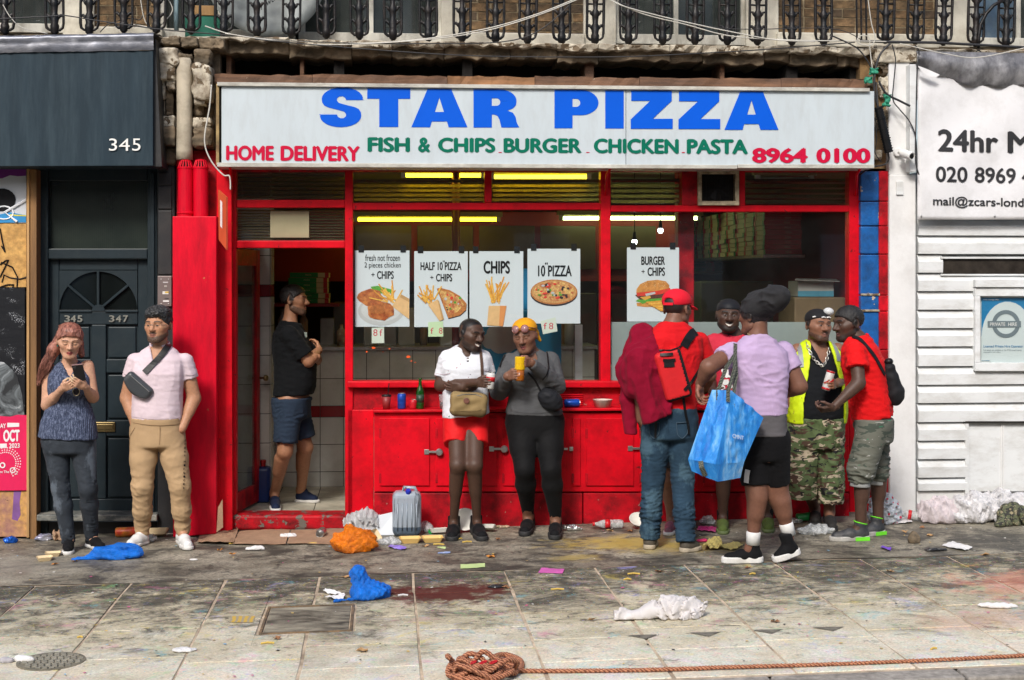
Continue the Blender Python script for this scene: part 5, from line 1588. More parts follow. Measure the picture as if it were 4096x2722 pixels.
G().pbox(3666,690,4500,2070,.05,.2).build('wall',M['white_board'],co)
yb=[880,944,1018,1093,1167,1241,1315,1388,1467,1541,1614,1690,1764,1838,1912,1964]
for i in range(len(yb)-1):
 y0,y1=yb[i],yb[i+1]
 xr=4500 if y0<1095 or y0>1466 else 3898
 if y0>=1690:xr=3862
 a,c=at(3668,y1,0),at(xr,y1,0)
 zt_,zl=at(3668,y0+1,0).z,a.z
 if y0==1018:
  xr=3766
  c=at(xr,y1,0)
 g=G()
 prof=[(.03,zl),(-.03,zl+.004),(-.035,zl+(zt_-zl)*.60),(.0,zt_-.004),(.03,zt_)]
 vs=[(a.x,y,z)for y,z in prof]+[(c.x,y,z)for y,z in prof]
 n_=len(prof)
 g.add(vs,[(i_,i_+n_,i_+n_+1,i_+1)for i_ in range(n_-1)]+[tuple(range(n_)),tuple(range(2*n_-1,n_-1,-1))])
 g.build('board',M['white_board'],co)
G().pbox(3768,1032,4500,1104,.0,.05).build('slot_frame',M['white_board'],co,bev=.004)
G().pbox(3772,1036,4500,1098,-.012,.03).build('slot_window',mat('slot_dark',(.03,.025,.02),.2,.5,9),co)
for y0,y1 in((1028,1036),(1097,1104)):G().pbox(3764,y0,4500,y1,-.035,.06).build('slot_trim',M['white_board'],co,bev=.002)
for x in(3862,3868):pass
G().pbox(3866,1692,4500,2066,.0,.05).build('door',M['white_board'],co,bev=.004)
G().pbox(3862,1690,3876,2000,-.03,.05).build('door_jamb',M['white_board'],co,bev=.003)
G().pbox(3862,1686,4500,1694,-.035,.05).build('door_head',M['void'],co)
for x in(4004,4012):G().pbox(x,1694,x+5,1990,-.008,.02).build('door_seam',M['white_wall'],co)
G().pbox(3668,1966,4500,2075,.0,.1).build('plinth',M['white_wall'],co)
pc=empty('poster_case',at(3990,1485,-.05),'white framed case with a blue private hire notice','notice case')
for x0,y0,x1,y1 in((3902,1152,4500,1186),(3902,1452,4500,1486),(3902,1186,3922,1452)):
 G().pbox(x0,y0,x1,y1,-.07,.1).build('frame',M['white_board'],pc,bev=.005)
G().pbox(3903,1118,4500,1150,-.09,.12).build('hood',M['white_board'],pc,bev=.004)
G().pbox(3922,1186,4500,1452,-.02,.02).build('backing',M['white_board'],pc)
nb=mat('notice_blue',(.012,.19,.42),.5,.04);ng=mat('notice_pale',(.62,.68,.70),.5,.03);ngy=mat('notice_grey',(.16,.2,.23),.5,.04)
pflat('notice',[(3926,1193),(4300,1193),(4300,1445),(3926,1445)],-.025,nb,pc)
pflat('notice_shape',circ(4030,1345,103,138,30),-.028,ng,pc)
pflat('notice_shape',[(3926,1345),(3990,1360),(4300,1345),(4300,1440),(3926,1443)],-.0285,ng,pc)
g=G()
C0=(4024,1297)
for k in range(32):
 a0,a1=2*math.pi*k/32,2*math.pi*(k+1)/32
 q=[(C0[0]+r_*math.cos(t),C0[1]-r_*math.sin(t))for r_,t in((56,a0),(56,a1),(40,a1),(40,a0))]
 prism_px(g,q,-.031,.001)
g.build('roundel',ngy,pc)
pflat('roundel_bar',[(3951,1285),(4084,1285),(4084,1310),(3951,1310)],-.033,ngy,pc)
fit_text('PRIVATE','lettering',wp,pc,3960,1291,1305,4021,1291,1305,-.0345,bold=.01)
fit_text('HIRE','lettering',wp,pc,4033,1291,1305,4068,1291,1305,-.0345,bold=.01)
fit_text('Licensed Private Hire Operator','lettering',nb,pc,3934,1381,1394,4092,1381,1394,-.0305,bold=.005)
fit_text('Full details are available on the PCO issued licence','lettering',ngy,pc,3934,1398,1405,4086,1398,1405,-.0305)
fit_text('displayed in this office','lettering',ngy,pc,3934,1407,1414,4002,1407,1414,-.0305)
fit_text('Public Carriage Office','lettering',wp,pc,3934,1197,1203,3996,1197,1203,-.0345)
G().pbox(4020,1194,4022,1195,-.026,.001)
G().pquad(3922,1186,4500,1452,-.05).build('pane',M['glass'],pc)
bn=empty('cab_banner',at(3900,880,-.1),'white vinyl banner with black phone number beside the pale pilaster','banner')
YB_=-.12
def bmap(x,y):
 return at(x,y,YB_-.012*math.sin(x*.016+y*.006)*math.sin(y*.011))
V,Fc=[],[]
nx_,ny_=40,40
for j in range(ny_+1):
 for i in range(nx_+1):
  x,y=3670+(4420-3670)*i/nx_,880+(215-880)*j/ny_
  V.append(bmap(x,y))
for j in range(ny_):
 for i in range(nx_):a=j*(nx_+1)+i;Fc.append((a,a+1,a+nx_+2,a+nx_+1))
g=G();g.add(V,Fc);bo=g.build('sheet',M['banner'],bn,smooth=True)
sm=bo.modifiers.new('thickness','SOLIDIFY');sm.thickness=.003
inkb=mat('banner_ink',(.022,.022,.024),.5)
lift=lambda x,y:bmap(x,y)+Vector((0,-.006,0))
fit_text('24hr','lettering',inkb,bn,3750,517,606,3992,524,613,0,bold=.03,mapf=lift)
fit_text('M','lettering',inkb,bn,4029,526,613,4130,530,617,0,bold=.03,mapf=lift)
fit_text('020','lettering',inkb,bn,3742,666,728,3869,669,731,0,bold=.02,mapf=lift)
fit_text('8969','lettering',inkb,bn,3898,669,731,4062,674,736,0,bold=.02,mapf=lift)
fit_text('4','lettering',inkb,bn,4086,674,736,4124,676,738,0,bold=.02,mapf=lift)
fit_text('mail@zcars-lond','lettering',inkb,bn,3731,785,831,4094,792,838,0,bold=.02,mapf=lift)
for x in(3684,3978):G().lathe([(.008,0),(.008,.005),(.003,.006)],bmap(x,866)+Vector((0,-.004,0)),(0,-1,0),10).build('eyelet',M['steel'],bn)
tp_=empty('folded_tarpaulin',at(3950,340,-.2),'sagging grey tarpaulin folded over the top of the white banner','tarpaulin')
V,Fc=[],[]
nx_,ny_=44,14
for j in range(ny_+1):
 for i in range(nx_+1):
  u,v_=i/nx_,j/ny_
  x=3664+(4420-3664)*u
  top=205+14*u
  botm=262+85*min(1,u*3.2)**.8+4*math.sin(u*30)
  y=top+(botm-top)*v_
  p=at(x,y,-.15)
  p.y+=-.06*math.sin(v_*math.pi)-.035*math.sin(u*40+v_*3)*v_*.6+.02*v_
  V.append(p)
for j in range(ny_):
 for i in range(nx_):a=j*(nx_+1)+i;Fc.append((a,a+nx_+1,a+nx_+2,a+1))
g=G();g.add(V,Fc);o=g.build('sheet',M['tarp'],tp_,smooth=True);sm=o.modifiers.new('thickness','SOLIDIFY');sm.thickness=.004
pflat('torn_edge',[(3668,262),(3690,270),(3720,282),(3760,300),(3745,310),(3715,306),(3690,290)],-.2,mat('torn_white',(.7,.7,.7),.6),tp_)
sc_=empty('security_camera',at(3600,615,-.1),'white security camera on the pale pilaster by the cable joint','camera')
wcm=mat('white_housing',(.72,.72,.70),.35,.03)
c_=at(3590,610,-.06)
G().lathe([(.036,0),(.036,.016),(.03,.022)],c_,(0,-1,0),18).build('base',wcm,sc_,smooth=False)
G().tube([c_+Vector((0,-.02,0)),c_+Vector((.03,-.06,-.005))],.012,10).build('arm',wcm,sc_,smooth=True)
a0=at(3608,613,-.14);a1=at(3648,626,-.24)
ax=(a1-a0)
G().lathe([(.024,-.005),(.033,.004),(.034,ax.length-.01),(.030,ax.length),(.026,ax.length-.004),(.0,ax.length-.012)],a0,ax,20).build('housing',wcm,sc_,smooth=False)
G().lathe([(.02,0),(.02,.004)],a0+ax*.97,ax,16).build('lens',M['black'],sc_)
cj=empty('cable_joint',at(3530,620,-.15),'black ribbed cable joint hanging beside the sign end','cable joint')
a0,a1=at(3513,428,-.17),at(3556,612,-.17)
d_=a1-a0
g=G();g.tube([a0,a1],.034,8)
g.build('body',M['black'],cj,bev=.003)
for k in range(18):
 t=(k+.5)/18
 c_=a0+d_*t
 G().tube([c_-d_.normalized()*.004,c_+d_.normalized()*.004],.038 if k%4 else.042,8).build('rib',M['black'],cj)
wire([(3512,428,-.17),(3508,380,-.16),(3505,330,-.15)],.008,M['wire_b'],'black cable entering the top of the cable joint')
wire([(3552,610,-.17),(3555,640,-.16),(3535,660,-.15),(3480,672,-.2),(3440,700,-.1)],.007,M['wire_b'],'black cable curling out of the bottom of the cable joint')
wire([(3502,470,-.14),(3506,560,-.15),(3500,610,-.14),(3525,650,-.14)],.004,M['wire_b'],'thin black cable hanging beside the cable joint')
for i,(x,y)in enumerate(((3500,285),(3478,320),(3552,400))):
 rock('green_rag',x-16,y-12-8*(i==2),x+14,y+12+14*(i==2),-.18,.04,mat('green_net',(.02,.22,.13),.7,.3)if i==0 else bpy.data.materials['green_net'],400+i,empty('green_rag',at(x,y,-.16),('scrap of green netting tied where the cables meet','scrap of green netting by the sign corner','scrap of green netting hanging on the pale pilaster')[i],'rag'),.3)
# people
def m_skin():
 b=MB('skin')
 at_=b.n('ShaderNodeAttribute');at_.attribute_name='pigment'
 n1=b.ramp(b.noise(55,4,.6),[(.3,.86),(.7,1.1)])
 c=b.mix(1.0,at_.outputs['Color'],n1,'MULTIPLY')
 b.set(Base_Color=c,Roughness=.52)
 b.b.inputs['Specular IOR Level'].default_value=.36
 b.b.inputs['Subsurface Weight'].default_value=.06
 b.b.inputs['Subsurface Radius'].default_value=(.012,.005,.003)
 b.bump(b.noise(220,3,.6),.12,.002)
 return b.m
SKIN=m_skin()
def cloth(name,c,rough=.85,var=.1,bump=.25,bscale=180,fold=.5,c2=None,c2at=.6,c2s=8,stretch=(1,1,1),sheen=.02):
 b=MB(name)
 n1=b.noise(9,5,.6)
 base=b.ramp(n1,[(.3,tuple(x*(1-var)for x in c)),(.7,tuple(min(1,x*(1+var))for x in c))])
 if c2 is not None:
  f=b.ramp(b.noise(c2s,6,.65,b.mapping(stretch,(2.7,1.1,4.4))),[(c2at-.02,0),(c2at+.05,1)])
  base=b.mix(f,base,c2)
 b.set(Base_Color=base,Roughness=rough)
 b.b.inputs['Sheen Weight'].default_value=sheen
 b.b.inputs['Specular IOR Level'].default_value=.15
 rg=b.n('ShaderNodeTexNoise',noise_type='RIDGED_MULTIFRACTAL')
 rg.inputs['Scale'].default_value=7;rg.inputs['Detail'].default_value=3;rg.inputs['Distortion'].default_value=.8
 b.l(b.mapping((1,1,1.5)),rg.inputs['Vector'])
 h=b.math('ADD',b.math('MULTIPLY',b.noise(bscale,2,.5),.2),b.math('MULTIPLY',rg.outputs['Fac'],fold*.6))
 b.bump(h,min(1,bump*1.4),.018)
 return b.m
def spots(name,base,marks,rough=.85):
 """cloth with small paint marks: marks = [(colour, scale, threshold)]"""
 b=MB(name)
 c=b.ramp(b.noise(9,5,.6),[(.3,tuple(x*.93 for x in base)),(.7,base)])
 for i,(cc,s_,th)in enumerate(marks):
  f=b.ramp(b.noise(s_,2,.5,b.mapping((1,1,1),(i*3.3,i*1.7,i*5.1))),[(th,0),(th+.015,1)])
  c=b.mix(f,c,cc)
 b.set(Base_Color=c,Roughness=rough)
 b.b.inputs['Sheen Weight'].default_value=.1
 b.bump(b.noise(22,5,.6,b.mapping((1,1,1.7)),1.2),.3,.012)
 return b.m
def camo(name,cols,scale=9,stretch=(1,1,2.2)):
 b=MB(name)
 c=None
 for i,(cc,th)in enumerate(cols):
  if c is None:c=cc;continue
  f=b.ramp(b.noise(scale*(1+.12*i),3,.5,b.mapping(stretch,(i*4.1,i*2.3,i*7.7)),.6),[(th,0),(th+.012,1)])
  c=b.mix(f,c,cc)
 b.set(Base_Color=c,Roughness=.85)
 b.bump(b.noise(20,5,.6),.3,.012)
 return b.m
def rotm(yaw=0,pitch=0,roll=0):
 """head frame: faces -Y at yaw 0; yaw > 0 turns to +X, pitch > 0 looks down, roll > 0 tips towards +X"""
 return np.array(Matrix.Rotation(R(yaw),3,'Z')@Matrix.Rotation(R(pitch),3,'X')@Matrix.Rotation(R(roll),3,'Y'),dtype=np.float32)
def skull(p,jaw=1.0):
 d=ell(p,(0,.014,.032),(.079,.095,.083))
 d=smin(d,ell(p,(0,-.028,-.042),(.063*jaw,.063,.074)),.03)
 return d
def head_sdf(p,o):
 jw,fem,nw=o.get('jaw',1.0),o.get('fem',0),o.get('nose',1.0)
 d=skull(p,jw)
 ax=np.abs(p[:,0])
 q=p.copy();q[:,0]=ax
 d=smin(d,rcone(q,(0,-.073,-.1),(.016,-.068,-.098),.021,.018*(1-.2*fem)),.025)
 d=smin(d,rcone(q,(.046*jw,.0,-.066),(.020,-.062,-.097),.022*(1-.25*fem),.018),.03)
 d=smin(d,rcone(q,(.043,-.058,-.014),(.06,-.02,-.006),.021,.018),.03)
 d=smin(d,rcone(q,(.010,-.085,.026),(.043,-.072,.028),.011*(1-.35*fem),.011),.018)
 d=smax(d,-ell(q,(.031,-.099,.006),(.019,.0145,.012)),.014)
 d=smin(d,ell(q,(.031,-.0735,.004),(.0145,.0145,.0125)),.003)
 d=smin(d,rcone(q,(0,-.083,.014),(0,-.102-.004*nw,-.023),.0095,.0140*nw),.014)
 d=smin(d,ell(q,(.013*nw,-.094,-.028),(.0095,.012,.008)),.008)
 d=smax(d,-ell(q,(.007*nw,-.098,-.038),(.0035,.006,.004)),.003)
 L_=o.get('lips',1.0)
 sm_=o.get('smile',0)
 d=smin(d,rcone(q,(0,-.091,-.0585),(.021+.009*sm_,-.077,-.061+.010*sm_),.0075*L_,.003),.006)
 d=smin(d,rcone(q,(0,-.089,-.072),(.018+.010*sm_,-.076,-.067+.010*sm_),.0085*L_,.003),.006)
 d=smax(d,-rcone(q,(0,-.099,-.065),(.019+.009*sm_,-.086,-.0645+.011*sm_),.0022+.006*max(sm_-.4,0),.001),.003)
 e=ell(q,(.081,.014,-.006),(.0085,.02,.033))
 e=smax(e,-ell(q,(.090,.010,-.004),(.006,.011,.02)),.005)
 d=smin(d,e,.008)
 return d
def head_mesh(o,s=1.0):
 V,Fq=sdf_mesh(lambda p:head_sdf(p,o),(-.11,-.14,-.15),(.11,.13,.14),.0042)
 V=relax(V,Fq,2,.35)
 x,y,z=np.abs(V[:,0]),V[:,1],V[:,2]
 base=_np(o['skin'])
 C=np.tile(base,(len(V),1))
 def blend(mask,c):
  nonlocal C
  m_=np.clip(mask,0,1)[:,None]
  C=C*(1-m_)+_np(c)*m_
 def g2(cx,cz,rx,rz,soft=.5):
  return(1-np.sqrt(((x-cx)/rx)**2+((z-cz)/rz)**2))/soft+.3
 front=(y<-.04)
 hairc=o.get('hairc',(.01,.008,.007))
 blend(np.clip(g2(.036,-.025,.026,.02,1.0),0,1)*front*.25,base*_np((1.18,.86,.8)))
 sm_=o.get('smile',0)
 lipc=_np(o.get('lipc',base*_np((.95,.62,.6))))
 zl=-.065+.009*sm_*(x/.022)**2
 blend(((1-((x/(.0235+.009*sm_))**2+((z-zl)/.0135)**2))*3)*(y<-.07),lipc)
 if sm_>.5:blend(((1-((x/.028)**2+((z-zl)/.0062)**2))*4)*(y<-.06),(.72,.68,.6))
 else:blend(((1-((x/.021)**2+((z-zl)/.003)**2))*2)*(y<-.07)*.8,base*.25)
 bz=.0285+.004*np.sin(np.clip((x-.012)/.04,0,1)*3.1)
 blend((1-np.abs(z-bz)/(.0055 if not o.get('fem')else.0038))*2.2*(x>.012)*(x<.052)*front*o.get('brow',.9),hairc)
 ex,ez=x-.031,z-.0035
 st=o.get('eyes','open')
 if st=='open':
  blend((1-((ex/.0125)**2+(ez/.0044)**2))*4*front,base*.4+.13)
  blend((1-(((ex)/.0062)**2+(ez/.0060)**2))*4*front,(.018,.011,.008))
  blend((1-np.abs(ez-.0054)/.003)*(np.abs(ex)<.0135)*front,(.012,.008,.007))
 else:
  blend((1-np.abs(ez+.0035)/.0032)*(np.abs(ex)<.0135)*front,(.015,.009,.008))
  blend((1-np.abs(ez-.009)/.003)*(np.abs(ex)<.013)*front*.4,base*.4)
 bd=o.get('beard',0)
 if bd:
  bc=o.get('beardc',hairc)
  n=.5+.5*wob(V,3,900)
  jawm=np.clip((-.052-z+.5*np.clip(-y-.02,0,1)*-.25)/.02,0,1)
  low=np.clip(((-.040+(y+.02)*.35)-z)/.014,0,1)*(z<-.01)
  side=np.clip((.02-np.abs(y-.0))/.015,0,1)*np.clip((.02-z)/.02,0,1)*(x>.05)
  mo=np.clip((1-((x/.03)**2+((z+.050)/.0095)**2))*3,0,1)*(y<-.06)
  lipex=np.clip((1-((x/.024)**2+((z+.066)/.0135)**2))*3,0,1)*(y<-.07)
  mm=np.maximum(np.maximum(low,side),mo)*(1-lipex)*(y<.035)
  blend(mm*bd*(.75+.25*n),bc)
 if o.get('scalp'):
  cut=np.clip((z-o['scalp']-np.clip(-y-.03,0,.1)*.9)/.012,0,1)
  nape=np.clip((y-.03)/.02,0,1)*np.clip((z+.05)/.02,0,1)
  sideb=np.clip((.025-np.abs(y-.0))/.01,0,1)*np.clip((z+.012)/.01,0,1)*(x>.055)
  blend(np.maximum(np.maximum(cut,nape),sideb)*.97,hairc)
 return V*s,Fq,C
def hand_mesh(wrist,fdir,pdir,thumb,curl=(25,30,20),s=1.0,spread=4,thumb_in=.5,skin=(.3,.2,.1),curls=None):
 """fdir: finger direction, pdir: way the palm faces, thumb: +1/-1 side along fdir x pdir"""
 f=Vector(fdir).normalized()
 p_=Vector(pdir);p_=(p_-f*p_.dot(f)).normalized()
 x_=f.cross(p_)*thumb
 chains=[]
 L=[(.040,.026,.021),(.044,.029,.022),(.041,.027,.021),(.032,.020,.018)]
 bx=(.030,.0105,-.0095,-.028)
 by=(.088,.092,.088,.080)
 for i in range(4):
  cu=curls[i]if curls else curl
  o=np.array([bx[i],by[i],0.])
  a=0
  sa=R(spread*(1.2-i*.9))
  pts=[np.array([bx[i]*.9,.04,0.]),o]
  for k in range(3):
   a+=R(cu[k])
   dv=np.array([math.sin(sa)*math.cos(a),math.cos(sa)*math.cos(a),math.sin(a)])
   o=o+dv*L[i][k]
   pts.append(o)
  chains.append((pts,(.0105,.0098,.0088,.008,.0068)))
 t0=np.array([.022,.012,.004]);t1=np.array([.046,.045,.012]);t2=t1+np.array([.020-.022*thumb_in,.030,.014+.014*thumb_in]);t3=t2+np.array([.004-.024*thumb_in,.022,.008+.01*thumb_in])
 chains.append(([t0,t1,t2,t3],(.016,.0135,.0105,.0078)))
 def f_(p):
  d=rbox(p,(0,.048,0),(.040,.047,.0135),.0125)
  d=smin(d,ell(p,(.022,.028,.008),(.022,.032,.014)),.012)
  d=smin(d,rcone(p*_np((1,1,1.2)),(0,-.035,0),(0,.015,0),.025,.03),.016)
  for pts,rr in chains:
   dd=None
   for k in range(len(pts)-1):
    e=rcone(p,pts[k],pts[k+1],rr[k],rr[k+1])
    dd=e if dd is None else smin(dd,e,.004)
   d=smin(d,dd,.0045)
  return d
 V,Fq=sdf_mesh(f_,(-.08,-.05,-.06),(.1,.24,.13),.0042)
 B_=np.array([list(x_),list(f),list(p_)],dtype=np.float32)
 if np.linalg.det(B_)<0:Fq=Fq[:,::-1]
 C=np.tile(_np(skin),(len(V),1))
 pal=np.clip((V[:,2]-.006)/.01,0,1)[:,None]*.45
 C=C*(1-pal)+np.minimum(_np(skin)*_np((1.9,1.6,1.5))+.02,.6)*pal
 return(V*s*.93)@B_+_np(wrist),Fq,C
class Person:
 def __init__(s,label,feet_px,skin,torso,hipY=None,floor=None,arm_r=(.052,.044,.028),leg_r=(.085,.058,.034),k=None):
  """feet_px: {'A': (heel px, toe px), 'B': ...} on the ground"""
  s.skin=skin
  s.floor=floor
  s.feet={}
  for kk,(h_,t_)in feet_px.items():
   s.feet[kk]=(s.g(*h_),s.g(*t_))
  ys=[v.y for f in s.feet.values()for v in f]
  s.Y=sum(ys)/len(ys)if hipY is None else hipY
  xs_=[v.x for f in s.feet.values()for v in f]
  x=sum(xs_)/len(xs_)
  s.root=empty('person',(x,s.Y,s.floor if s.floor is not None else gz(x)),label,'person')
  s.J={}
  s.tor=[(t,w_*(.88 if.9<=t<1 else.96 if.8<=t<.9 else 1),d_,o_)for t,w_,d_,o_ in torso]
  s.arm_r,s.leg_r=arm_r,leg_r
  s.extra=[]
 def g(s,px,py):
  if s.floor is None:return gnd(px,py)
  d=ray(px,py)
  return EYE+d*((s.floor-EYE.z)/d.z)
 def grip(s,a,axis_pt,f,q,reach=.085,side=.042):
  """set a wrist so that a hand pointing along f with its palm towards q closes round a thing at axis_pt"""
  f=Vector(f).normalized();q=Vector(q);q=(q-f*q.dot(f)).normalized()
  s.J['wr'+a]=Vector(axis_pt)-f*reach-q*side
  return dict(wrist=s.J['wr'+a],fdir=f,pdir=q,curl=(42,62,45),thumb=1 if f.cross(q).z>0 else-1,thumb_in=.75)
 def P(s,px,py,dy=0.0):return at(px,py,s.Y+dy)
 def set(s,**kw):
  for k,v in kw.items():s.J[k]=v if isinstance(v,Vector)else s.P(*v)
  return s
 def build_secs(s,infl=0.0,t0=None,t1=None):
  J=s.J
  hc=(J['hpA']+J['hpB'])/2
  nb=J['nk']
  rh=(J['hpB']-J['hpA']).copy();rh.z=0;rh.normalize()
  rs_=(J['shB']-J['shA']).copy();rs_.z=0;rs_.normalize()
  fw=s.fwd
  secs=[]
  for t,w_,d_,off in s.tor:
   if t0 is not None and t<t0:continue
   if t1 is not None and t>t1:continue
   tt=max(0,min(1,t))
   c=hc+(nb-hc)*t if t>=0 else hc+Vector((0,0,(nb.z-hc.z)*t))
   r_=rh.lerp(rs_,tt)
   secs.append((c+fw*off,r_,w_+infl,d_+infl))
  return secs
 def torso(s,p,infl=0.0,t0=None,t1=None,k=.03):return loft(p,s.build_secs(infl,t0,t1),k)
 def arm(s,p,a,infl=0.0,to=2):
  J=s.J
  r0,r1,r2=s.arm_r
  sh,el,wr_=J['sh'+a],J['el'+a],J['wr'+a]
  d=rcone(p,sh,el,r0+infl,r1+infl)
  if to>1:
   d=smin(d,rcone(p,el,wr_,r1*.92+infl,r2+infl),.02)
   d=smin(d,rcone(p,el.lerp(wr_,.08),el.lerp(wr_,.42),r1*.98+infl,r1*.84+infl),.02)
  return d
 def leg(s,p,a,infl=0.0,to=2):
  J=s.J
  r0,r1,r2=s.leg_r
  hp,kn,an=J['hp'+a],J['kn'+a],J['an'+a]
  d=rcone(p,hp,kn,r0+infl,r1+infl)
  if to>1:
   d=smin(d,rcone(p,kn,an,r1*.88+infl,r2+infl),.03)
   b_=-s.fwd*.02
   d=smin(d,rcone(p,kn.lerp(an,.16)+b_,kn.lerp(an,.46)+b_*.7,r1*.86+infl,r1*.74+infl),.03)
  return d
 def body_sdf(s,p):
  d=s.torso(p,-.010)
  hb=s.headbase
  d=smin(d,rcone(p,s.J['nk']-Vector((0,0,.03)),hb,s.neck_r*1.06,s.neck_r),.035)
  for a in 'AB':
   d=smin(d,s.arm(p,a),.03)
   d=smin(d,s.leg(p,a),.04)
   f0=s.J['an'+a]
   h_,t_=s.feet[a]
   d=smin(d,rcone(p,f0,Vector((f0.x,f0.y,f0.z)).lerp(h_.lerp(t_,.4)+Vector((0,0,.05)),.7),s.leg_r[2],.034),.02)
  return d
 def head(s,c,s_=1.0,yaw=0,pitch=0,roll=0,**o):
  """c: (px, py, dy) of the middle of the head at eye level"""
  s.hc=s.P(*c)if not isinstance(c,Vector)else c
  s.hM=rotm(yaw,pitch,roll)@np.diag(np.array((1.07,1.02,1.0),dtype=np.float32))
  s.hs=s_
  o.setdefault('skin',s.skin)
  s.ho=o
  s.headbase=s.H((0,.022,-.055))
  s.neck_r=o.get('neck',.054)
  return s
 def H(s,q):return s.hc+Vector(s.hM@(_np(q)*s.hs))
 def bounds(s,pts,pad):
  A=np.array([list(q)for q in pts])
  e_=np.array([pad,pad+.13,pad])
  return A.min(0)-e_,A.max(0)+e_
 def body(s,hands=(),h=.0095,feet=True):
  J=s.J
  lo,hi=s.bounds([J[k]for k in J if k[:2]in('sh','el','wr','hp','kn','an','nk')]+[s.headbase],.17)
  V,Fq=sdf_mesh(s.body_sdf,lo,hi,h)
  V=relax(V,Fq,1,.4)
  C=np.tile(_np(s.skin),(len(V),1))
  Vs,Fs,Cs,n=[V],[Fq],[C],len(V)
  hV,hF,hC=head_mesh(s.ho,s.hs)
  hV=hV@s.hM.T+_np(s.hc)
  for v,f,c in[(hV,hF,hC)]+[hand_mesh(skin=s.skin,**hd_)for hd_ in hands]:
   Vs.append(v);Fs.append(f+n);Cs.append(c);n+=len(v)
  s.body_o=arr_obj('body',np.concatenate(Vs),np.concatenate(Fs),SKIN,s.root,colors=np.concatenate(Cs))
  return s
 def garment(s,name,f,m_,pts,pad=.14,h=.0085,fold=(0,0),aniso=(1,1,1),rel=1,parent=None,extra=None):
  lo,hi=s.bounds(pts,pad)
  V,Fq=sdf_mesh(f,lo,hi,h)
  V=relax(V,Fq,rel,.5)
  if fold[0]:
   N=vnormals(V,Fq)
   d=folds(V,hash(name)%97+int(abs(s.Y)*31+abs(s.hc.x)*17)%89,fold[1],aniso)*fold[0]
   d+=wob(V,5,fold[1]*2.2,6,aniso)*fold[0]*.25
   if extra is not None:d*=extra(V)
   V=V+N*d[:,None]
  o=arr_obj(name,V,Fq,m_,parent or s.root)
  s.last=(f,o)
  return o
 def shirt_f(s,infl=.012,hem=None,hem_tilt=0.0,sleeves=None,neck=('crew',.075),sl_r=None,t_top=None,loose=0.0):
  """sleeves: {'A': fraction of upper arm or (2: whole arm)}"""
  J=s.J
  secs_top=None
  def f(p):
   d=s.torso(p,infl)
   if sleeves:
    for a,fr_ in sleeves.items():
     if fr_ is None:continue
     if fr_>1.0:
      e=s.arm(p,a,infl*.75)
      wr_=J['wr'+a];dr=(wr_-J['el'+a]).normalized()
      e=smax(e,(p-_np(wr_-dr*.012))@_np(dr),.006)
     else:
      end=J['sh'+a].lerp(J['el'+a],fr_)
      dr=(J['el'+a]-J['sh'+a]).normalized()
      r0,r1,_=s.arm_r
      rs0,rs1=(r0+infl+.002,r0+infl+.010)if sl_r is None else sl_r
      e=rcone(p,J['sh'+a],J['sh'+a].lerp(J['el'+a],fr_+.1),rs0*.94,rs1)
      e=smax(e,(p-_np(end))@_np(dr),.004)
     d=smin(d,e,.022)
   else:
    pass
   if hem is not None:
    hz=hem+hem_tilt*(p[:,0]-s.root.location.x)
    d=smax(d,hz-p[:,2],.005)
   nb=J['nk']
   kind,nr=neck
   fw=s.fwd
   if kind=='crew':d=smax(d,-ell(p,nb+fw*.025+Vector((0,0,.012)),(nr,nr,.045)),.006)
   elif kind=='v':d=smax(d,-smin(ell(p,nb+fw*.02+Vector((0,0,.02)),(nr,nr,.04)),rcone(p,nb+fw*.05,nb+fw*.13+Vector((0,0,-.1)),nr*.8,.012),.02),.005)
   elif kind=='scoop':d=smax(d,-smin(ell(p,nb+fw*.03+Vector((0,0,.02)),(nr*1.25,nr*1.2,.05)),ell(p,nb+fw*.12+Vector((0,0,-.05)),(nr*1.05,.07,.055)),.03),.006)
   return d
  return f
 def trouser_f(s,legs,top_z,infl=.012,t1=.3,crotch=.03):
  """legs: {'A': [(point, radius), ...]} from hip downwards; cut at the last point"""
  def f(p):
   d=s.torso(p,infl,None,t1+.3)
   for a,ch in legs.items():
    e=None
    for(p0,r0),(p1,r1)in zip(ch[:-1],ch[1:]):
     q=rcone(p,p0,p1,r0,r1)
     e=q if e is None else smin(e,q,.025)
    dr=(Vector(ch[-1][0])-Vector(ch[-2][0])).normalized()
    e=smax(e,(p-_np(Vector(ch[-1][0])-dr*0.0))@_np(dr),.005)
    d=smin(d,e,crotch)
   d=smax(d,p[:,2]-top_z,.006)
   return d
  return f
 def headpart(s,name,f,m_,lo=(-.16,-.16,-.16),hi=(.16,.16,.2),h=.006,disp=None,smooth=True,rel=1,parent=None):
  V,Fq=sdf_mesh(f,lo,hi,h)
  if rel:V=relax(V,Fq,rel,.5)
  if disp:
   N=vnormals(V,Fq)
   V=V+N*disp(V)[:,None]
  V=(V*s.hs)@s.hM.T+_np(s.hc)
  return arr_obj(name,V,Fq,m_,parent or s.root,smooth=smooth)
 def strands(s,name,paths,m_,r_=.0013):
  g_=G()
  for P_ in paths:g_.tube([s.H(q)for q in P_],[r_]*(len(P_)-1)+[r_*.3],4,caps=False)
  return g_.build(name,m_,s.root,smooth=True)
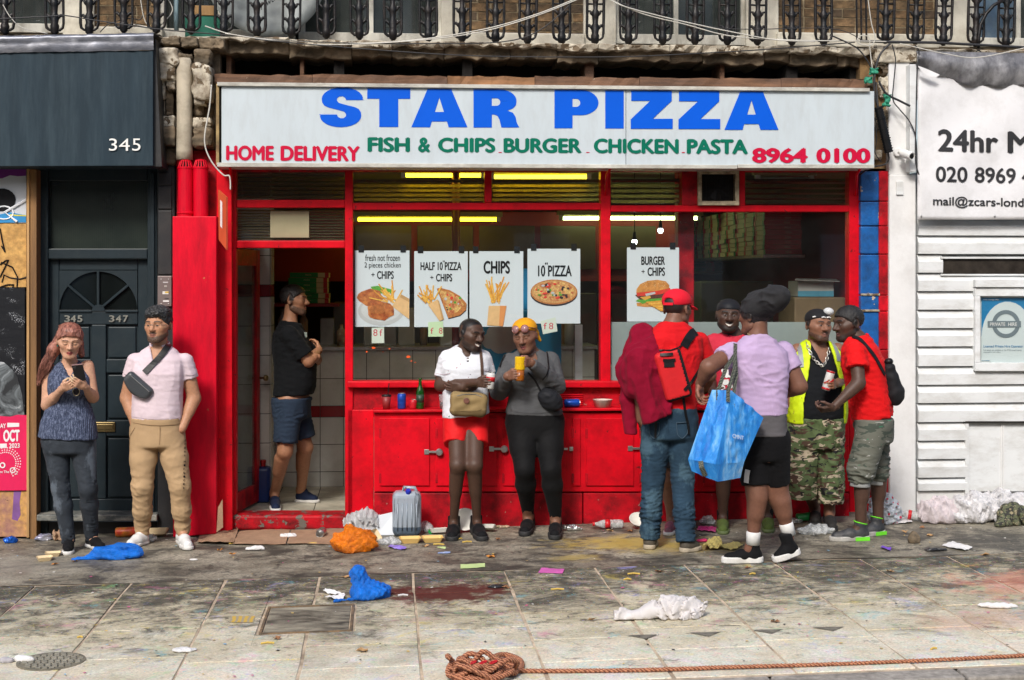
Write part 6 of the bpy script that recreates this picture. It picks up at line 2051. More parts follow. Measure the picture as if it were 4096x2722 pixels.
 def shoe(s,a,upper,sole,lace=None,high=.0,lift=0.0,w_=1.0,name='shoe',detail=None,sole_h=.026):
  h_,t_=s.feet[a]
  u=(t_-h_);L=u.length;u.normalize()
  zz=Vector((0,0,1))
  sd_=u.cross(zz).normalized()
  zz=sd_.cross(u).normalized()
  if lift:
   q_=Matrix.Rotation(-lift,3,sd_)
   u2=q_@u
   h_=t_-u2*L
   u,zz=u2,q_@zz
  B_=np.array([list(u),list(sd_),list(zz)],dtype=np.float32)
  o_=_np(h_)
  W=w_
  def up(p):
   d=rcone(p,(.045,0,.045),(L*.5,0,.046),.037*W,.040*W)
   d=smin(d,rcone(p,(L*.5,0,.040),(L-.05,0,.030),.040*W,.034*W),.02)
   d=smin(d,rcone(p,(.058,0,.05),(.066,0,.10+high),.038*W,.040*W),.025)
   d=smax(d,p[:,2]-(.105+high)-(p[:,0]-.06)*.25,.006)
   return smax(d,.012-p[:,2],.004)
  def so(p):
   q=p.copy();q[:,2]=0
   d=smin(rcone(q,(.04,0,0),(L*.45,0,0),.037*W,.036*W),rcone(q,(L*.66,0,0),(L-.042,0,0),.045*W,.037*W),.03)
   zc_=sole_h/2
   return smax(d-.004,np.abs(p[:,2]-zc_)-zc_,.005)
  e=empty(name,(0,0,0));e.parent=s.root;e.location=h_-worg(s.root)
  for nm,f,m_ in(('upper',up,upper),('sole',so,sole)):
   V,Fq=sdf_mesh(f,(-.03,-.08,-.01),(L+.03,.08,.2+high),.0062)
   V=relax(V,Fq,1,.4)
   arr_obj(nm,V@B_+o_,Fq,m_,e)
  if lace is not None:
   g_=G()
   for k in range(5):
    xx=L*.34+k*.019
    z0=.088-k*.0055+(.012 if k==0 else 0)
    pts=[Vector(_np((xx+(.008 if k%2 else-.004),yy,z0-abs(yy)*.35))@B_+o_)for yy in(-.024,-.012,0,.012,.024)]
    g_.tube(pts,.0034,5)
   g_.build('laces',lace,e,smooth=True)
  s.shoe_frame=(B_,o_,L)
  return e
V3=Vector
def auto_ankles(s,hh=.095):
 for a in 'AB':
  h_,t_=s.feet[a]
  s.J.setdefault('an'+a,h_.lerp(t_,.24)+V3((0,0,hh)))
def zpx(s,px,py,dy=0.0):return s.P(px,py,dy).z
def legpts(s,a,r0,r1,r2,end=None,t=None):
 """hip-knee-end chain; t = fraction of the shin where the cloth stops"""
 J=s.J
 e=J['kn'+a].lerp(J['an'+a],t)if t is not None else end
 return[(J['hp'+a],r0),(J['kn'+a],r1),(e,r2)]
def strap(parent,s,f,pts,width,m_,thick=.004,name='strap',off=.004,start=6.0):
 P_,N_=[],[]
 for i in range(len(pts)-1):
  for t in np.linspace(0,1,8)[:(8 if i==len(pts)-2 else 7)]:
   x=pts[i][0]+(pts[i+1][0]-pts[i][0])*t
   y=pts[i][1]+(pts[i+1][1]-pts[i][1])*t
   q=march(x,y,f,start,off)
   if q is None:continue
   e=.004
   gr=V3([float(f(_np([q+V3(v)*e]))[0]-f(_np([q-V3(v)*e]))[0])for v in((1,0,0),(0,1,0),(0,0,1))])
   P_.append(q);N_.append(gr.normalized()if gr.length>1e-6 else V3((0,-1,0)))
 if len(P_)<3:
  print('STRAP MISS',name,pts)
  return None
 for _ in range(2):
  P_=[P_[0]]+[(P_[i-1]+P_[i]*2+P_[i+1])/4 for i in range(1,len(P_)-1)]+[P_[-1]]
  N_=[N_[0]]+[(N_[i-1]+N_[i]+N_[i+1]).normalized()for i in range(1,len(N_)-1)]+[N_[-1]]
 P_=[p+n*off for p,n in zip(P_,N_)]
 return G().ribbon(P_,width,thick,N_).build(name,m_,parent,smooth=False)
def seam(p,f,c,*lines,w_=.004):
 m_=bpy.data.materials.get('seam_%.3f'%c[0])or mat('seam_%.3f'%c[0],c,.9)
 for pts in lines:strap(p.root,p,f,pts,w_,m_,.002,'seam',.0008)
def can(o,ax,m_,label,r_=.033,L=.122,cat='can',top=None,crush=0,extra=None):
 ax=V3(ax).normalized()
 e=empty('drink_can',o,label,cat)
 G().lathe([(r_*.8,0),(r_,.008),(r_,L-.014),(r_*.82,L-.003)],o,ax,20).build('body',m_,e,smooth=True)
 G().lathe([(r_*.82,L-.003),(r_*.84,L),(r_*.76,L-.001),(r_*.74,L-.004),(0.0,L-.004)],o,ax,20).build('lid',M['steel'],e)
 return e
# hair / headgear shapes in head space
def hair_cap(t,front=.062,back=-.05,side=-.02,jaw=1.0):
 """scalp hair of thickness t with a hairline"""
 def f(p):
  d=skull(p,jaw)-t
  y=p[:,1]
  u=np.clip((y+.075)/.10,0,1)
  hl=front+(side-front)*np.clip((y+.07)/.06,0,1)
  hl=hl+(back-side)*np.clip((y-.02)/.05,0,1)
  ear=np.clip(1-np.abs(y-.012)/.026,0,1)*.05*(np.abs(p[:,0])>.05)
  d=smax(d,(hl+ear-p[:,2]),.012)
  return smax(d,-(skull(p,jaw)+.006),.004)
 return f
def curls(V,seed,amp,fr_):return amp*(folds(V,seed,fr_)*.7+wob(V,seed+9,fr_*1.9)*.5)
def m_hair(name,c,hl=None,scale=70,stretch=(1,1,.25),bump=.8):
 b=MB(name)
 n1=b.noise(scale,4,.6,b.mapping(stretch),.8)
 b.set(Base_Color=b.ramp(n1,[(.35,tuple(x*.55 for x in c)),(.65,hl or tuple(x*1.6 for x in c))]),Roughness=.5)
 b.bump(n1,bump,.006)
 return b.m
white_sole=mat('white_rubber',(.68,.67,.64),.6,.06,9,(.3,.27,.22),.4,12)
black_fab=cloth('black_knit',(.007,.007,.008),.8)
black_rub=mat('black_rubber',(.02,.02,.02),.7,.2)
black_lace=mat('black_lace',(.012,.012,.012),.8)
white_leather=mat('white_leather',(.72,.72,.70),.45,.05,9,(.4,.38,.34),.25,10)
# 1: woman with phone
LT=(.56,.31,.20)
p=Person('woman in a sleeveless blue knit top and grey jeans looking at her phone',{'A':((276,2201),(270,2224)),'B':((352,2184),(416,2208))},LT,[(-.22,.16,.125,0),(-.05,.178,.135,0),(.12,.172,.13,0),(.34,.145,.11,0),(.5,.13,.105,.0),(.66,.138,.125,.022),(.8,.145,.105,.008),(.93,.12,.07,0),(1.03,.05,.05,0)],arm_r=(.047,.040,.024),leg_r=(.082,.055,.036))
p.fwd=V3((.2,-1,0)).normalized()
p.set(hpA=(222,1748),hpB=(326,1748),knA=(243,1955,-.03),knB=(352,1955,-.03),nk=(279,1448,.02),shA=(196,1478,.02),shB=(350,1466,.03),elA=(188,1622,-.02),elB=(372,1590,.0),wrA=(252,1552,-.22),wrB=(339,1546,-.22))
auto_ankles(p)
p.head((279,1364,-.07),.97,14,17,2,fem=1,eyes='down',hairc=(.07,.025,.015),lipc=(.34,.06,.06),jaw=.92,neck=.046,nose=.9)
wa,wb=p.J['wrA'],p.J['wrB']
ph=p.P(316,1492,-.30)
p.body(hands=[dict(wrist=wa,fdir=(.075,-.06,.028),pdir=(.45,.5,.45),thumb=1,curl=(28,38,25),s=.88,thumb_in=.7),dict(wrist=wb,fdir=(-.05,-.06,.03),pdir=(-.45,.5,.45),thumb=-1,curl=(30,40,30),s=.88,thumb_in=.7)])
kb_=MB('blue_marl_knit')
n1=kb_.noise(90,3,.8,kb_.mapping((1,1,.35)))
wv=kb_.n('ShaderNodeTexWave');wv.inputs['Scale'].default_value=26;wv.bands_direction='X';wv.inputs['Distortion'].default_value=.6;kb_.l(kb_.vec,wv.inputs[0])
kb_.set(Base_Color=kb_.ramp(n1,[(.36,(.018,.026,.055)),(.5,(.05,.066,.12)),(.64,(.15,.18,.27))]),Roughness=.9);kb_.bump(kb_.math('ADD',wv.outputs['Fac'],n1),.5,.006)
f1=p.shirt_f(.012,zpx(p,270,1752),-.04,None,('v',.062))
def top1(q):
 d=f1(q)
 J=p.J
 for a,sx in(('A',-1),('B',1)):d=smax(d,-rcone(q,J['sh'+a]+V3((sx*.03,0,.03)),J['sh'+a]+V3((sx*.012,0,-.06)),.062,.06),.008)
 fl=loft(q,[(p.P(270,1768),V3((1,0,0)),.206,.15),(p.P(272,1690),V3((1,0,0)),.188,.138),(p.P(274,1640),V3((1,0,0)),.158,.12)],.01)
 return smax(smin(d,fl,.03),(zpx(p,270,1756)-.05*(q[:,0]-p.root.location.x))-q[:,2],.004)
p.garment('top',top1,kb_.m,[p.J[k]for k in('shA','shB','hpA','hpB','nk')],.12,.0075,(.0025,40),(1,1,.5))
jean1=cloth('washed_grey_jeans',(.035,.042,.052),.8,.25,.3,200,.6,(.10,.12,.145),.58,5,(1,1,.5))
p.garment('jeans',p.trouser_f({a:[(p.J['hp'+a]+V3((0,0,-.0)),.103),(p.J['kn'+a],.062),(p.J['kn'+a].lerp(p.J['an'+a],.35),.062),(p.J['an'+a]+V3((0,0,-.035)),.046)]for a in 'AB'},zpx(p,270,1735),.006,.2,.02),jean1,[p.J[k]for k in('hpA','hpB','knA','knB','anA','anB')],.13,.0085,(.003,70),(.6,.6,1.6),extra=lambda V:.4+1.2*np.exp(-((V[:,2]-p.J['knA'].z)/.12)**2)+.9*(V[:,2]<p.J['anA'].z+.12))
for a in 'AB':p.shoe(a,black_fab,white_sole,black_lace,.01,w_=.9)
hr1=m_hair('auburn_hair',(.19,.062,.04),(.42,.17,.12),60)
def hair1(q):
 d=hair_cap(.012,.058,-.05,-.01)(q)
 d=smin(d,smax(ell(q,(0,.005,.085),(.068,.085,.045)),-(q[:,2]-.05),.02),.02)
 d=smin(d,rcone(q,(-.05,.07,.02),(-.10,.06,-.09),.034,.040),.03)
 d=smin(d,rcone(q,(-.10,.06,-.09),(-.15,.035,-.24),.040,.034),.03)
 d=smin(d,rcone(q,(-.15,.035,-.24),(-.165,.03,-.33),.034,.012),.03)
 d=smin(d,rcone(q,(.055,.075,.0),(.085,.06,-.13),.035,.022),.03)
 return d
p.headpart('hair',hair1,hr1,(-.25,-.14,-.40),(.16,.18,.18),.007,lambda V:curls(V,3,.003,95))
hg=random.Random(5)
def p1_path():
 u,e=hg.uniform(-1,1),hg.uniform(0,.006)
 a_=[(u*.055,-.075,.075-.02*u*u),(u*.065,-.03,.118-.03*u*u),(u*.06-.01,.04,.122-.03*u*u),(u*.045-.025,.095,.075)]
 t_=[(-.05+u*.03,.085+hg.uniform(-.02,.02),.0),(-.10+u*.035,.06+hg.uniform(-.035,.03),-.09),(-.145+hg.uniform(-.04,.035),.03+hg.uniform(-.04,.03),-.20),(-.16+hg.uniform(-.05,.03),.03+hg.uniform(-.04,.03),-.28-hg.uniform(0,.09))]
 P_=[Vector(q)for q in a_+t_]
 out=[]
 for i in range(len(P_)-1):
  p0,p1,p2,p3=P_[max(i-1,0)],P_[i],P_[i+1],P_[min(i+2,len(P_)-1)]
  for t in(0,.25,.5,.75):out.append(.5*((2*p1)+(p2-p0)*t+(2*p0-5*p1+4*p2-p3)*t*t+(3*p1-p0-3*p2+p3)*t**3))
 out=[q+(q-Vector((0,.014,.03))).normalized()*(e+.002)for q in out]
 return out+[P_[-1]]
p.strands('hair_strands',[p1_path()for _ in range(260)],hr1)
G().lathe([(.001,-.006),(.005,0),(.001,.006)],p.H((-.079,.005,-.044)),seg=8).build('earring',mat('teal_stone',(.0,.35,.33),.2),p.root)
sg_=empty('hung_sunglasses',p.P(303,1566,-.16),'sunglasses hooked on the neckline of the blue knit top','sunglasses')
gold=mat('gold_wire',(.5,.42,.25),.3,.1,metal=.8);dkl=mat('dark_lens',(.015,.012,.012),.1)
for dx in(0,):
 c_=march(305,1567,top1,off=.012)
 g=G();g.tube([c_+V3((.024*math.cos(t*.45),-.004,.03*math.sin(t*.45)))for t in range(14)],.0025,5,closed=True);g.build('rim',gold,sg_)
 G().lathe([(.022,0),(.022,.002)],c_+V3((0,-.002,0)),(0,-1,0),14).build('lens',dkl,sg_)
pe=empty('smartphone',ph,'black smartphone held in both hands by the woman in blue','phone')
u_,n_=V3((.99,.05,.1)).normalized(),V3((-.05,-.8,-.55)).normalized();w_=n_.cross(u_)
def slab(c,ux,uy,nn,a,b_,t):return G().hexa([c+ux*x*a+uy*y*b_+nn*t/2 for x,y in((-1,-1),(1,-1),(1,1),(-1,1))]+[c+ux*x*a+uy*y*b_-nn*t/2 for x,y in((-1,-1),(1,-1),(1,1),(-1,1))])
slab(ph,u_,w_ if w_.z>0 else-w_,n_,.037,.072,.009).build('case',mat('phone_case',(.012,.012,.014),.3),pe,bev=.003)
uu=w_ if w_.z>0 else-w_
slab(ph+uu*.0725,u_,uu,n_,.037,.0015,.009).build('edge',mat('rose_edge',(.5,.3,.28),.3,metal=.5),pe)
slab(ph+uu*.048-u_*.02+n_*.0055,u_,uu,n_,.012,.012,.003).build('camera_bump',mat('cam_bump',(.03,.03,.035),.15),pe,bev=.001)
# 2: man in pink polo
MT=(.46,.235,.135)
p=Person('man in a pale pink polo shirt and beige joggers with both hands in his pockets',{'A':((588,2172),(508,2197)),'B':((722,2168),(756,2203))},MT,[(-.2,.15,.12,0),(0,.165,.12,0),(.2,.170,.125,.01),(.45,.168,.125,.01),(.68,.182,.13,.01),(.84,.186,.115,0),(.94,.14,.085,0),(1.03,.06,.06,0)],arm_r=(.056,.049,.031),leg_r=(.09,.062,.04))
p.fwd=V3((-.12,-1,0)).normalized()
p.set(hpA=(578,1722),hpB=(678,1722),knA=(570,1945,-.03),knB=(720,1945,-.03),nk=(638,1388,.02),shA=(542,1446,.02),shB=(740,1446,.02),elA=(508,1590,.05),elB=(776,1592,.05),wrA=(546,1716,-.05),wrB=(728,1716,-.05))
auto_ankles(p)
p.head((632,1302,-.02),1.03,-16,2,0,hairc=(.015,.013,.013),beard=.95,beardc=(.032,.026,.023),lipc=(.26,.1,.075),nose=1.05)
p.body()
pk_=cloth('pale_pink_pique',(.66,.54,.58),.9,.04,.22,260,.5)
f2=p.shirt_f(.012,zpx(p,640,1684),.0,{'A':.47,'B':.47},('v',.068),sl_r=(.066,.069))
p.garment('polo_shirt',f2,pk_,[p.J[k]for k in('shA','shB','hpA','hpB','nk')],.16,.008,(.0032,34),(.7,.7,1))
p.garment('collar',lambda q:smax(smax(rcone(q,p.J['nk']+V3((0,.01,-.02)),p.headbase,.078,.064),-rcone(q,p.J['nk']+V3((0,.01,-.03)),p.headbase,.070,.058),.003),smax(np.abs(q[:,2]-p.J['nk'].z-.012-.25*(q[:,1]-p.J['nk'].y))-.022,-rcone(q,p.J['nk']+p.fwd*.05+V3((0,0,.05)),p.J['nk']+p.fwd*.12+V3((0,0,-.1)),.032,.03),.004),.003),pk_,[p.J['nk'],p.headbase],.1,.006)
seam(p,f2,(.42,.33,.36),[(498,1498),(520,1504),(545,1500)],[(742,1500),(764,1504),(786,1496)],[(532,1668),(580,1676),(640,1680),(700,1676),(738,1666)])
seam(p,f2,(.5,.4,.44),[(628,1392),(634,1420),(640,1446)],w_=.03)
jog=cloth('beige_jersey',(.45,.305,.17),.9,.08,.3,200,.7)
J=p.J
p.garment('joggers',p.trouser_f({a:[(J['hp'+a],.108),(J['hp'+a].lerp(J['kn'+a],.5),.096),(J['kn'+a],.076),(J['kn'+a].lerp(J['an'+a],.55),.068),(J['an'+a]+V3((0,0,.045)),.054),(J['an'+a]+V3((0,0,-.025)),.047)]for a in 'AB'},zpx(p,640,1668),.016,.2,.02),jog,[J[k]for k in('hpA','hpB','knA','knB','anA','anB')],.15,.0085,(.0036,34),(.9,.9,.8),extra=lambda V:.45+1.0*np.exp(-((V[:,2]-J['knA'].z)/.13)**2)+.9*(V[:,2]<J['anA'].z+.2))
fj=p.last[0]
seam(p,fj,(.24,.15,.075),[(534,1692),(580,1700),(640,1704),(700,1700),(738,1690)],[(640,1704),(640,1740),(638,1780)],[(540,1712),(522,1740),(516,1770)],[(732,1708),(744,1738),(748,1768)])
txt=empty('printed_lettering',(0,0,0));txt.parent=p.root;txt.location=V3((0,0,0))
b_org=worg(txt)
for i,ch in enumerate('TOMMYHILFIGER'):
 y=1762+i*15+(10 if i>4 else 0)
 x=744-i*.5
 q=march(x-6,y,fj,off=.0)
 if q is None:continue
 fit_text(ch,'lettering',M['ink'],txt,x-6,y+4,y-4,x-6+7,y+4,y-4,0,bold=.02,mapf=lambda a,c:(march(a,c,fj,off=.004)or q))
for a in 'AB':p.shoe(a,white_leather,white_sole,mat('white_lace',(.7,.7,.68),.7)if a=='A' else bpy.data.materials['white_lace'],.0,w_=1.02)
hr2=m_hair('black_grey_curls',(.010,.0095,.0095),(.04,.042,.044),45,(1,1,1))
def hair2(q):
 d=hair_cap(.010,.06,-.055,-.02)(q)
 return smin(d,smax(ell(q,(.004,.0,.085),(.082,.098,.052)),.055-q[:,2]-.25*(q[:,1]+.03),.02),.02)
p.headpart('hair',hair2,hr2,h=.006,disp=lambda V:curls(V,8,.006,130)*np.clip((V[:,2]-.01)/.05,.2,1))
def curl2():
 th,ph_=hg.uniform(0,6.28),hg.uniform(.05,1.15)
 n_=Vector((math.sin(ph_)*math.cos(th),math.sin(ph_)*math.sin(th),math.cos(ph_)))
 c_=Vector((.004,.0,.075))+Vector((n_.x*.082,n_.y*.096,n_.z*.062));u_=n_.orthogonal().normalized();v_=n_.cross(u_);k_=hg.uniform(0,6.28);r_=hg.uniform(.006,.012)
 return[c_+n_*(.002+.004*math.sin(t))+(u_*math.cos(t+k_)+v_*math.sin(t+k_))*r_ for t in np.linspace(0,4.2,8)]
p.strands('hair_curls',[q for q in(curl2()for _ in range(420))if q[0].y>-.07-.5*(q[0].z-.1)or q[0].z>.085],m_hair('curl_strands',(.012,.0115,.0115),(.07,.072,.075),60,(1,1,1)),.0024)
wire_m=mat('silver_wire',(.6,.6,.58),.25,.1,metal=.9)
gl=empty('glasses',(0,0,0));gl.parent=p.root;gl.location=(0,0,0)
g=G()
g.tube([p.H((-.012,-.100,.008)),p.H((0,-.102,.010)),p.H((.012,-.100,.008))],.0018,5)
for sx in(-1,1):g.tube([p.H((sx*.056,-.082,.008)),p.H((sx*.074,-.05,.008)),p.H((sx*.079,.01,.004))],.0018,5)
g.build('frame',wire_m,gl)
lens=glass('spectacle_lens',(.96,.97,.97),.05,.0)
for sx in(-1,1):G().add([p.H((sx*x,y,z))for x,y,z in((.012,-.100,.012),(.055,-.084,.012),(.052,-.084,-.014),(.016,-.100,-.014))],[(0,1,2,3)]).build('lens',lens,gl)
sb=empty('sling_bag',march(550,1546,f2),'black embossed leather sling bag across the pink polo shirt','bag')
bl=MB('embossed_leather');vv=bl.n('ShaderNodeTexBrick');vv.inputs['Scale'].default_value=22;vv.inputs['Mortar Size'].default_value=.12;vv.inputs['Color1'].default_value=(.006,.0065,.007,1);vv.inputs['Color2'].default_value=(.014,.015,.017,1);vv.inputs['Mortar'].default_value=(.05,.055,.06,1)
bl.l(bl.mapping((1,1,1),rot=(R(90),R(40),0)),vv.inputs[0]);bl.set(Base_Color=vv.outputs[0],Roughness=.35);bl.bump(vv.outputs['Fac'],.6,.004)
bc_=march(549,1548,f2,off=.03)
Mx=np.array(Matrix.Rotation(R(42),3,'Y'),dtype=np.float32)
def bag2(q):
 r_=(q-_np(bc_))@Mx
 d=rbox(r_,(0,0,0),(.115,.035,.062),.03)
 return smax(d,(np.abs(r_[:,0])*.45+r_[:,2]*-1)-.075,.02)
V_,F_=sdf_mesh(bag2,np.array(bc_)-.17,np.array(bc_)+.17,.007)
arr_obj('pouch',V_,F_,bl.m,sb)
zz_=[V3(Mx@_np((x,-.036,.035)))+bc_ for x in np.linspace(-.09,.09,9)]
G().tube(zz_,.003,5).build('zip',M['steel'],sb)
strap(sb,p,f2,[(578,1492),(640,1430),(668,1392),(676,1378),(684,1366)],.045,M['black'],off=.005)
# 3: man in the doorway
DT=(.34,.165,.09)
p=Person('man in a black tee and navy shorts standing with folded arms in the doorway',{'A':((1096,2010),(1104,2050)),'B':((1180,2008),(1278,2012))},DT,[(-.2,.15,.125,0),(0,.165,.135,0),(.22,.165,.15,.035),(.45,.165,.155,.04),(.7,.175,.14,.01),(.85,.18,.115,0),(.94,.14,.085,0),(1.03,.06,.06,0)],arm_r=(.055,.048,.031),leg_r=(.088,.062,.04),floor=ZF)
p.Y=.55
p.root.location.y=.55
p.fwd=V3((1,-.12,0)).normalized()
p.set(hpA=(1155,1610,-.09),hpB=(1175,1610,.1),knA=(1140,1806,-.10),knB=(1222,1792,.1),nk=(1158,1290,0),shA=(1155,1338,-.17),shB=(1172,1338,.17),elA=(1232,1446,-.15),elB=(1262,1440,.1),wrA=(1276,1400,.04),wrB=(1258,1428,-.12))
auto_ankles(p)
p.head((1178,1200,0),1.02,78,2,0,hairc=(.012,.01,.009),scalp=.05,beard=.85,beardc=(.03,.024,.02),nose=1.1)
p.body(hands=[dict(wrist=p.J['wrA'],fdir=(-.03,.1,.06),pdir=(-1,.0,.2),thumb=1,curl=(40,40,30),s=.95),dict(wrist=p.J['wrB'],fdir=(-.1,-.04,.0),pdir=(-.3,1,.0),thumb=-1,curl=(30,30,20),s=.95)])
bt3=cloth('black_jersey',(.006,.007,.008),.9,.15,.3)
p.garment('tee_shirt',p.shirt_f(.016,zpx(p,1150,1580),.03,{'A':.8,'B':.8},('crew',.07),sl_r=(.076,.078)),bt3,[p.J[k]for k in('shA','shB','hpA','hpB','nk','elA')],.16,.0085,(.004,36))
f3=p.last[0]
J=p.J
p.garment('shorts',p.trouser_f({'A':[(J['hpA'],.118),(p.P(1142,1772,-.10),.098)],'B':[(J['hpB'],.115),(p.P(1218,1755,.1),.095)]},zpx(p,1150,1590),.022,.2,.03),cloth('navy_jersey',(.022,.036,.06),.9,.15,.3),[J[k]for k in('hpA','hpB','knA','knB')],.17,.009,(.004,45),(.6,.6,1))
nb3=cloth('navy_mesh',(.012,.02,.05),.7);
for a in 'AB':p.shoe(a,nb3,white_sole,mat('blue_lace',(.02,.12,.4),.7)if a=='A' else black_lace,.0,w_=1.02)
p.headpart('hair',hair_cap(.010,.058,-.035,.005),m_hair('short_black_hair',(.010,.009,.008),(.03,.027,.025),90,(1,1,1)),h=.006,disp=lambda V:curls(V,12,.0025,200))
q3=march(1222,1345,f3,off=.004)
pr3=G().pbox(1216,1330,1228,1350,q3.y-.003,.002).build('chest_print',mat('grey_print',(.2,.24,.2),.7,.4,60),p.root)
# 4: man in white tee and red shorts
S4=(.078,.041,.027)
p=Person('man in a paint-spotted white tee and red shorts leaning on the shop ledge',{'A':((1818,2130),(1806,2168)),'B':((1900,2128),(1932,2167))},S4,[(-.2,.15,.12,0),(0,.155,.115,0),(.22,.15,.11,0),(.45,.152,.115,0),(.7,.17,.12,.01),(.85,.178,.108,0),(.94,.135,.08,0),(1.03,.055,.058,0)],hipY=-.36,arm_r=(.05,.047,.030),leg_r=(.078,.058,.031))
p.fwd=V3((.12,-1,0)).normalized()
p.set(hpA=(1828,1672),hpB=(1900,1672),knA=(1830,1862,-.25),knB=(1899,1862,-.25),nk=(1860,1390,.04),shA=(1786,1432,.05),shB=(1936,1432,.03),elA=(1762,1542,.02),elB=(1962,1540,.02),wrA=(1882,1542,-.24),wrB=(1850,1552,-.17))
auto_ankles(p)
p.head((1886,1338,-.03),1.02,38,10,4,eyes='down',hairc=(.006,.0055,.005),scalp=.052,beard=.75,beardc=(.012,.009,.008),smile=.75,lips=1.25,nose=1.25,lipc=(.12,.045,.04))
cb4=p.P(1958,1556,-.30)
gr4=p.grip('A',cb4+V3((0,0,.045)),(.55,-.85,.0),(.85,.5,0))
p.body(hands=[gr4,dict(wrist=p.J['wrB'],fdir=(-.1,.02,.01),pdir=(0,.9,.2),thumb=1,curl=(25,30,20))])
w4=spots('spotted_white_tee',(.70,.72,.76),[((.30,.015,.05),24,.715),((.02,.02,.03),46,.735),((.0,.25,.12),30,.76)])
f4=p.shirt_f(.024,zpx(p,1860,1664),.10,{'A':.72,'B':.62},('v',.066),sl_r=(.060,.066))
p.garment('tee_shirt',f4,w4,[p.J[k]for k in('shA','shB','hpA','hpB','nk')],.16,.008,(.0024,36))
seam(p,f4,(.5,.5,.53),[(1746,1494),(1775,1500),(1800,1494)],[(1930,1482),(1950,1486),(1968,1480)])
J=p.J
p.garment('shorts',p.trouser_f({'A':[(J['hpA'],.108),(p.P(1820,1780,-.13),.088)],'B':[(J['hpB'],.104),(p.P(1913,1782,-.13),.078)]},zpx(p,1860,1650),.012,.2,.012),cloth('red_nylon',(.62,.010,.012),.6,.08,.35),[J[k]for k in('hpA','hpB','knA','knB')],.16,.0085,(.0025,40),(.7,.7,1))
for a in 'AB':
 e=p.shoe(a,black_fab,black_rub,mat('grey_lace',(.05,.05,.05),.8)if a=='A' else bpy.data.materials['grey_lace'],.03,w_=1.16,sole_h=.034)
 B_,o_,L=p.shoe_frame
 for k,(xx,wd)in enumerate(((L-.085,.05),(L-.105,.05))):
  for i in range(4):
   c_=V3(_np((xx,-.027+i*.018,.062-abs(-.027+i*.018)*.35))@B_+o_)
   G().box(c_.x-.006,c_.x+.006,c_.y-.006,c_.y+.006,c_.z-.002,c_.z+.004).build('toe_print',white_leather if(i+k)%2 else mat('yellow_print',(.7,.5,.1),.6),e)
tb_=empty('tan_shoulder_bag',p.P(1873,1620,-.2),'tan canvas shoulder bag with round badge worn over red shorts','bag')
tan=cloth('tan_nylon',(.27,.19,.085),.7,.12,.35)
tan2=cloth('dark_tan_nylon',(.16,.11,.05),.7,.12,.35)
cb_=p.P(1874,1618,-.215)
Mb=np.array(Matrix.Rotation(R(4),3,'Y')@Matrix.Rotation(R(6),3,'Z'),dtype=np.float32)
def bag4(q):
 r_=(q-_np(cb_))@Mb
 return rbox(r_,(0,0,0),(.138-.0*r_[:,:1].sum(1).mean(),.052,.09),.04)+.003*wob(q,4,60)
V_,F_=sdf_mesh(bag4,np.array(cb_)-.2,np.array(cb_)+.2,.007)
mi_=((V_[F_].mean(1)[:,2]-cb_.z)<-.045).astype(int)
arr_obj('pouch',V_,F_,[tan,tan2],tb_,mi=mi_)
G().tube([march(x,y,bag4,off=.002)for x,y in((1802,1596),(1830,1584),(1862,1578),(1900,1578),(1928,1588))],.003,5).build('zip',M['steel'],tb_)
G().tube([march(x,y,bag4,off=.001)for x,y in((1802,1630),(1840,1645),(1880,1648),(1920,1642),(1944,1628))],.002,5).build('piping',tan2,tb_)
cb2=march(1866,1604,bag4,off=.003)
G().lathe([(.022,0),(.022,.003),(.019,.004),(.018,.002),(.0,.002)],cb2,(0,-1,0),20).build('badge',mat('brown_badge',(.15,.06,.04),.5,.3,60),tb_)
brs=mat('brown_strap',(.085,.045,.028),.8,.1)
strap(tb_,p,f4,[(1918,1386),(1922,1410),(1926,1450),(1928,1490),(1930,1545)],.022,brs)
cw=mat('can_white',(.62,.62,.60),.3,.05);
cn=can(cb4,(.1,-.05,1),cw,'white and red lager can held by the man in white tee')
G().lathe([(.0335,.055),(.0335,.09)],cb4,(.1,-.05,1),20).build('label_band',mat('can_red',(.5,.01,.015),.3,.3,40),cn,smooth=True)
# 5: woman in grey top
S5=(.19,.088,.053)
p=Person('woman in a grey long-sleeved top and black leggings with a yellow headwrap',{'A':((2118,2108),(2096,2147)),'B':((2224,2122),(2218,2162))},S5,[(-.22,.18,.16,0),(-.02,.205,.165,0),(.15,.205,.16,0),(.35,.175,.145,.01),(.5,.165,.15,.02),(.68,.172,.165,.04),(.82,.17,.13,.01),(.93,.13,.09,0),(1.03,.06,.06,0)],hipY=-.40,arm_r=(.068,.062,.034),leg_r=(.105,.068,.04))
p.fwd=V3((-.15,-1,0)).normalized()
p.set(hpA=(2088,1690),hpB=(2192,1690),knA=(2098,1878,-.18),knB=(2204,1880,-.2),nk=(2118,1398,.02),shA=(2044,1452,.03),shB=(2200,1446,.03),elA=(1996,1566,-.02),elB=(2226,1544,-.06),wrA=(2036,1545,-.26),wrB=(2150,1478,-.28))
auto_ankles(p)
p.head((2100,1346,-.06),1.0,-22,12,-6,fem=1,eyes='down',hairc=(.008,.007,.006),lips=1.35,lipc=(.24,.07,.065),nose=1.25,jaw=1.06,neck=.056,brow=.6)
cc=p.P(2078,1524,-.34)
hA=p.grip('A',cc+V3((0,0,.045)),(.5,-.8,.15),(.85,.5,0));hB=p.grip('B',cc+V3((0,0,.135)),(-.6,-.75,.05),(-.75,.6,0))
p.body(hands=[dict(hA,s=.95),dict(hB,s=.95)])
gt=cloth('charcoal_marl_jersey',(.085,.087,.09),.9,.14,.22,240,.35)
f5_=p.shirt_f(.010,zpx(p,2130,1658),-.02,{'A':2,'B':2},('scoop',.070))
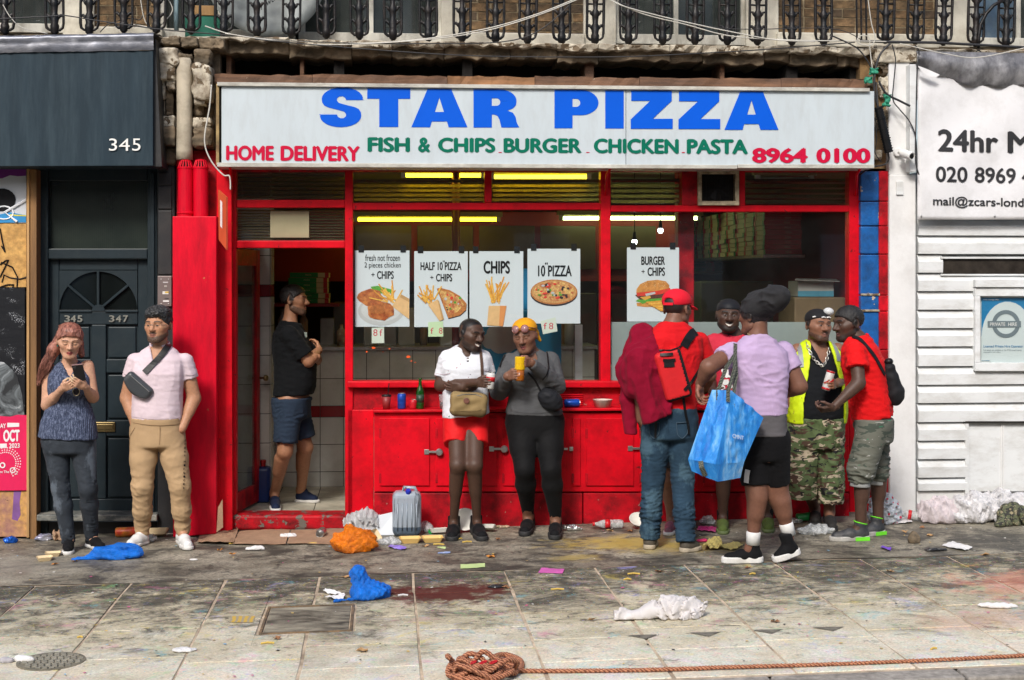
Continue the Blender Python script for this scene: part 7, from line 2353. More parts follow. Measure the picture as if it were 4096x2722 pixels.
def f5(q):
 d=f5_(q)
 b1=p.J['nk']+p.fwd*.1+V3((-.065,0,-.19));b2=p.J['nk']+p.fwd*.1+V3((.085,0,-.19))
 d=smin(d,smin(ell(q,b1,(.085,.075,.085)),ell(q,b2,(.085,.075,.085)),.05),.05)
 return d
p.garment('top',f5,gt,[p.J[k]for k in('shA','shB','hpA','hpB','nk','elA','elB','wrA','wrB')],.15,.0085,(.0028,38),(1,1,1.3))
J=p.J
seam(p,f5,(.05,.05,.052),[(2062,1648),(2100,1653),(2150,1655),(2200,1650)])
p.garment('leggings',p.trouser_f({a:[(J['hp'+a],.128),(J['hp'+a].lerp(J['kn'+a],.55),.102),(J['kn'+a],.073),(J['kn'+a].lerp(J['an'+a],.3),.076),(J['an'+a]+V3((0,0,.02)),.044)]for a in 'AB'},zpx(p,2130,1640),.006,.2,.02),cloth('black_stretch',(.006,.006,.0065),.75,.12,.12),[J[k]for k in('hpA','hpB','knA','knB','anA','anB')],.16,.0085,(.0012,60))
for a in 'AB':p.shoe(a,black_fab,black_rub,bpy.data.materials['grey_lace'],.01,w_=1.14,sole_h=.034)
yw=cloth('mustard_cotton',(.68,.31,.012),.85,.12,.4,120,.8,(.32,.07,.01),.68,12)
def wrap5(q):
 d=ell(q,(0,.018,.062),(.087,.102,.074))
 d=smax(d,(.038+.45*(-q[:,1]-.02)*(q[:,1]<0)-.35*np.clip(q[:,1],0,1))-q[:,2],.008)
 d=smin(d,ell(q,(.045,.095,.0),(.03,.028,.035)),.02)
 return smin(d,rcone(q,(.055,.1,-.01),(.075,.095,-.065),.018,.012),.012)
p.headpart('headwrap',wrap5,yw,h=.006,disp=lambda V:.004*folds(V,4,60,(.4,1,1.4)))
tort=mat('tortoise_frame',(.2,.07,.05),.3,.4,50);rl_=mat('rosy_lens',(.30,.16,.16),.08,.2)
sgl=empty('sunglasses',(0,0,0));sgl.parent=p.root;sgl.location=(0,0,0)
for sx in(-1,1):
 c_=p.H((sx*.034,-.088,.078));nx=V3(p.hM@_np((sx*.25,-1,.35))).normalized()
 G().lathe([(.027,-.002),(.027,.002),(.0,.004)],c_,nx,18).build('lens',rl_,sgl,smooth=True)
 uu=nx.orthogonal().normalized();vv_=nx.cross(uu)
 G().tube([c_+(uu*math.cos(t*.4488)+vv_*math.sin(t*.4488))*.028 for t in range(14)],.0035,5,closed=True).build('rim',tort,sgl)
 G().tube([p.H((sx*.06,-.078,.085)),p.H((sx*.084,-.02,.06)),p.H((sx*.088,.03,.03))],.003,5).build('arm',tort,sgl)
G().tube([p.H((-.01,-.096,.082)),p.H((.01,-.096,.082))],.0035,5).build('bridge',tort,sgl)
nk_=[march(x,y,lambda q:np.minimum(p.body_sdf(q),f5(q)),off=.004)for x,y in((2090,1412),(2100,1420),(2115,1422),(2130,1417),(2145,1404),(2155,1388),(2158,1376))]
G().tube(nk_,.0032,6).build('necklace',wire_m,p.root)
wv_=p.J['wrB'].lerp(p.J['elB'],.10);dr=(p.J['elB']-p.J['wrB']).normalized()
G().lathe([(.038,-.011),(.040,-.008),(.040,.008),(.038,.011)],wv_,dr,20).build('watch_strap',mat('pale_green_strap',(.4,.55,.46),.5),p.root)
cwt=wv_+V3((-.02,-.036,.01));G().box(cwt.x-.014,cwt.x+.014,cwt.y-.006,cwt.y+.006,cwt.z-.018,cwt.z+.018).build('watch_face',mat('watch_glass',(.012,.012,.014),.1),p.root,bev=.004)
cu_=empty('drink_cup',cc,'yellow topped cup of amber drink held in both hands','cup')
ax=V3((.03,-.03,1)).normalized()
G().lathe([(.030,0),(.033,.01),(.034,.085)],cc,ax,22).build('drink',mat('amber_drink',(.30,.085,.006),.15,.2,30),cu_,smooth=True)
G().lathe([(.035,.082),(.038,.086),(.0385,.12),(.036,.123),(.0385,.127),(.039,.172),(.035,.176),(.0,.177)],cc,ax,22).build('cover',mat('yellow_plastic',(.72,.44,.005),.35,.05),cu_,smooth=False)
db_=empty('black_crossbody_bag',p.P(2200,1598,-.14),'soft black crossbody bag at the hip of the woman in grey','bag')
bm_=cloth('black_nylon',(.014,.015,.018),.55,.15,.3)
cbg=p.P(2202,1600,-.17)
Mc=np.array(Matrix.Rotation(R(38),3,'Y'),dtype=np.float32)
fb5=lambda q:ell((q-_np(cbg))@Mc,(0,0,0),(.105,.06,.075))+.003*wob(q,8,50)
V_,F_=sdf_mesh(fb5,np.array(cbg)-.16,np.array(cbg)+.16,.007)
arr_obj('pouch',V_,F_,bm_,db_)
strap(db_,p,f5,[(2026,1412),(2010,1440),(2000,1470)],.012,M['black'])
strap(db_,p,f5,[(2186,1392),(2190,1430),(2194,1470),(2186,1500),(2170,1520)],.010,M['black'])
strap(db_,p,f5,[(2112,1492),(2140,1520),(2160,1560),(2172,1600)],.014,M['black'])
# 6: man in red cap, back to us
S6=(.19,.09,.057)
p=Person('man in a red cap and red tee seen from behind, feet apart',{'A':((2596,2200),(2608,2172)),'B':((2724,2211),(2800,2198))},S6,[(-.2,.165,.13,0),(0,.17,.13,0),(.2,.17,.135,0),(.45,.185,.14,0),(.7,.205,.14,0),(.84,.21,.125,0),(.93,.16,.095,0),(1.03,.07,.065,0)],arm_r=(.058,.05,.032),leg_r=(.09,.055,.036))
p.fwd=V3((.35,1,0)).normalized()
p.set(hpA=(2630,1680),hpB=(2728,1680),knA=(2612,1915,.02),knB=(2730,1915,.0),nk=(2690,1296,-.02),shA=(2584,1370,-.02),shB=(2798,1370,.05),elA=(2556,1540,-.02),elB=(2836,1500,.1),wrA=(2562,1680,.0),wrB=(2818,1560,.26))
auto_ankles(p)
p.head((2708,1236,.0),1.06,136,4,0,hairc=(.02,.017,.015),scalp=.03,neck=.062,beard=.3)
p.body(hands=[dict(wrist=p.J['wrA'],fdir=(.03,.02,-.1),pdir=(.9,.3,0),thumb=-1,curl=(30,35,25)),dict(wrist=p.J['wrB'],fdir=(0,.1,.02),pdir=(-1,0,0),thumb=1,curl=(30,35,25))])
r6=cloth('red_jersey',(.58,.008,.012),.85,.08,.3,240,.6)
f6=p.shirt_f(.013,zpx(p,2680,1640),.0,{'A':.6,'B':.66},('crew',.078),sl_r=(.076,.08))
p.garment('tee_shirt',f6,r6,[p.J[k]for k in('shA','shB','hpA','hpB','nk')],.18,.0085,(.004,36),(.8,.8,1.2))
J=p.J
jb=cloth('indigo_denim',(.022,.048,.078),.85,.3,.35,220,.8,(.055,.105,.145),.55,5,(1,1,.6))
p.garment('jeans',p.trouser_f({a:[(J['hp'+a],.118),(J['hp'+a].lerp(J['kn'+a],.5),.102),(J['kn'+a],.080),(J['kn'+a].lerp(J['an'+a],.6),.074),(J['an'+a]+V3((0,0,-.03)),.066)]for a in 'AB'},zpx(p,2680,1625),.014,.2,.02),jb,[J[k]for k in('hpA','hpB','knA','knB','anA','anB')],.16,.0085,(.005,44),(.6,.6,1.5),extra=lambda V:.25+1.2*(1/(1+np.exp((V[:,2]-J['knA'].z-.05)/.06))))
fj6=p.last[0]
brn=mat('olive_boot',(.075,.062,.045),.7,.25,12);crs=mat('cream_sole',(.40,.34,.25),.7,.1)
for a in 'AB':p.shoe(a,brn,crs,None,.05,w_=1.08,sole_h=.032)
redc=cloth('red_cotton_twill',(.66,.012,.028),.75,.06,.2)
def cap6(q):
 d=ell(q,(0,.008,.052),(.090,.106,.082))
 d=smax(d,.028-q[:,2]-.12*q[:,1],.006)
 return smax(d,-smax(ell(q,(0,.105,.040),(.034,.03,.026)),.022-q[:,2],.004),.004)
def brim6(q):return smax(np.abs(q[:,2]-(.035-.9*np.clip(-q[:,1]-.08,0,1)*.35-3.0*q[:,0]**2))-.004,ell(q,(0,-.095,.03),(.085,.085,.2)),.003)
cp_=p.headpart('cap',cap6,redc,h=.006)
p.headpart('brim',lambda q:smax(brim6(q),-ell(q,(0,.01,.03),(.082,.096,.2)),.002),redc,(-.12,-.2,-.05),(.12,.05,.1),.005,parent=cp_)
G().ribbon([p.H((x,.113-3.2*x*x,.026))for x in np.linspace(-.036,.036,7)],.018,.003,[V3(p.hM@_np((x*4,1,0)))for x in np.linspace(-.036,.036,7)]).build('cap_strap',redc,cp_)
mar=cloth('maroon_fleece',(.21,.003,.020),.95,.12,.35,160,.8)
la,lb=p.P(2618,1290,-.2),p.P(2690,1640,-.2)
ld=V3((lb.x-la.x,0,lb.z-la.z));ln_=V3((-ld.z,0,ld.x)).normalized()
if ln_.x>0:pass
else:ln_=-ln_
def jk6(q):
 d=smin(p.torso(q,.038),rcone(q,p.P(2566,1345),p.P(2520,1490,-.02),.085,.085),.05)
 d=smin(d,rcone(q,p.P(2520,1480,-.02),p.P(2528,1560,-.06),.085,.06),.05)
 d=smin(d,rcone(q,p.P(2552,1430,-.12),p.P(2616,1680,-.16),.07,.085),.07)
 d=smax(d,(q-_np(la))@_np(ln_),.008)
 hz=zpx(p,2600,1650)+.9*(q[:,0]-p.P(2684,1634).x)*.35
 d=smax(d,(zpx(p,2684,1636)+(q[:,0]-p.P(2684,1636).x)*.42)-q[:,2],.006)
 slv=smin(rcone(q,p.P(2520,1490,.04),p.P(2512,1600,.02),.06,.055),rcone(q,p.P(2512,1600,.02),p.P(2524,1752,.0),.055,.044),.03)
 slv=smax(slv,zpx(p,2520,1738)-q[:,2],.005)
 d=smin(d,slv,.012)
 return smax(d,q[:,2]-zpx(p,2600,1296),.02)
jk=empty('maroon_jacket',p.P(2580,1640,-.15),'maroon sweatshirt jacket draped over the red cap man\'s left shoulder','jacket')
V_,F_=sdf_mesh(jk6,*p.bounds([p.P(2480,1300),p.P(2700,1760),p.P(2560,1500,-.25),p.P(2560,1500,.2)],.06),.0085)
V_=relax(V_,F_,1,.5);N_=vnormals(V_,F_)
V_=V_+N_*(.010*folds(V_,23,26,(1.3,1.3,.22))+.0015*wob(V_,4,60))[:,None]
arr_obj('cloth',V_,F_,mar,jk)
bk6=empty('red_backpack',p.P(2690,1590,-.2),'slim red backpack with black trim on the red cap man\'s back','backpack')
cbk=march(2692,1500,f6,off=.012);Mk=np.array(Matrix.Rotation(R(-16),3,'Y')@Matrix.Rotation(R(-6),3,'Z'),dtype=np.float32)
fbk=lambda q:rbox((q-_np(cbk))@Mk,(0,0,0),(.095,.045,.175),.035)
V_,F_=sdf_mesh(fbk,np.array(cbk)-.22,np.array(cbk)+.22,.007)
redn=cloth('red_ripstop',(.58,.018,.022),.55,.1,.25);blkn=cloth('black_ripstop',(.013,.013,.014),.6)
rr_=(V_[F_].mean(1)-_np(cbk))@Mk
mi_=((rr_[:,0]>.072)|(rr_[:,2]<-.155)).astype(int)
arr_obj('body',V_,F_,[redn,blkn],bk6,mi=mi_)
strap(bk6,p,fbk,[(2640,1421),(2665,1420),(2692,1417)],.022,M['black'],off=.003,name='zip_flap')
strap(bk6,p,fbk,[(2652,1442),(2676,1443),(2702,1440)],.020,M['black'],off=.003,name='zip_flap')
strap(bk6,p,fbk,[(2656,1458),(2676,1458),(2698,1456)],.040,blkn,off=.002,name='pocket')
f6b=lambda q:np.minimum(f6(q),fbk(q))
strap(bk6,p,f6b,[(2735,1388),(2750,1360),(2770,1334),(2790,1324)],.062,M['black'])
strap(bk6,p,f6b,[(2636,1402),(2680,1404),(2712,1394),(2738,1370)],.010,M['black'])
strap(bk6,p,f6b,[(2738,1562),(2765,1530),(2795,1480),(2806,1462)],.022,M['black'])
fboth=lambda q:np.minimum(f6(q),fj6(q))
strap(bk6,p,fboth,[(2730,1570),(2736,1620),(2742,1660),(2752,1700),(2754,1740)],.018,M['black'])
strap(bk6,p,fj6,[(2622,1660),(2624,1700),(2622,1752)],.016,M['black'])
strap(p.root,p,fj6,[(2664,1640),(2670,1680),(2672,1730)],.004,jb,name='seam')
for x0,x1 in((2596,2640),(2705,2752)):
 strap(p.root,p,fj6,[(x0,1692),(x0+4,1740),((x0+x1)/2,1756),(x1-4,1736),(x1,1688),(x0,1692)],.004,mat('denim_seam',(.05,.085,.12),.9)if x0==2596 else bpy.data.materials['denim_seam'],name='pocket_seam')
# hidden person behind the red cap man
p=Person('person mostly hidden behind the red cap man, only lower legs and pink trainers showing',{'A':((2690,2118),(2670,2146)),'B':((2735,2110),(2745,2138))},(.17,.08,.05),[(-.2,.14,.11,0),(0,.15,.11,0),(.22,.15,.11,0),(.45,.15,.11,0),(.7,.155,.11,0),(.85,.15,.1,0),(.94,.12,.08,0),(1.03,.055,.058,0)],arm_r=(.045,.04,.026),leg_r=(.075,.055,.034))
p.fwd=V3((0,-1,0))
p.set(hpA=(2650,1720),hpB=(2720,1720),knA=(2668,1920),knB=(2722,1920),nk=(2690,1400),shA=(2625,1425),shB=(2755,1425),elA=(2620,1560),elB=(2760,1560),wrA=(2640,1660,-.05),wrB=(2740,1660,-.05))
auto_ankles(p)
p.head((2700,1322,0),.93,10,0,0,scalp=.05)
p.body()
dk_=cloth('dark_cotton',(.03,.03,.035),.9)
p.garment('top',p.shirt_f(.012,zpx(p,2690,1730),0,{'A':.6,'B':.6},('crew',.066),sl_r=(.06,.062)),dk_,[p.J[k]for k in('shA','shB','hpA','hpB','nk')],.16,.01)
J=p.J
p.garment('shorts',p.trouser_f({'A':[(J['hpA'],.1),(J['hpA'].lerp(J['knA'],.75),.09)],'B':[(J['hpB'],.1),(J['hpB'].lerp(J['knB'],.75),.09)]},zpx(p,2690,1700),.012,.2),dk_,[J[k]for k in('hpA','hpB','knA','knB')],.15,.01)
pkt=mat('pink_trainer',(.30,.10,.14),.6,.4,20,(.03,.02,.03),.6,12)
for a in 'AB':p.shoe(a,pkt,white_sole,black_lace,.0,w_=.92)
# 7: smiling man by the window
S7=(.066,.035,.024)
p=Person('smiling bearded man in a dark durag and rose red tee facing the camera',{'A':((2890,2108),(2892,2141)),'B':((3070,2104),(3074,2135))},S7,[(-.2,.16,.13,0),(0,.17,.13,0),(.22,.17,.13,0),(.45,.175,.13,.01),(.7,.185,.13,0),(.85,.19,.115,0),(.94,.145,.085,0),(1.03,.06,.06,0)],hipY=-.48,arm_r=(.055,.048,.03),leg_r=(.09,.062,.036))
p.fwd=V3((-.1,-1,0)).normalized()
p.set(hpA=(2900,1680),hpB=(3000,1680),knA=(2895,1890,-.15),knB=(3030,1890,-.15),nk=(2932,1332,.02),shA=(2856,1372,.02),shB=(3040,1372,.02),elA=(2838,1500,-.0),elB=(3080,1510,.02),wrA=(2852,1590,-.2),wrB=(3040,1590,-.2))
auto_ankles(p)
p.head((2914,1262,-.03),1.04,-8,2,3,hairc=(.006,.005,.005),beard=.95,beardc=(.010,.008,.007),smile=1.0,lips=1.2,nose=1.3,lipc=(.10,.04,.035),jaw=1.08,neck=.062)
p.body(hands=[dict(wrist=p.J['wrA'],fdir=(.08,-.08,.02),pdir=(.3,.6,.3),thumb=1,curl=(35,40,30))])
r7=MB('rose_tee');r7.set(Base_Color=r7.ramp(r7.noise(9,5),[(.3,(.46,.012,.035)),(.7,(.56,.02,.05))]),Roughness=.85);r7.bump(r7.noise(22,5,.6,None,1.2),.3,.012)
p.garment('tee_shirt',p.shirt_f(.014,zpx(p,2930,1720),0,{'A':.62,'B':.62},('crew',.082),sl_r=(.075,.08)),r7.m,[p.J[k]for k in('shA','shB','hpA','hpB','nk')],.17,.0085,(.0035,38))
f7=p.last[0]
pr7=empty('shirt_print',(0,0,0));pr7.parent=p.root;pr7.location=(0,0,0)
for k,(x,y,r_)in enumerate(((2898,1480,14),(2912,1500,16),(2905,1530,15),(2890,1550,12),(2920,1545,12),(2930,1470,10))):
 pts=circ(x,y,r_,r_*.8,12,jit=.25,seed=k)
 P_=[march(a,b_,f7,off=.006)for a,b_ in pts]
 if all(P_):G().add(P_,[tuple(range(len(P_)))[::-1]]).build('print',white_leather,pr7)
J=p.J
p.garment('shorts',p.trouser_f({a:[(J['hp'+a],.115),(J['hp'+a].lerp(J['kn'+a],.95),.1)]for a in 'AB'},zpx(p,2930,1700),.016,.2),dk_,[J[k]for k in('hpA','hpB','knA','knB')],.17,.01)
gsh=cloth('olive_knit',(.10,.14,.035),.85,.2,.5);gsl=mat('olive_sole',(.13,.17,.06),.7,.1)
for a in 'AB':
 p.shoe(a,gsh,gsl,mat('olive_lace',(.14,.19,.06),.8)if a=='A' else bpy.data.materials['olive_lace'],.01,w_=1.05)
 an=p.J['an'+a];G().lathe([(.043,-.02),(.044,.045),(.040,.05)],an,seg=16).build('sock',black_fab,p.root,smooth=True)
def durag(q):
 d=ell(q,(0,.016,.045),(.083,.1,.076))
 return smax(d,(.046-.5*np.clip(q[:,1]+.06,0,.12))-q[:,2],.006)
p.headpart('durag',durag,cloth('black_satin',(.014,.015,.018),.5),h=.006)
# 8: person with the blue bag
S8=(.18,.082,.052)
p=Person('person in a lavender tee and tall dark headwrap walking with a big blue bag',{'A':((3052,2250),(2886,2252)),'B':((3206,2246),(3094,2252))},S8,[(-.2,.155,.13,0),(0,.165,.135,0),(.2,.16,.13,0),(.42,.165,.13,0),(.68,.185,.135,0),(.84,.19,.12,0),(.94,.145,.09,0),(1.03,.062,.062,0)],arm_r=(.062,.054,.033),leg_r=(.1,.072,.037))
p.fwd=V3((-.55,1,0)).normalized()
p.set(hpA=(3010,1760,.02),hpB=(3090,1760,-.02),knA=(3026,1962,-.02),knB=(3112,1985,.02),nk=(3030,1348,.0),shA=(2930,1412,-.04),shB=(3134,1408,.06),elA=(2836,1468,-.16),elB=(3198,1545,.02),wrA=(2800,1535,-.08),wrB=(3130,1580,.2))
p.J['anA']=p.P(3012,2160,-.0);p.J['anB']=p.P(3152,2125,.02)
p.head((3020,1262,.02),1.05,-138,4,0,hairc=(.012,.01,.01),neck=.06,scalp=-.03)
p.body(hands=[dict(wrist=p.J['wrA'],fdir=(.0,.02,-.1),pdir=(.6,-.7,.2),thumb=1,curls=[(30,40,25),(40,45,30),(45,50,30),(50,50,30)],s=1.02)])
lv=cloth('lavender_jersey',(.46,.34,.52),.9,.07,.3,220,.6,(.25,.2,.28),.7,6)
f8=p.shirt_f(.012,zpx(p,3050,1658),0,{'A':.46,'B':.52},('crew',.07),sl_r=(.079,.078))
p.garment('tee_shirt',f8,lv,[p.J[k]for k in('shA','shB','hpA','hpB','nk')],.17,.0085,(.0045,28),(.8,.8,1.3))
p.garment('undershirt',lambda q:smax(p.torso(q,.006),np.maximum(zpx(p,3050,1742)-q[:,2],q[:,2]-zpx(p,3050,1650)),.004),cloth('grey_jersey',(.10,.095,.1),.9),[p.J['hpA'],p.J['hpB'],p.P(3050,1650)],.2,.0085,(.003,40),(.5,.5,1.4))
J=p.J
p.garment('shorts',p.trouser_f({'A':[(J['hpA'],.122),(p.P(3020,1942,-.02),.092)],'B':[(J['hpB'],.122),(p.P(3106,1938,.02),.09)]},zpx(p,3050,1720),.0,.15,.02),cloth('black_fleece',(.006,.006,.007),.9),[J[k]for k in('hpA','hpB','knA','knB')],.16,.0085,(.0025,45))
fs8=p.last[0]
strap(p.root,p,fs8,[(2992,1880),(2988,1905),(2986,1932)],.034,mat('pale_grey_panel',(.5,.5,.5),.8),name='side_panel')
for a,lf in(('A',0),('B',.28)):
 p.shoe(a,black_fab,mat('chunky_white_sole',(.72,.71,.68),.6,.05,9,(.3,.27,.22),.4,10)if a=='A' else bpy.data.materials['chunky_white_sole'],None,.055,lift=lf,w_=1.08,sole_h=.042)
 an=p.J['an'+a]+V3((0,0,.0));k_=p.J['kn'+a]
 ax=(k_-an).normalized();G().lathe([(.046,-.03),(.048,.05),(.043,.056)],an,ax,18).build('sock',white_leather,p.root,smooth=True)
wr8=cloth('charcoal_wrap',(.028,.028,.030),.9,.2,.45,150,1.0)
def wrap8(q):
 d=ell(q,(0,.03,.05),(.092,.108,.085))
 d=smax(d,(.0-.28*q[:,1])-q[:,2],.01)
 a=np.array((0,.04,.09));
 d=smin(d,rcone(q,(0,.04,.07),(.03,.165,.095),.084,.080),.05)
 d=smin(d,rcone(q,(.03,.165,.095),(.04,.215,.11),.080,.064),.04)
 return d
p.headpart('headwrap',wrap8,wr8,(-.18,-.16,-.1),(.2,.36,.34),.007,lambda V:.006*folds(V,31,42,(1.2,.6,1)))
p.headpart('hair',lambda q:smax(skull(q)-.008,np.maximum(q[:,2]-.01,-.062-q[:,2])+np.clip(.03-q[:,1],0,1),.008),m_hair('nape_hair',(.012,.01,.01),None,120,(1,1,1)),h=.006,disp=lambda V:curls(V,5,.002,260))
G().tube([p.J['nk']+V3((.066*math.cos(t),.066*math.sin(t),.02+.015*math.sin(t)))for t in np.linspace(0,6.28,30)[:-1]],.004,6,closed=True).build('bead_necklace',mat('beads',(.03,.03,.03),.4,.9,200,(.5,.4,.2),.9,180),p.root)
bb=empty('blue_shopping_bag',p.P(2880,1925,-.3),'big crinkled blue woven shopping bag hanging from the shoulder','bag')
bm=MB('blue_woven_plastic')
rg=bm.n('ShaderNodeTexNoise',noise_type='RIDGED_MULTIFRACTAL');rg.inputs['Scale'].default_value=9;rg.inputs['Detail'].default_value=5;rg.inputs['Distortion'].default_value=.5;bm.l(bm.mapping((1,1,.3),rot=(0,R(-14),0)),rg.inputs['Vector'])
bm.set(Base_Color=bm.ramp(bm.noise(11,8,.72,bm.mapping((1,1,.22),rot=(0,R(-14),0)),.6),[(.34,(.005,.13,.50)),(.48,(.02,.25,.70)),(.58,(.14,.42,.80)),(.68,(.48,.66,.88))]),Roughness=.35)  # whitish streaks are crease highlights put into the colour
bm.bump(bm.math('ADD',rg.outputs['Fac'],bm.noise(160,2,.5)),.55,.012)
Q=lambda x,y,dy:p.P(x,y,dy)
A0,A1,A2,A3=Q(2848,1560,-.30),Q(2926,1562,-.34),Q(3054,1672,-.26),Q(2960,1640,-.02)
B0,B1,B2,B3=Q(2752,1838,-.28),Q(2862,1858,-.46),Q(2976,1850,-.32),Q(2870,1840,-.1)
C0_,C1,C2,C3=Q(2766,1885,-.28),Q(2872,1928,-.42),Q(2962,1912,-.30),Q(2868,1890,-.14)
def patch(a,b_,c,d,nu,nv,amp,seed):
 V_,Fc=[],[]
 n_=(b_-a).cross(d-a).normalized()
 for j in range(nv+1):
  for i in range(nu+1):
   u,v=i/nu,j/nv
   V_.append(a*(1-u)*(1-v)+b_*u*(1-v)+c*u*v+d*(1-u)*v)
 A=np.array([list(v)for v in V_],dtype=np.float32)
 edge=np.array([min(1,4*min(i/nu,1-i/nu))for j in range(nv+1)for i in range(nu+1)])
 disp=(folds(A,seed,26,(1.3,1.3,.45))*.9+wob(A,seed+1,70)*.35)*amp*edge
 A=A+np.outer(disp,np.array(list(n_)))
 return[tuple(v)for v in A],[(j*(nu+1)+i,j*(nu+1)+i+1,(j+1)*(nu+1)+i+1,(j+1)*(nu+1)+i)for j in range(nv)for i in range(nu)]
g=G()
for q_,sd_ in(((B0,B1,A1,A0),1),((B1,B2,A2,A1),2),((B2,B3,A3,A2),3),((B3,B0,A0,A3),4),((C0_,C1,B1,B0),5),((C1,C2,B2,B1),6),((C2,C3,B3,B2),7),((C3,C0_,B0,B3),8),((C3,C2,C1,C0_),9)):
 g.add(*patch(*q_,16,22 if sd_<5 else 6,.014 if sd_<5 else.006,sd_))
g.build('sack',bm.m,bb,smooth=True)
wb_=MB('patterned_webbing');ck_=wb_.n('ShaderNodeTexChecker');ck_.inputs['Scale'].default_value=130;ck_.inputs['Color1'].default_value=(.01,.01,.01,1);ck_.inputs['Color2'].default_value=(.14,.15,.11,1);wb_.l(wb_.mapping(rot=(.3,.4,.7)),ck_.inputs[0]);wb_.set(Base_Color=ck_.outputs[0],Roughness=.7)
top=march(2942,1376,f8,off=.01)
for x0,y0,d0,x1,y1,d1 in((2872,1562,-.31,2905,1470,-.24),(2912,1568,-.36,2938,1480,-.22),(2932,1590,-.33,2945,1500,-.2)):
 G().ribbon([Q(x0,y0+40,d0-.012),Q(x0,y0,d0),Q(x1,y1,d1),Q(2940,1420,-.14),top,top+V3((-.01,.05,-.01))],.026,.004,V3((.2,-1,.1))).build('handle',wb_.m,bb)
G().ribbon([Q(2803,1845,-.375),Q(2806,1870,-.385),Q(2822,1905,-.36)],.032,.004,V3((-.4,-1,-.1))).build('handle_base',wb_.m,bb)
fit_text('CMNT','lettering',mat('pale_print',(.5,.6,.75),.5),bb,2930,1735,1752,2975,1745,1762,0,bold=.03,mapf=lambda a,c:Q(a,c,-.392+(a-2930)*.0008))
# 9: man in hi-vis vest and camo shorts
S9=(.23,.11,.066)
p=Person('man in a yellow hi-vis vest and long camouflage shorts holding a can',{'A':((3258,2076),(3262,2105)),'B':((3314,2090),(3330,2131))},S9,[(-.2,.175,.15,0),(0,.185,.155,.01),(.22,.19,.165,.03),(.45,.185,.16,.03),(.68,.185,.145,.01),(.84,.18,.12,0),(.94,.14,.09,0),(1.03,.062,.062,0)],arm_r=(.054,.048,.031),leg_r=(.095,.064,.04))
p.fwd=V3((.15,-1,0)).normalized()
p.set(hpA=(3215,1720),hpB=(3308,1720),knA=(3222,1930,-.02),knB=(3318,1930,-.05),nk=(3266,1370,.02),shA=(3190,1402,.03),shB=(3350,1400,.02),elA=(3160,1545,.02),elB=(3386,1520,.0),wrA=(3176,1670,-.04),wrB=(3352,1545,-.2))
auto_ankles(p)
p.head((3273,1302,-.03),1.03,16,2,2,hairc=(.010,.008,.007),beard=.8,beardc=(.02,.014,.011),lips=1.15,nose=1.15,lipc=(.2,.08,.06),jaw=1.08,scalp=.055,neck=.06)
cb9=p.P(3302,1562,-.30)
p.body(hands=[p.grip('B',cb9+V3((.012,0,.045)),(-.45,-.9,.05),(-.9,.4,0))])
bt9=cloth('black_ribbed_vest',(.008,.009,.011),.85,.15,.25)
def tank(q):
 d=smax(p.torso(q,.012),zpx(p,3260,1692)-q[:,2],.005)
 for a,sx in(('A',-1),('B',1)):d=smax(d,-rcone(q,p.J['sh'+a]+V3((sx*.03,0,.04)),p.J['sh'+a]+V3((sx*.01,0,-.06)),.085,.07),.008)
 nb=p.J['nk']
 return smax(d,-smin(ell(q,nb+V3((0,-.02,.03)),(.085,.085,.06)),rcone(q,nb+p.fwd*.08,nb+p.fwd*.15+V3((0,0,-.13)),.075,.03),.02),.006)
p.garment('tank_top',tank,bt9,[p.J[k]for k in('shA','shB','hpA','hpB','nk')],.16,.0085,(.003,36))
hv=MB('hi_vis')
sx_=hv.n('ShaderNodeSeparateXYZ');hv.l(hv.vec,sx_.inputs[0])
hv.set(Base_Color=hv.ramp(hv.noise(14,5,.6),[(.3,(.50,.66,.0)),(.66,(.62,.80,.005)),(.76,(.25,.16,.03))]),Roughness=.7);hv.bump(hv.noise(20,5),.3,.012)
def vest(q):
 x=q[:,0]-p.J['nk'].x
 d=np.maximum(p.torso(q,.034),-p.torso(q,.010))
 z=q[:,2]-p.J['nk'].z
 open_=.068+.09*np.clip((-z-.0)/.45,0,1)
 fr_=((q-_np(p.J['nk']))@_np(p.fwd))>-.03
 ax_=np.abs(x)
 cut=np.where(fr_,open_-ax_,-.1)
 d=smax(d,cut,.004)
 for a,s_ in(('A',-1),('B',1)):d=smax(d,-rcone(q,p.J['sh'+a]+V3((s_*.035,0,.0)),p.J['sh'+a]+V3((s_*.02,0,-.09)),.062,.066),.006)
 d=smax(d,zpx(p,3260,1690)-q[:,2],.005)
 d=smax(d,-ell(q,p.J['nk']+V3((0,0,.03)),(.075,.075,.05)),.006)
 return d
p.garment('hi_vis_vest',vest,hv.m,[p.J[k]for k in('shA','shB','hpA','hpB','nk')],.17,.008,(.002,30),rel=1)
refl=mat('reflective_tape',(.32,.34,.34),.4,.1,metal=.3)
fv=vest
for pts in([(3194,1374),(3200,1400),(3205,1440),(3206,1470)],[(3328,1366),(3340,1390),(3352,1420),(3356,1446)]):
 strap(p.root,p,fv,pts,.036,refl,name='reflective_stripe',off=.002)
cm9=camo('woodland_camo',[((.09,.13,.05),0),((.50,.42,.30),.56),((.075,.04,.025),.56),((.012,.012,.012),.60)],15,(.6,.6,1.5))
J=p.J
p.garment('camo_shorts',p.trouser_f({'A':[(J['hpA']+V3((-.0,0,0)),.135),(p.P(3206,1920,-.03),.120),(p.P(3204,1996,-.03),.118)],'B':[(J['hpB'],.128),(p.P(3322,1940,-.06),.098),(p.P(3322,2014,-.06),.092)]},zpx(p,3260,1668),.024,.2,.004),cm9,[J[k]for k in('hpA','hpB','knA','knB')],.2,.009,(.008,34),(1.2,1.2,.4))
boot=mat('black_suede',(.018,.016,.015),.8,.3,20)
for a in 'AB':p.shoe(a,boot,black_rub,black_lace,.05,w_=1.05)
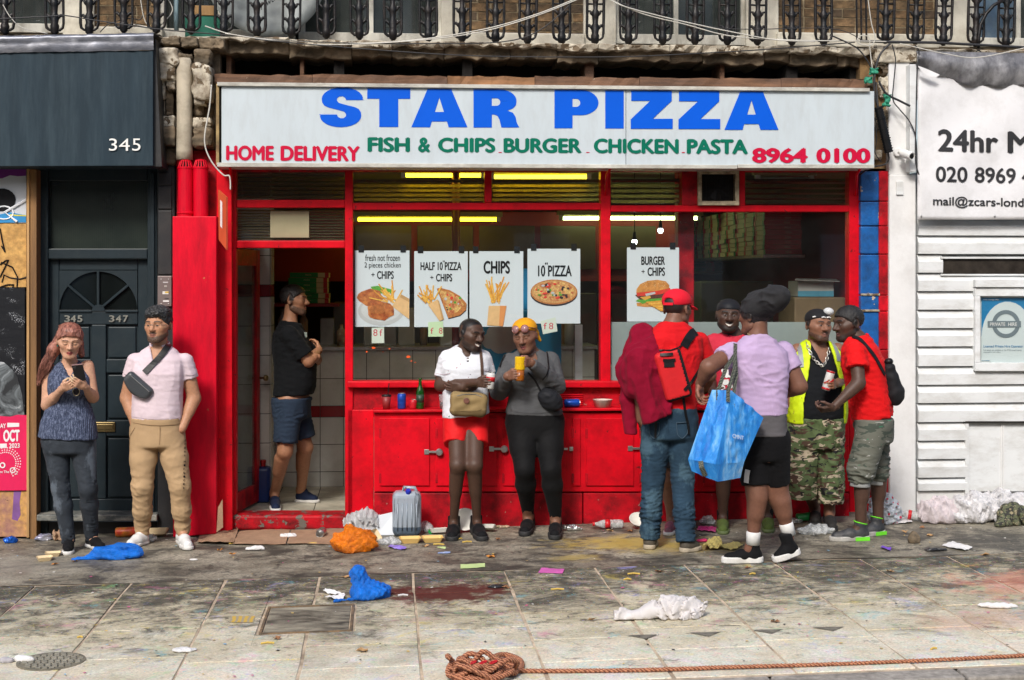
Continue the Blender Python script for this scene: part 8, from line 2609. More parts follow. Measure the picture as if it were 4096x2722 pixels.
capm=cloth('black_cap',(.014,.014,.016),.7)
def cap9(q):
 d=ell(q,(0,.016,.048),(.084,.1,.074))
 return smax(d,(.058-.42*np.clip(q[:,1]+.07,0,.15))-q[:,2],.006)
p.headpart('bandana',cap9,capm,h=.006)
for x in(-.062,-.01,.03):
 y=-.078 if x>-.04 else-.045
 G().tube([p.H((x-.015,y,.062)),p.H((x,y-.006,.066)),p.H((x+.015,y-.002,.062))],.0055,6).build('bandana_print',white_leather,p.root)
msk=p.headpart('pushed_up_mask',lambda q:ell(q,(.045,-.05,.105),(.036,.04,.03)),mat('milky_plastic',(.58,.60,.60),.35,.1),h=.006)
chn=mat('silver_chain',(.62,.60,.55),.3,.15,metal=.85)
cp_pts=[(3206+0,1352),(3214,1372),(3222,1395),(3232,1418),(3246,1440),(3262,1456),(3278,1466),(3290,1452),(3298,1430),(3303,1405),(3304,1380),(3302,1358)]
fany=lambda q:np.minimum(np.minimum(p.body_sdf(q),tank(q)),vest(q))
CP=[q for q in(march(x+12,y,fany,off=.010)for x,y in cp_pts)if q]
ch_e=empty('chain_necklace',(0,0,0));ch_e.parent=p.root;ch_e.location=(0,0,0)
seq=[]
for i in range(len(CP)-1):
 for t in(0,.5):seq.append(CP[i].lerp(CP[i+1],t))
for i in range(len(seq)-1):
 a,b_=seq[i],seq[i+1]
 m_=(a+b_)/2;d_=(b_-a);L_=d_.length*.72;d_.normalize()
 sd_=d_.cross(V3((0,-1,0))).normalized()if i%2 else d_.cross(V3((.8,-.5,.2))).normalized()
 G().tube([m_+d_*(L_*math.cos(t))+sd_*(.010*math.sin(t))for t in np.linspace(0,6.283,13)[:-1]],.0035,5,closed=True).build('link',chn,ch_e,smooth=True)
ax9=(.28,-.05,1)
cn=can(cb9,ax9,cw,'white and red tall can held by the man in hi-vis',.031,.15)
rb=mat('can_red2',(.5,.01,.015),.3,.1)
for z0,z1 in((.006,.02),(.135,.148)):G().lathe([(.0315,z0),(.0315,z1)],cb9,ax9,20).build('label_band',rb,cn,smooth=True)
a9=V3(ax9).normalized();s9=a9.cross(V3((0,1,0))).normalized()
G().ribbon([cb9+a9*(.045+.05*t)+s9*(-.026+.052*t)*-1+V3((0,-.032+.012*abs(t-.5)*2,0))for t in np.linspace(0,1,6)],.024,.002,V3((0,-1,0))).build('label_slash',rb,cn)
# 10: man in red tee leaning in
S10=(.078,.041,.028)
p=Person('man in a bright red tee and paint-splashed cropped joggers leaning in to talk',{'A':((3478,2160),(3318,2166)),'B':((3535,2136),(3440,2148))},S10,[(-.2,.15,.12,0),(0,.16,.125,0),(.2,.165,.135,.0),(.45,.17,.135,.0),(.7,.18,.14,0),(.85,.18,.12,0),(.94,.14,.09,0),(1.03,.06,.06,0)],arm_r=(.052,.046,.029),leg_r=(.088,.062,.037))
p.fwd=V3((-1,-.12,0)).normalized()
p.set(hpA=(3494,1702,-.09),hpB=(3500,1700,.1),knA=(3445,1880,-.10),knB=(3508,1880,.1),nk=(3432,1346,.0),shA=(3422,1408,-.16),shB=(3438,1400,.17),elA=(3436,1532,-.24),elB=(3452,1545,.2),wrA=(3332,1632,-.28),wrB=(3440,1640,.17))
p.J['anA']=p.feet['A'][0].lerp(p.feet['A'][1],.22)+V3((0,0,.1));p.J['anB']=p.feet['B'][0].lerp(p.feet['B'][1],.22)+V3((0,0,.1))
p.head((3392,1294,.02),1.05,-76,8,0,hairc=(.006,.0055,.005),scalp=.045,beard=.8,beardc=(.012,.01,.009),lips=1.25,nose=1.25,lipc=(.11,.045,.04),neck=.058)
p.body(hands=[dict(wrist=p.J['wrA'],fdir=(-.1,-.01,-.015),pdir=(.1,.5,.8),thumb=-1,curls=[(20,50,40),(45,60,40),(50,60,40),(55,60,40)],thumb_in=.4),dict(wrist=p.J['wrB'],fdir=(-.02,0,-.1),pdir=(0,-1,0),thumb=1)])
r10=cloth('scarlet_jersey',(.66,.008,.010),.85,.06,.3,240,.6)
f10=p.shirt_f(.016,zpx(p,3490,1684),.22,{'A':.52,'B':.52},('crew',.074),sl_r=(.078,.084))
p.garment('tee_shirt',f10,r10,[p.J[k]for k in('shA','shB','hpA','hpB','nk','elA')],.16,.0085,(.005,36),(1,1,1))
seam(p,f10,(.36,.006,.008),[(3392,1462),(3425,1468),(3460,1464)])
J=p.J
cm10=camo('grey_paint_camo',[((.12,.125,.10),0),((.05,.065,.05),.55),((.36,.36,.33),.66),((.02,.2,.10),.70),((.5,.5,.48),.73)],16,(.5,.5,1.6))
p.garment('cropped_joggers',p.trouser_f({'A':[(J['hpA'],.115),(J['knA'],.1),(p.P(3440,1932,-.10),.078)],'B':[(J['hpB'],.112),(J['knB'],.085),(p.P(3505,1925,.1),.068)]},zpx(p,3490,1672),.016,.2,.03),cm10,[J[k]for k in('hpA','hpB','knA','knB')],.17,.0085,(.005,40),(.5,.5,1.5),extra=lambda V:.3+1.2*(V[:,2]<J['knA'].z+.12))
for a,q0,r_ in(('A',(3440,1936,-.10),.072),('B',(3505,1928,.1),.062)):
 c_=p.P(*q0);G().lathe([(r_-.004,-.02),(r_,-.015),(r_,.012),(r_-.004,.02)],c_,(0.06,0,1),20).build('cuff',cloth('grey_rib',(.34,.35,.34),.9)if a=='A' else bpy.data.materials['grey_rib'],p.root,smooth=True)
jb_=mat('black_nubuck',(.03,.032,.036),.6,.4,14,(.16,.15,.14),.5,9);js=mat('pale_worn_sole',(.42,.41,.38),.7,.2,10,(.2,.17,.13),.5,9);jg=mat('acid_green',(.16,.72,.03),.5,.1)
for a in 'AB':
 e=p.shoe(a,jb_,js,black_lace,.02,w_=1.08,sole_h=.036)
 B_,o_,L=p.shoe_frame
 near=1 if(np.array((0,1,0),dtype=np.float32)@B_)[1]<0 else-1
 G().ribbon([V3(_np((x,near*(.046+.003*(x>.05)),.016))@B_+o_)for x in(.015,.05,.09,.12)],.026,.006,V3((0,-1,0))).build('sole_flash',jg,e)
 G().tube([V3(_np((.066+.046*math.cos(t),.044*math.sin(t),.126+.012*math.cos(t)))@B_+o_)for t in np.linspace(0,6.283,17)[:-1]],.004,6,closed=True).build('collar_trim',jg,e)
p.headpart('hair',hair_cap(.009,.056,-.03,-.005),m_hair('cropped_afro',(.008,.007,.007),(.022,.02,.019),150,(1,1,1)),h=.006,disp=lambda V:.0018*wob(V,5,420,10))
G().lathe([(.003,0),(.004,.003),(.001,.005)],p.H((-.084,.012,.014)),(.0,-1,0),8).build('earpiece',white_leather,p.root)
cb10=empty('black_flask_bag',p.P(3578,1600,-.05),'black padded shoulder bag with bottle top behind the red tee','bag')
c0,c1=p.P(3556,1478,-.08),p.P(3580,1572,-.08)
fb10=lambda q:smin(rcone(q,c0,c1,.048,.066),rcone(q,c1,p.P(3582,1590,-.08),.066,.06),.02)+.003*wob(q,4,60)
V_,F_=sdf_mesh(fb10,*p.bounds([c0,c1,p.P(3582,1600,-.08)],.1),.0075)
arr_obj('pouch',V_,F_,cloth('black_padded_nylon',(.014,.014,.016),.6,.2,.3,200,.5,(.16,.17,.17),.72,18),cb10)
G().lathe([(.03,0),(.032,.015),(.022,.03),(.014,.034)],c0+V3((.0,0,.045)),(-.1,0,1),14).build('bottle_top',M['black'],cb10,smooth=True)
strap(cb10,p,f10,[(3412,1348),(3440,1358),(3470,1390),(3500,1430),(3522,1470),(3538,1500)],.028,M['black'])
# litter
lr=random.Random(21)
def mcol(name,c,rough=.5,**k):
 return bpy.data.materials.get(name)or mat(name,c,rough,**k)
def lump(name,label,cat,px,py,w_,d_,h_,m_,seed,fr_=26,amp=.3,extra=None,res=None,smooth=False,rz=0,group=None,z0=0):
 """crumpled bag or cloth resting on the ground at a photo point (its base centre)"""
 c=gnd(px,py);c.z=gz(c.x)+z0
 ca,sa=math.cos(R(rz)),math.sin(R(rz))
 Mz=np.array([[ca,-sa,0],[sa,ca,0],[0,0,1]],dtype=np.float32)
 k=min(w_,d_)
 def f(p):
  q=(p-_np(c))@Mz
  d=ell(q,(0,0,h_*.38),(w_/2,d_/2,h_*.62))
  if extra is not None:d=smin(d,extra(q),.025)
  d=d+amp*(.21*h_*crumple(q,seed,fr_*(1.9 if fr_<35 else 1.1))if not smooth else.28*h_*folds(q,seed,fr_*1.5))
  return smax(d,.001-q[:,2],.004)
 L=max(w_,d_)*.5+.16
 V,Fq=sdf_mesh(f,np.array(c)-(L,L,.02),np.array(c)+(L,L,h_*1.5+.08),res or max(.0058,min(.0085,w_/34)))
 o=arr_obj(name,V,Fq,m_,None,loc=c,smooth=smooth)
 return tag(o,label,cat,group)
def sheet(name,label,cat,pts,m_,curl=.01,seed=1,n=8,group=None,lift=.003):
 """a flat scrap: photo quad on the ground, gently curled"""
 q=[gnd(*p)for p in pts]
 g_=G();V=[]
 rr=random.Random(seed)
 ph=[rr.uniform(0,6)for _ in range(4)]
 for j in range(n+1):
  for i in range(n+1):
   u,v=i/n,j/n
   p=q[0]*(1-u)*(1-v)+q[1]*u*(1-v)+q[2]*u*v+q[3]*(1-u)*v
   p.z=gz(p.x)+lift+curl*(.5+.5*math.sin(u*5+ph[0])*math.sin(v*4+ph[1]))+curl*.5*abs(math.sin(u*9+v*7+ph[2]))
   V.append(p)
 g_.add(V,[(j*(n+1)+i,j*(n+1)+i+1,(j+1)*(n+1)+i+1,(j+1)*(n+1)+i)for j in range(n)for i in range(n)])
 o=g_.build(name,m_,None,loc=q[0],smooth=False)
 s_=o.modifiers.new('thickness','SOLIDIFY');s_.thickness=.0015
 return tag(o,label,cat,group)
def tray(label,px,py,w_,d_,h_,m_,rz=0,tilt=0,lid=False,z0=0,name='food_tray',group=None):
 c=gnd(px,py)
 e=empty(name,c,label,'tray',group)
 Mr=Matrix.Rotation(R(rz),3,'Z')@Matrix.Rotation(R(tilt),3,'X')
 def T(x,y,z):return c+Mr@V3((x,y,z))+V3((0,0,z0+max(0,math.sin(R(abs(tilt)))*d_*.4)))
 def dish(x0,zf):
  ring=lambda s_,z:[T(x0+s_*w_/2*a,s_*d_/2*b_,z)for a,b_ in((-1,-.8),(-.85,-1),(.85,-1),(1,-.8),(1,.8),(.85,1),(-.85,1),(-1,.8))]
  A,B_,C_,D_=ring(.72,.002),ring(1.0,h_),ring(.96,h_),ring(.70,.007)
  V=A+B_+C_+D_
  fs_=[tuple(range(7,-1,-1)),tuple(24+i for i in range(8))]
  for k in range(3):fs_+=[(k*8+i,k*8+(i+1)%8,(k+1)*8+(i+1)%8,(k+1)*8+i)for i in range(8)]
  return G().add(V,fs_)
 dish(0,1).build('dish',m_,e,bev=.002,seg=1)
 if lid:dish(w_*1.02,1).build('lid',m_,e,bev=.002,seg=1)
 return e
def bottle(label,o,ax,m_,capm_,r_=.032,L=.21,name='plastic_bottle',lab=None):
 e=empty(name,o,label,'bottle')
 G().lathe([(r_*.7,0),(r_,.012),(r_,L*.3),(r_*.9,L*.36),(r_,L*.42),(r_,L*.62),(r_*.75,L*.75),(r_*.4,L*.88),(r_*.38,L*.94)],o,ax,16).build('body',m_,e,smooth=True)
 G().lathe([(r_*.45,L*.93),(r_*.45,L),(0,L)],o,ax,12).build('cap',capm_,e)
 if lab:G().lathe([(r_*1.015,L*.43),(r_*1.015,L*.6)],o,ax,16).build('label',lab,e,smooth=True)
 return e
def clear(name,c=(.8,.82,.82),a=.45):
 b=MB(name);out=b.nt.nodes['Material Output']
 tr_=b.n('ShaderNodeBsdfTransparent');tr_.inputs[0].default_value=(*c,1)
 b.set(Base_Color=c,Roughness=.18);b.bump(b.noise(30,6,.7,None,2),.7,.02)
 m=b.n('ShaderNodeMixShader');b.l(b.ramp(b.noise(14,6,.7,None,1.5),[(.35,a*.4),(.65,min(1,a*1.7))]),m.inputs[0]);b.l(tr_.outputs[0],m.inputs[1]);b.l(b.b.outputs[0],m.inputs[2]);b.l(m.outputs[0],out.inputs[0])
 return b.m
def bagm(name,c,rough=.3):
 b=MB(name)
 b.set(Base_Color=b.ramp(b.noise(12,6,.65),[(.3,tuple(x*.7 for x in c)),(.7,tuple(min(1,x*1.25)for x in c))]),Roughness=rough)
 b.bump(b.noise(24,7,.7,None,2.0),.8,.025)
 out=b.nt.nodes['Material Output']
 tl=b.n('ShaderNodeBsdfTranslucent');tl.inputs[0].default_value=(*[min(1,x*1.3)for x in c],1)
 tp_=b.n('ShaderNodeBsdfTransparent');tp_.inputs[0].default_value=(*[min(1,x*1.2+.1)for x in c],1)
 m1_=b.n('ShaderNodeMixShader');m1_.inputs[0].default_value=.12
 b.l(b.b.outputs[0],m1_.inputs[1]);b.l(tl.outputs[0],m1_.inputs[2])
 m2_=b.n('ShaderNodeMixShader');b.l(b.ramp(b.noise(10,6,.7,None,1.5),[(.45,0),(.7,.14)]),m2_.inputs[0])
 b.l(m1_.outputs[0],m2_.inputs[1]);b.l(tp_.outputs[0],m2_.inputs[2]);b.l(m2_.outputs[0],out.inputs[0])
 return b.m
blue_b,orange_b,white_b=bagm('blue_bag',(.004,.19,.78)),bagm('orange_bag',(.95,.22,.005)),bagm('white_bag',(.62,.62,.62))
foam=mat('foam',(.70,.68,.62),.6,.05,9,(.4,.33,.22),.3,9)
foam_y=mat('yellow_foam',(.70,.47,.16),.6,.08);foam_c=mat('cream_foam',(.70,.55,.33),.6,.06,9,(.45,.3,.12),.4,8)
napkin=mat('napkin',(.70,.69,.68),.8,.06,20,(.4,.36,.3),.3,20)
clr=clear('clear_plastic')
redcap=mcol('bottle_red',(.55,.01,.015),.4);grncap=mcol('bottle_green',(.02,.35,.08),.4);bluecap=mcol('bottle_blue',(.01,.03,.4),.4)
lump('crushed_can','crushed blue can beside the hoarding foot','can',42,2172,.11,.07,.05,mat('blue_can',(.01,.1,.5),.25,.3,20,metal=.5),1,50,.5)
lump('crushed_can','crumpled silver and blue wrapper left of the woman\'s shoes','wrapper',175,2162,.13,.06,.05,mat('silver_foil',(.5,.5,.56),.25,.4,14,(.03,.05,.3),.6,9,metal=.6),2,55,.6)
lump('crumpled_paper','crumpled brown paper behind the woman\'s shoes','paper',232,2162,.075,.06,.085,M['card'],3,60,.7)
tray('open cream foam box in front of the woman\'s left',178,2244,.11,.09,.03,foam_c,18,0,False)
tray('second half of a cream foam box near the black trainers',212,2226,.11,.085,.03,foam_c,12,0)
lump('blue_carrier_bag','long flat blue plastic bag lying by the black and white trainers','bag',470,2236,.36,.13,.10,blue_b,5,26,.55,lambda q:rcone(q,(-.12,0,.02),(-.30,-.03,.008),.03,.012))
oc=gnd(462,2150);oc.z+=.037
e=can(oc,(1,.05,.02),mat('orange_can',(.55,.05,.02),.3,.5,22,(.65,.35,.03),.7,14),'red and orange drinks can lying by the grey step',.036,.16)
tray('cream foam box upturned behind the white trainers',625,2150,.19,.11,.05,foam_c,8,-18)
bottle('small clear cup lying beside the white trainer',gnd(590,2168)+V3((0,0,.03)),(1,-.2,0),clr,clr,.03,.07,name='clear_cup')
cdm=MB('corrugated');wv2=cdm.n('ShaderNodeTexWave');wv2.inputs['Scale'].default_value=40;wv2.bands_direction='X';wv2.inputs['Distortion'].default_value=.4;cdm.l(cdm.vec,wv2.inputs[0])
cdm.set(Base_Color=cdm.mix(cdm.ramp(cdm.noise(6,6,.7),[(.4,0),(.7,.6)]),cdm.ramp(wv2.outputs['Fac'],[(.3,(.33,.2,.12)),(.6,(.45,.29,.18))]),(.2,.12,.07)),Roughness=.9);cdm.bump(wv2.outputs['Fac'],.4,.004)
sheet('cardboard_sheet','flattened cardboard at the foot of the red column','cardboard',[(788,2176),(935,2180),(955,2122),(806,2130)],cdm.m,.02,3)
sheet('cardboard_sheet','flattened cardboard below the shop door step','cardboard',[(932,2181),(1142,2182),(1160,2124),(958,2126)],cdm.m,.008,4)
sheet('cardboard_sheet','flattened cardboard under the can beside the orange bag','cardboard',[(1148,2181),(1352,2180),(1380,2124),(1166,2124)],cdm.m,.008,5)
q=[(866,2130),(892,2110),(890,1998),(872,2030)]
pflat('cardboard_scrap',q,-.28,M['card'],empty('cardboard_scrap',at(880,2120,-.28),'torn cardboard scrap propped against the red column','cardboard'),.006)
lump('napkin','white napkin on the cardboard by the door','napkin',1152,2150,.12,.06,.03,napkin,8,60,.8)
lump('napkin','white napkin on the ground below the cardboard','napkin',1020,2200,.14,.05,.03,napkin,9,60,.8)
lump('napkin','scrap of napkin right of the white trainers','napkin',775,2242,.06,.03,.012,napkin,10,80,.6)
can(gnd(1290,2146)+V3((0,.03,.034)),(-.15,-1,0),M['steel'],'silver can seen end on, on the cardboard')
lump('white_carrier_bag','crumpled white bag behind the orange bag','bag',1455,2140,.27,.16,.19,white_b,12,30,.6)
lump('orange_carrier_bag','crumpled bright orange plastic bag','bag',1418,2205,.32,.2,.15,orange_b,13,24,.6,lambda q:rcone(q,(-.04,0,.08),(-.05,.0,.15),.08,.04))
tray('cream foam tray tipped on the white bag',1490,2165,.13,.09,.03,foam_c,60,55)
bxm=mat('blue_white_box',(.62,.66,.70),.5,.05)
bx_=empty('blue_white_box',gnd(1545,2148),'crushed white and blue carton leaning on the plastic drum','carton')
c_=gnd(1552,2140)
G().hexa([c_+V3(v)for v in((-.09,-.02,0),(.05,-.03,0),(.055,.02,.17),(-.085,.01,.14),(-.09,0,0),(.06,0,0),(.065,.05,.17),(-.08,.04,.14))]).build('panel',bxm,bx_,bev=.004)
G().hexa([c_+V3(v)for v in((.055,-.03,0),(.075,.0,0),(.055,.03,.24),(.03,.02,.25),(.065,-.02,0),(.085,.01,0),(.065,.04,.24),(.04,.03,.25))]).build('flap',mcol('carton_blue',(.01,.18,.5)),bx_,bev=.002)
jc=empty('water_drum',gnd(1628,2150),'translucent plastic drum with a blue cap and dark dregs','drum')
c_=gnd(1628,2150);hh=.335
jm=MB('milky_drum');wz=jm.n('ShaderNodeSeparateXYZ');jm.l(jm.vec,wz.inputs[0])
lev=jm.ramp(jm.math('ADD',wz.outputs['Z'],jm.math('MULTIPLY',jm.noise(6,3),.01)),[(.075,0),(.08,1)])
dr_=jm.ramp(jm.noise(9,6,.7,jm.mapping((3,3,.25)),.4),[(.56,0),(.64,.85)])
jm.set(Base_Color=jm.mix(dr_,jm.mix(lev,(.10,.14,.19),(.40,.47,.54)),(.06,.07,.08)),Roughness=.22)
jm.b.inputs['Transmission Weight'].default_value=.25
G().box(c_.x-.108,c_.x+.108,c_.y-.0,c_.y+.16,c_.z,c_.z+hh).build('body',jm.m,jc,bev=.045,seg=4)
for k in range(5):G().tube([c_+V3((-.07+k*.035,-.003,.05)),c_+V3((-.07+k*.035,-.003,.25))],.005,6).build('rib',jm.m,jc,smooth=True)
G().lathe([(.022,-.01),(.022,.02),(.019,.03),(.0,.031)],c_+V3((.01,.03,hh-.012)),(0,-.5,1),14).build('cap',bluecap,jc)
G().tube([c_+V3((-.03,.08,hh-.01)),c_+V3((-.02,.08,hh+.025)),c_+V3((.06,.08,hh+.02)),c_+V3((.075,.08,hh-.015))],.013,8).build('handle',jm.m,jc,smooth=True)
bottle('clear bottle with a green cap beside the drum',gnd(1700,2128)+V3((0,.05,.04)),(.25,-1,-.12),clr,grncap,.042,.17)
tray('white foam tray beside the green capped bottle',1752,2135,.15,.11,.035,foam,10,-8)
tray('yellow foam box lying open in front of the drum',1640,2172,.16,.12,.04,foam_y,4,0,True)
lump('clear_wrapper','crumpled clear wrapper in front of the white carton','wrapper',1560,2180,.17,.08,.06,clr,15,45,.8)
sheet('snack_packet','blue and purple snack packet below the clear wrapper','packet',[(1552,2196),(1620,2204),(1628,2196),(1560,2184)],mat('purple_packet',(.18,.12,.5),.3,.5,20,(.5,.45,.7),.5,16),.012,6)
def bowl(label,px,py,m_,tilt=60,r_=.085):
 c=gnd(px,py);e=empty('foam_bowl',c,label,'bowl')
 ax=V3((0,-math.sin(R(tilt)),math.cos(R(tilt))))
 G().lathe([(r_*.55,0),(r_,.045),(r_*1.06,.047),(r_*.96,.044),(r_*.52,.005),(0,.005)],c+V3((0,.03,math.sin(R(tilt))*r_)),ax,24).build('dish',m_,e,smooth=True)
 return e
bowl('white foam bowl tipped behind the puma-print trainers'.replace('puma-print','black lettered'),1860,2128,foam,62)
tray('white foam lid right of the black lettered trainers',1950,2128,.13,.1,.03,foam,-12,-25)
bowl('white foam bowl half hidden beside the olive boots',2556,2118,foam,35,.07)
lump('foil','strip of crumpled foil right of the grey woman\'s shoes','foil',2290,2122,.15,.05,.04,mat('foil',(.55,.55,.53),.25,.3,20,metal=.8),17,60,.8)
bottle('clear cola bottle with red label lying by the plinth',gnd(2495,2116)+V3((0,.02,.034)),(-1,.05,0),clr,redcap,.034,.235,lab=redcap)
lump('salad_scraps','scraps of pink and green salad by the plinth','food',2010,2112,.11,.05,.02,mat('salad',(.5,.35,.25),.6,.6,40,(.08,.2,.03),.6,30),18,90,.9)
sheet('paper_slip','pale green paper slip on the dark asphalt','paper',[(1842,2278),(1940,2272),(1940,2257),(1842,2262)],mcol('pale_green',(.55,.70,.30),.6),.004,2)
sheet('paper_slip','bright pink paper slip on the paving','paper',[(2152,2294),(2250,2298),(2258,2280),(2166,2276)],mcol('hot_pink',(.62,.13,.42),.6),.004,3)
sheet('paper_slip','small blue paper slip below the yellow foam box','paper',[(1750,2218),(1800,2216),(1802,2211),(1756,2212)],mcol('pale_blue',(.3,.4,.65),.6),.004,4)
sheet('paper_slip','small green paper slip beside the brown leaf','paper',[(1748,2194),(1782,2198),(1784,2192),(1752,2190)],mcol('pale_green',(.55,.70,.30),.6),.004,5)
lump('blue_carrier_bag','crumpled blue plastic bag standing on the paving in the middle','bag',1490,2392,.24,.17,.10,blue_b,22,24,.6,lambda q:np.minimum(rcone(q,(-.07,0,.05),(-.085,.0,.16),.06,.042),rcone(q,(-.08,-.05,.01),(-.21,-.10,.006),.02,.012)))
sheet('card_scrap','white card scrap beside the crumpled blue bag','card',[(1300,2402),(1370,2404),(1382,2392),(1318,2388)],napkin,.015,5)
sheet('card_scrap','curled white card strip behind the scrap by the blue bag','card',[(1292,2376),(1370,2394),(1378,2386),(1300,2368)],napkin,.02,9)
lump('black_wrapper','flat black wrapper on the middle paving','wrapper',1990,2352,.13,.05,.02,mcol('black_wrap',(.02,.02,.022),.3),24,60,.8)
clo=cloth('dirty_white_cloth',(.60,.57,.56),.9,.06,.4,90,.8,(.15,.1,.08),.66,9)
lump('dirty_cloth','dirty white cloth dropped on the paving at the right','cloth',2690,2470,.36,.16,.11,clo,25,34,.8,lambda q:rcone(q,(-.15,-.01,.02),(-.33,-.03,.01),.04,.025),smooth=True)
sheet('yellow_paper','torn yellow paper beside the walking person\'s shoe','paper',[(2812,2206),(2890,2200),(2884,2166),(2830,2172)],mcol('pale_yellow',(.60,.50,.17),.7),.035,6)
sheet('yellow_paper','smaller torn yellow paper touching the chunky shoe','paper',[(2880,2200),(2950,2206),(2972,2186),(2910,2180)],mcol('pale_yellow',(.60,.50,.17),.7),.02,7)
sheet('pink_packet','pink foil packet beside the green trainer','packet',[(2788,2126),(2862,2136),(2866,2116),(2800,2112)],mat('pink_foil',(.55,.03,.2),.3,.4,30,(.7,.5,.6),.4,30),.015,8)
lump('pink_wrapper','hot pink wrapper behind the olive boot toe','wrapper',2808,2168,.08,.04,.025,mcol('hot_pink2',(.7,.03,.15),.4),27,70,.7)
lump('clear_bag','scrap of clear film behind the green trainer','wrapper',2830,2098,.11,.05,.06,clr,28,60,.8)
lump('clear_bag','crumpled clear plastic sheet in front of the black boots','plastic',3262,2138,.26,.13,.07,clr,29,40,.9)
lump('clear_bag','scrap of clear film left of the black boots','wrapper',3180,2092,.12,.05,.04,clr,30,60,.8)
gc=gnd(3205,2092);can(gc+V3((-.03,.03,.034)),(1,-.1,.1),mat('green_can',(.01,.22,.05),.3,.3,20),'dented green can lying left of the black boots')
dotm=MB('dotted_bag');vd=dotm.n('ShaderNodeTexVoronoi');vd.inputs['Scale'].default_value=26;vd.inputs['Randomness'].default_value=.35;dotm.l(dotm.vec,vd.inputs[0]);dotm.set(Base_Color=dotm.ramp(vd.outputs['Distance'],[(.24,(.5,.02,.06)),(.3,(.52,.56,.60))]),Roughness=.35);dotm.bump(dotm.noise(24,7,.7,None,2),.6,.02)
lump('dotted_carrier_bag','pale plastic bag with red dots behind the green trimmed trainers','bag',3535,2092,.24,.17,.22,dotm.m,31,30,.5)
sheet('white_card','white card beside the red dotted bag','card',[(3566,2098),(3650,2094),(3632,2070),(3574,2084)],napkin,.01,9)
bottle('clear bottle with a red label at the white pilaster foot',gnd(3690,2090)+V3((0,.05,.036)),(-1,.35,.15),clr,redcap,.036,.15,lab=redcap)
for i,(x,y,w_,h_,lab)in enumerate(((3760,2088,.34,.18,'left white refuse bag with pink stains at the cab office foot'),(3880,2086,.40,.22,'largest white refuse bag in the middle of the row'),(3990,2080,.38,.22,'white refuse bag behind the camouflage cap'),(4110,2080,.34,.2,'white refuse bag cut by the picture edge'))):
 lump('refuse_bag',lab,'bag',x,y,w_,.24,h_,bagm('refuse_white_%d'%i,(.80,.79,.80)if i else(.82,.72,.74),.28),40+i,22,.55,group='white refuse bags')
cm_=camo('cap_camo',[((.10,.11,.06),0),((.03,.03,.025),.5),((.28,.24,.15),.6)],30,(1,1,1))
lump('camouflage_cap','camouflage cap with a white label lying on the refuse bags','cap',4052,2096,.24,.18,.16,cm_,45,20,.3,lambda q:rcone(q,(-.1,-.06,.02),(-.16,-.1,.01),.05,.03),smooth=True)
G().add([gnd(4035,2070)+V3((0,-.03,.10+z))+V3((x,0,0))for x,z in((-.03,-.04),(.05,-.05),(.03,.04),(-.02,.05))],[(0,1,2,3)]).build('paper_label',napkin,None,loc=gnd(4035,2070),tags=('white paper label tucked in the camouflage cap','label'))
lump('stone','grey lump of rubble right of the green trimmed trainers','stone',3655,2172,.1,.08,.075,M['stone'],46,40,.5)
sheet('white_card','torn white card on the paving below the cab office','card',[(3768,2188),(3860,2208),(3890,2196),(3810,2172)],napkin,.012,10)
lump('black_wrapper','black rag left of the torn white card','wrapper',3740,2204,.16,.05,.02,mcol('black_wrap',(.02,.02,.022),.3),47,60,.9)
sheet('purple_wrapper','small purple wrapper on the right paving','wrapper',[(3522,2196),(3560,2208),(3566,2200),(3530,2190)],mcol('violet',(.16,.07,.45),.4),.012,11)
lump('napkin','long twisted white napkin at the right edge','napkin',3990,2432,.22,.05,.03,napkin,48,60,.7,rz=-12)
lump('napkin','torn white tissue on the lower left paving','napkin',738,2606,.13,.08,.02,napkin,49,60,.9)
lump('napkin','white tissue roll by the drain cover','napkin',92,2648,.12,.04,.035,napkin,50,60,.5,rz=-15)
lump('napkin','grey tissue scrap at the lower left edge','napkin',26,2652,.08,.04,.03,mcol('grey_tissue',(.4,.38,.4),.8),51,60,.5)
rpm=MB('orange_rope');wv3=rpm.n('ShaderNodeTexWave');wv3.inputs['Scale'].default_value=30;wv3.bands_direction='DIAGONAL';wv3.inputs['Distortion'].default_value=1.5;rpm.l(rpm.vec,wv3.inputs[0]);rpm.set(Base_Color=rpm.ramp(wv3.outputs['Fac'],[(.2,(.22,.07,.035)),(.6,(.55,.24,.13))]),Roughness=.8);rpm.bump(wv3.outputs['Fac'],.8,.006)
rp=empty('rope',gnd(1950,2700),'orange brown rope coiled at the bottom and stretched along the kerb','rope')
pts=[gnd(x,y)+V3((0,0,.012))for x,y in((2080,2694),(2300,2694),(2600,2690),(2900,2680),(3300,2668),(3700,2652),(4096,2632),(4300,2622))]
def smoothp(P,k=10):
 S=[]
 for i in range(len(P)-1):
  p0,p1,p2,p3=P[max(i-1,0)],P[i],P[i+1],P[min(i+2,len(P)-1)]
  for t in np.linspace(0,1,k+1)[:-1]:S.append(.5*((2*p1)+(p2-p0)*t+(2*p0-5*p1+4*p2-p3)*t*t+(3*p1-p0-3*p2+p3)*t**3))
 return S+[P[-1]]
def strands(P,r_,tw,nm):
 """three laid strands round a centre line"""
 S=smoothp(P,26)
 for s_ in range(3):
  out=[];dist=0
  for i,q in enumerate(S):
   t=(S[min(i+1,len(S)-1)]-S[max(i-1,0)]).normalized()
   if i:dist+=(S[i]-S[i-1]).length
   u=t.cross(V3((0,0,1)));u=u.normalized()if u.length>1e-4 else V3((1,0,0));v=t.cross(u)
   a=dist*tw+s_*2.094
   out.append(q+(u*math.cos(a)+v*math.sin(a))*r_*.5)
  G().tube(out,r_*.62,6).build(nm,rpm.m,rp,smooth=True)
strands(pts,.011,130,'strand')
cc_=gnd(1930,2712)
loop=[]
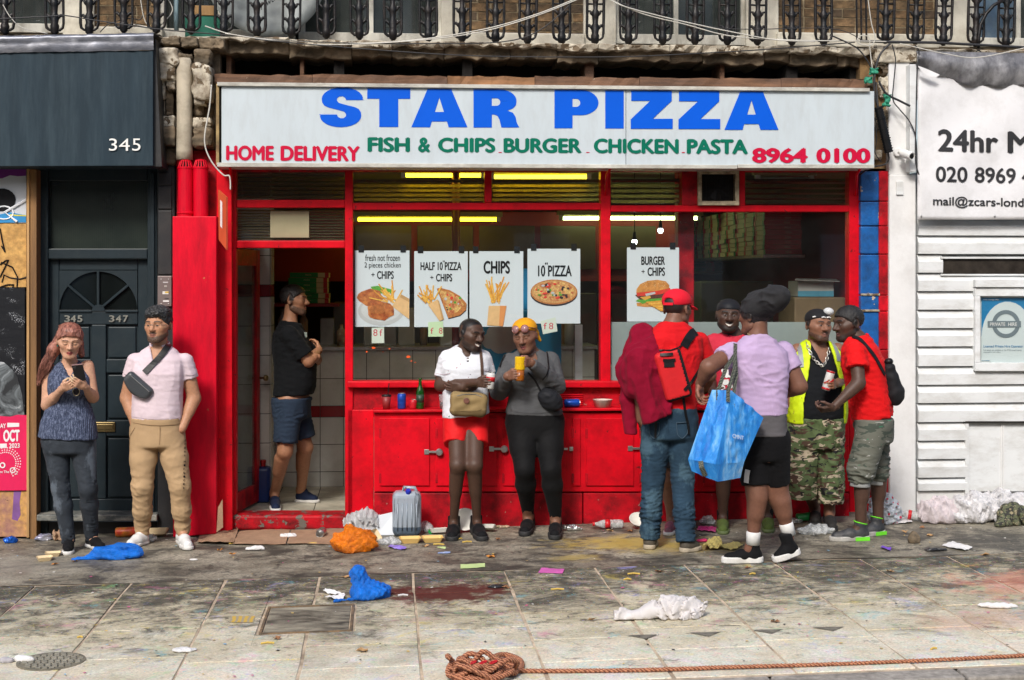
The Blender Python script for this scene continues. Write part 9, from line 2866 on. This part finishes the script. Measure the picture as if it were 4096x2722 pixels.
for i in range(80):
 a=i*.52
 rr_=.10+.035*math.sin(i*.9)+.02*math.sin(i*.37)
 loop.append(cc_+V3((rr_*1.25*math.cos(a)-.02,rr_*.8*math.sin(a),.014+.0013*i*(.6+.4*math.sin(i*1.7)))))
strands(loop,.0125,110,'coil_strand')
cl2=gnd(2020,2672)
strands([gnd(1960,2690)+V3((0,0,.05)),gnd(1985,2648)+V3((0,0,.03)),gnd(2030,2632)+V3((0,0,.015)),gnd(2080,2650)+V3((0,0,.012)),gnd(2086,2680)+V3((0,0,.012)),gnd(2050,2702)+V3((0,0,.012)),gnd(1980,2700)+V3((0,0,.02))],.012,120,'loop_strand')
for k in range(3):G().tube([cc_+V3((-.05+k*.05+.018*math.cos(t),-.04+.014*math.sin(t),.085+.006*math.cos(t)))for t in np.linspace(0,6.28,10)[:-1]],.0035,6,closed=True).build('red_tie',mcol('red_tape',(.5,.01,.02),.5),rp)
def on_ledge(px):
 p_=at(px,1640,YC+.03);p_.z=cz;p_.y=YC+.05;return p_
can(on_ledge(1607),(0,0,1),mat('blue_cola_can',(.01,.06,.38),.3,.4,20,metal=.3),'blue cola can standing on the shop ledge')
lump_=on_ledge(1650)
e=can(lump_,(.15,0,1),mat('red_small_can',(.5,.01,.02),.3,.3,30),'small dented red can on the shop ledge',.03,.075)
e=empty('paper_cup',on_ledge(1546),'dark red paper cup with a straw on the shop ledge','cup');o_=on_ledge(1546)
G().lathe([(.026,0),(.036,.10)],o_,seg=18).build('cup',mat('maroon_cup',(.25,.02,.02),.5,.2),e,smooth=True)
G().lathe([(.037,.098),(.038,.104),(.034,.112),(.0,.112)],o_,seg=18).build('lid',M['black'],e)
G().tube([o_+V3((.01,0,.1)),o_+V3((.02,0,.2))],.004,6).build('straw',M['black'],e)
gbm=MB('green_glass');gbm.set(Base_Color=(.01,.12,.015),Roughness=.08);gbm.b.inputs['Transmission Weight'].default_value=.5
o_=on_ledge(1681);e=empty('green_bottle',o_,'green glass beer bottle on the shop ledge','bottle')
G().lathe([(.028,0),(.031,.006),(.031,.13),(.024,.155),(.0135,.18),(.012,.225),(.0145,.228),(.0145,.238)],o_,seg=18).build('glass',gbm.m,e,smooth=True)
G().lathe([(.0315,.05),(.0315,.11)],o_,seg=18).build('label',mat('dark_label',(.02,.05,.03),.5,.5,50),e,smooth=True)
o_=on_ledge(1776);e=empty('plastic_glass',o_,'clear plastic glass of dark cola on the ledge behind the elbow','cup')
G().lathe([(.03,0),(.040,.11)],o_,seg=20).build('cup',clear('cup_clear',(.8,.8,.82),.3),e,smooth=True)
G().lathe([(.0295,.004),(.034,.05),(0,.05)],o_,seg=20).build('drink',mat('cola',(.02,.005,.004),.1),e,smooth=True)
o_=on_ledge(2258);can(o_+V3((0,0,.034)),(1,.05,0),mat('blue_cola_can2',(.01,.08,.45),.25,.3,18,metal=.3),'blue cola can lying on the ledge right of the grey top')
o_=on_ledge(2412);e=empty('foam_cup',o_,'short white foam tub with pink sauce on the ledge','tub')
G().lathe([(.062,0),(.075,.06),(.078,.062),(.07,.055),(.05,.04),(0,.04)],o_,seg=24).build('tub',mat('pinkish_tub',(.6,.5,.45),.5,.1,9,(.5,.2,.15),.4,8),e,smooth=True)
LM={'the long blue bag':(470,2236),'the flattened cardboard':(1050,2160),'the orange bag':(1418,2200),'the pale green slip':(1890,2268),'the pink slip':(2205,2286),'the crumpled blue bag':(1480,2390),'the dirty white cloth':(2650,2470),'the torn yellow paper':(2850,2190),'the grey rubble lump':(3655,2172),'the torn white card':(3830,2192),'the refuse bags':(3880,2086),'the drain cover':(200,2648),'the square cover':(1230,2480),'the cola bottle':(2440,2110),'the rope coil':(1930,2700),'the long white napkin':(3990,2430),'the black lettered trainers':(1860,2168),'the yellow foam box':(1660,2172),'the chunky white soles':(3010,2262)}
used_l={}
def near_label(what,px,py):
 n_=min(LM,key=lambda k:(LM[k][0]-px)**2+9*(LM[k][1]-py)**2)
 x_,y_=LM[n_]
 side=('left of ' if px<x_-25 else 'right of ' if px>x_+25 else 'just above ' if py<y_ else 'just below ')
 l_=what+' '+side+n_
 k_=used_l.get(l_,0);used_l[l_]=k_+1
 return l_ if not k_ else what+(', farther one, ' if k_==1 else ', farthest one, ')+side+n_
lfm=[mat('brown_leaf',(.26,.12,.05),.8,.4,40),mat('tan_leaf',(.42,.25,.11),.8,.3,40),mat('orange_leaf',(.55,.22,.04),.8,.3,40)]
for px,py,s_,ti in((1965,2232,1.3,2),(1385,2312,1.4,1),(2030,2356,1.1,0),(1990,2162,.9,0),(880,2206,1,2),(930,2222,.9,2),(3620,2132,1,1),(3690,2115,.9,0),(2635,2292,1.2,0),(2990,2277,1.0,0),(3720,2148,1.1,1),(3940,2225,1.2,1),(1700,2190,1.1,1),(220,2262,1,2),(2440,2128,1,1),(2520,2128,1,0),(3560,2290,1,1),(1450,2610,1.2,1),(2370,2485,1.0,1),(3100,2492,1.1,0),(300,2250,.8,1),(1110,2560,.9,0)):
 c=gnd(px,py);g_=G();n_=10;V=[c+V3((0,0,.006))]
 a0=lr.uniform(0,6.28)
 for k in range(n_):
  a=a0+6.283*k/n_;r_=.03*s_*(1 if k%2 else.55)*lr.uniform(.8,1.2)
  V.append(c+V3((r_*math.cos(a),r_*math.sin(a)*.9,.004+lr.uniform(0,.018))))
 g_.add(V,[(0,k+1,(k+1)%n_+1)for k in range(n_)])
 tag(g_.build('fallen_leaf',lfm[ti],None,loc=c),near_label(('brown','tan','orange')[ti]+' fallen leaf',px,py),'leaf','fallen leaves')
chipm=mat('chip',(.65,.45,.1),.6,.2)
for k,(px,py,a,L_)in enumerate(((1868,2172,.2,.07),(1840,2160,.9,.05),(1755,2182,-.2,.08),(1070,2578,.1,.07),(2230,2362,0,.08),(2535,2300,-.05,.08),(2510,2322,.1,.05),(930,2178,.3,.05),(1250,2178,.1,.06),(3010,2300,.2,.04),(1612,2386,.05,.06),(320,2554,.2,.03),(3735,2600,.4,.04))):
 c=gnd(px,py)+V3((0,0,.006));d_=V3((math.cos(a),math.sin(a),0))*L_/2
 tag(G().tube([c-d_,c+V3((0,.006,.003)),c+d_],.0055,5).build('dropped_chip',chipm if k not in(10,)else napkin,None,loc=c),near_label('dropped potato chip',px,py),'chip','dropped chips')
cf=G();cfm=[mcol('scrap_%d'%i,c,.7)for i,c in enumerate(((.7,.68,.62),(.6,.42,.12),(.55,.1,.25),(.2,.4,.55),(.03,.03,.03)))]
for k in range(420):
 px,py=lr.uniform(0,4096),2110+600*lr.random()**1.6
 c=gnd(px,py)
 if c.y>-.2:continue
 cf.mat(lr.choice((0,0,0,1,1,2,3,4,4)));r_=lr.uniform(.004,.013);a=lr.uniform(0,3)
 cf.add([c+V3((r_*math.cos(a+t)*lr.uniform(.5,1.3),r_*math.sin(a+t),.0045+lr.uniform(0,.004)))for t in(0,1.6,3.1,4.7)],[(0,1,2,3)])
tag(cf.build('paper_scraps',cfm),'tiny scraps and crumbs trodden over the pavement','litter',None,'stuff')
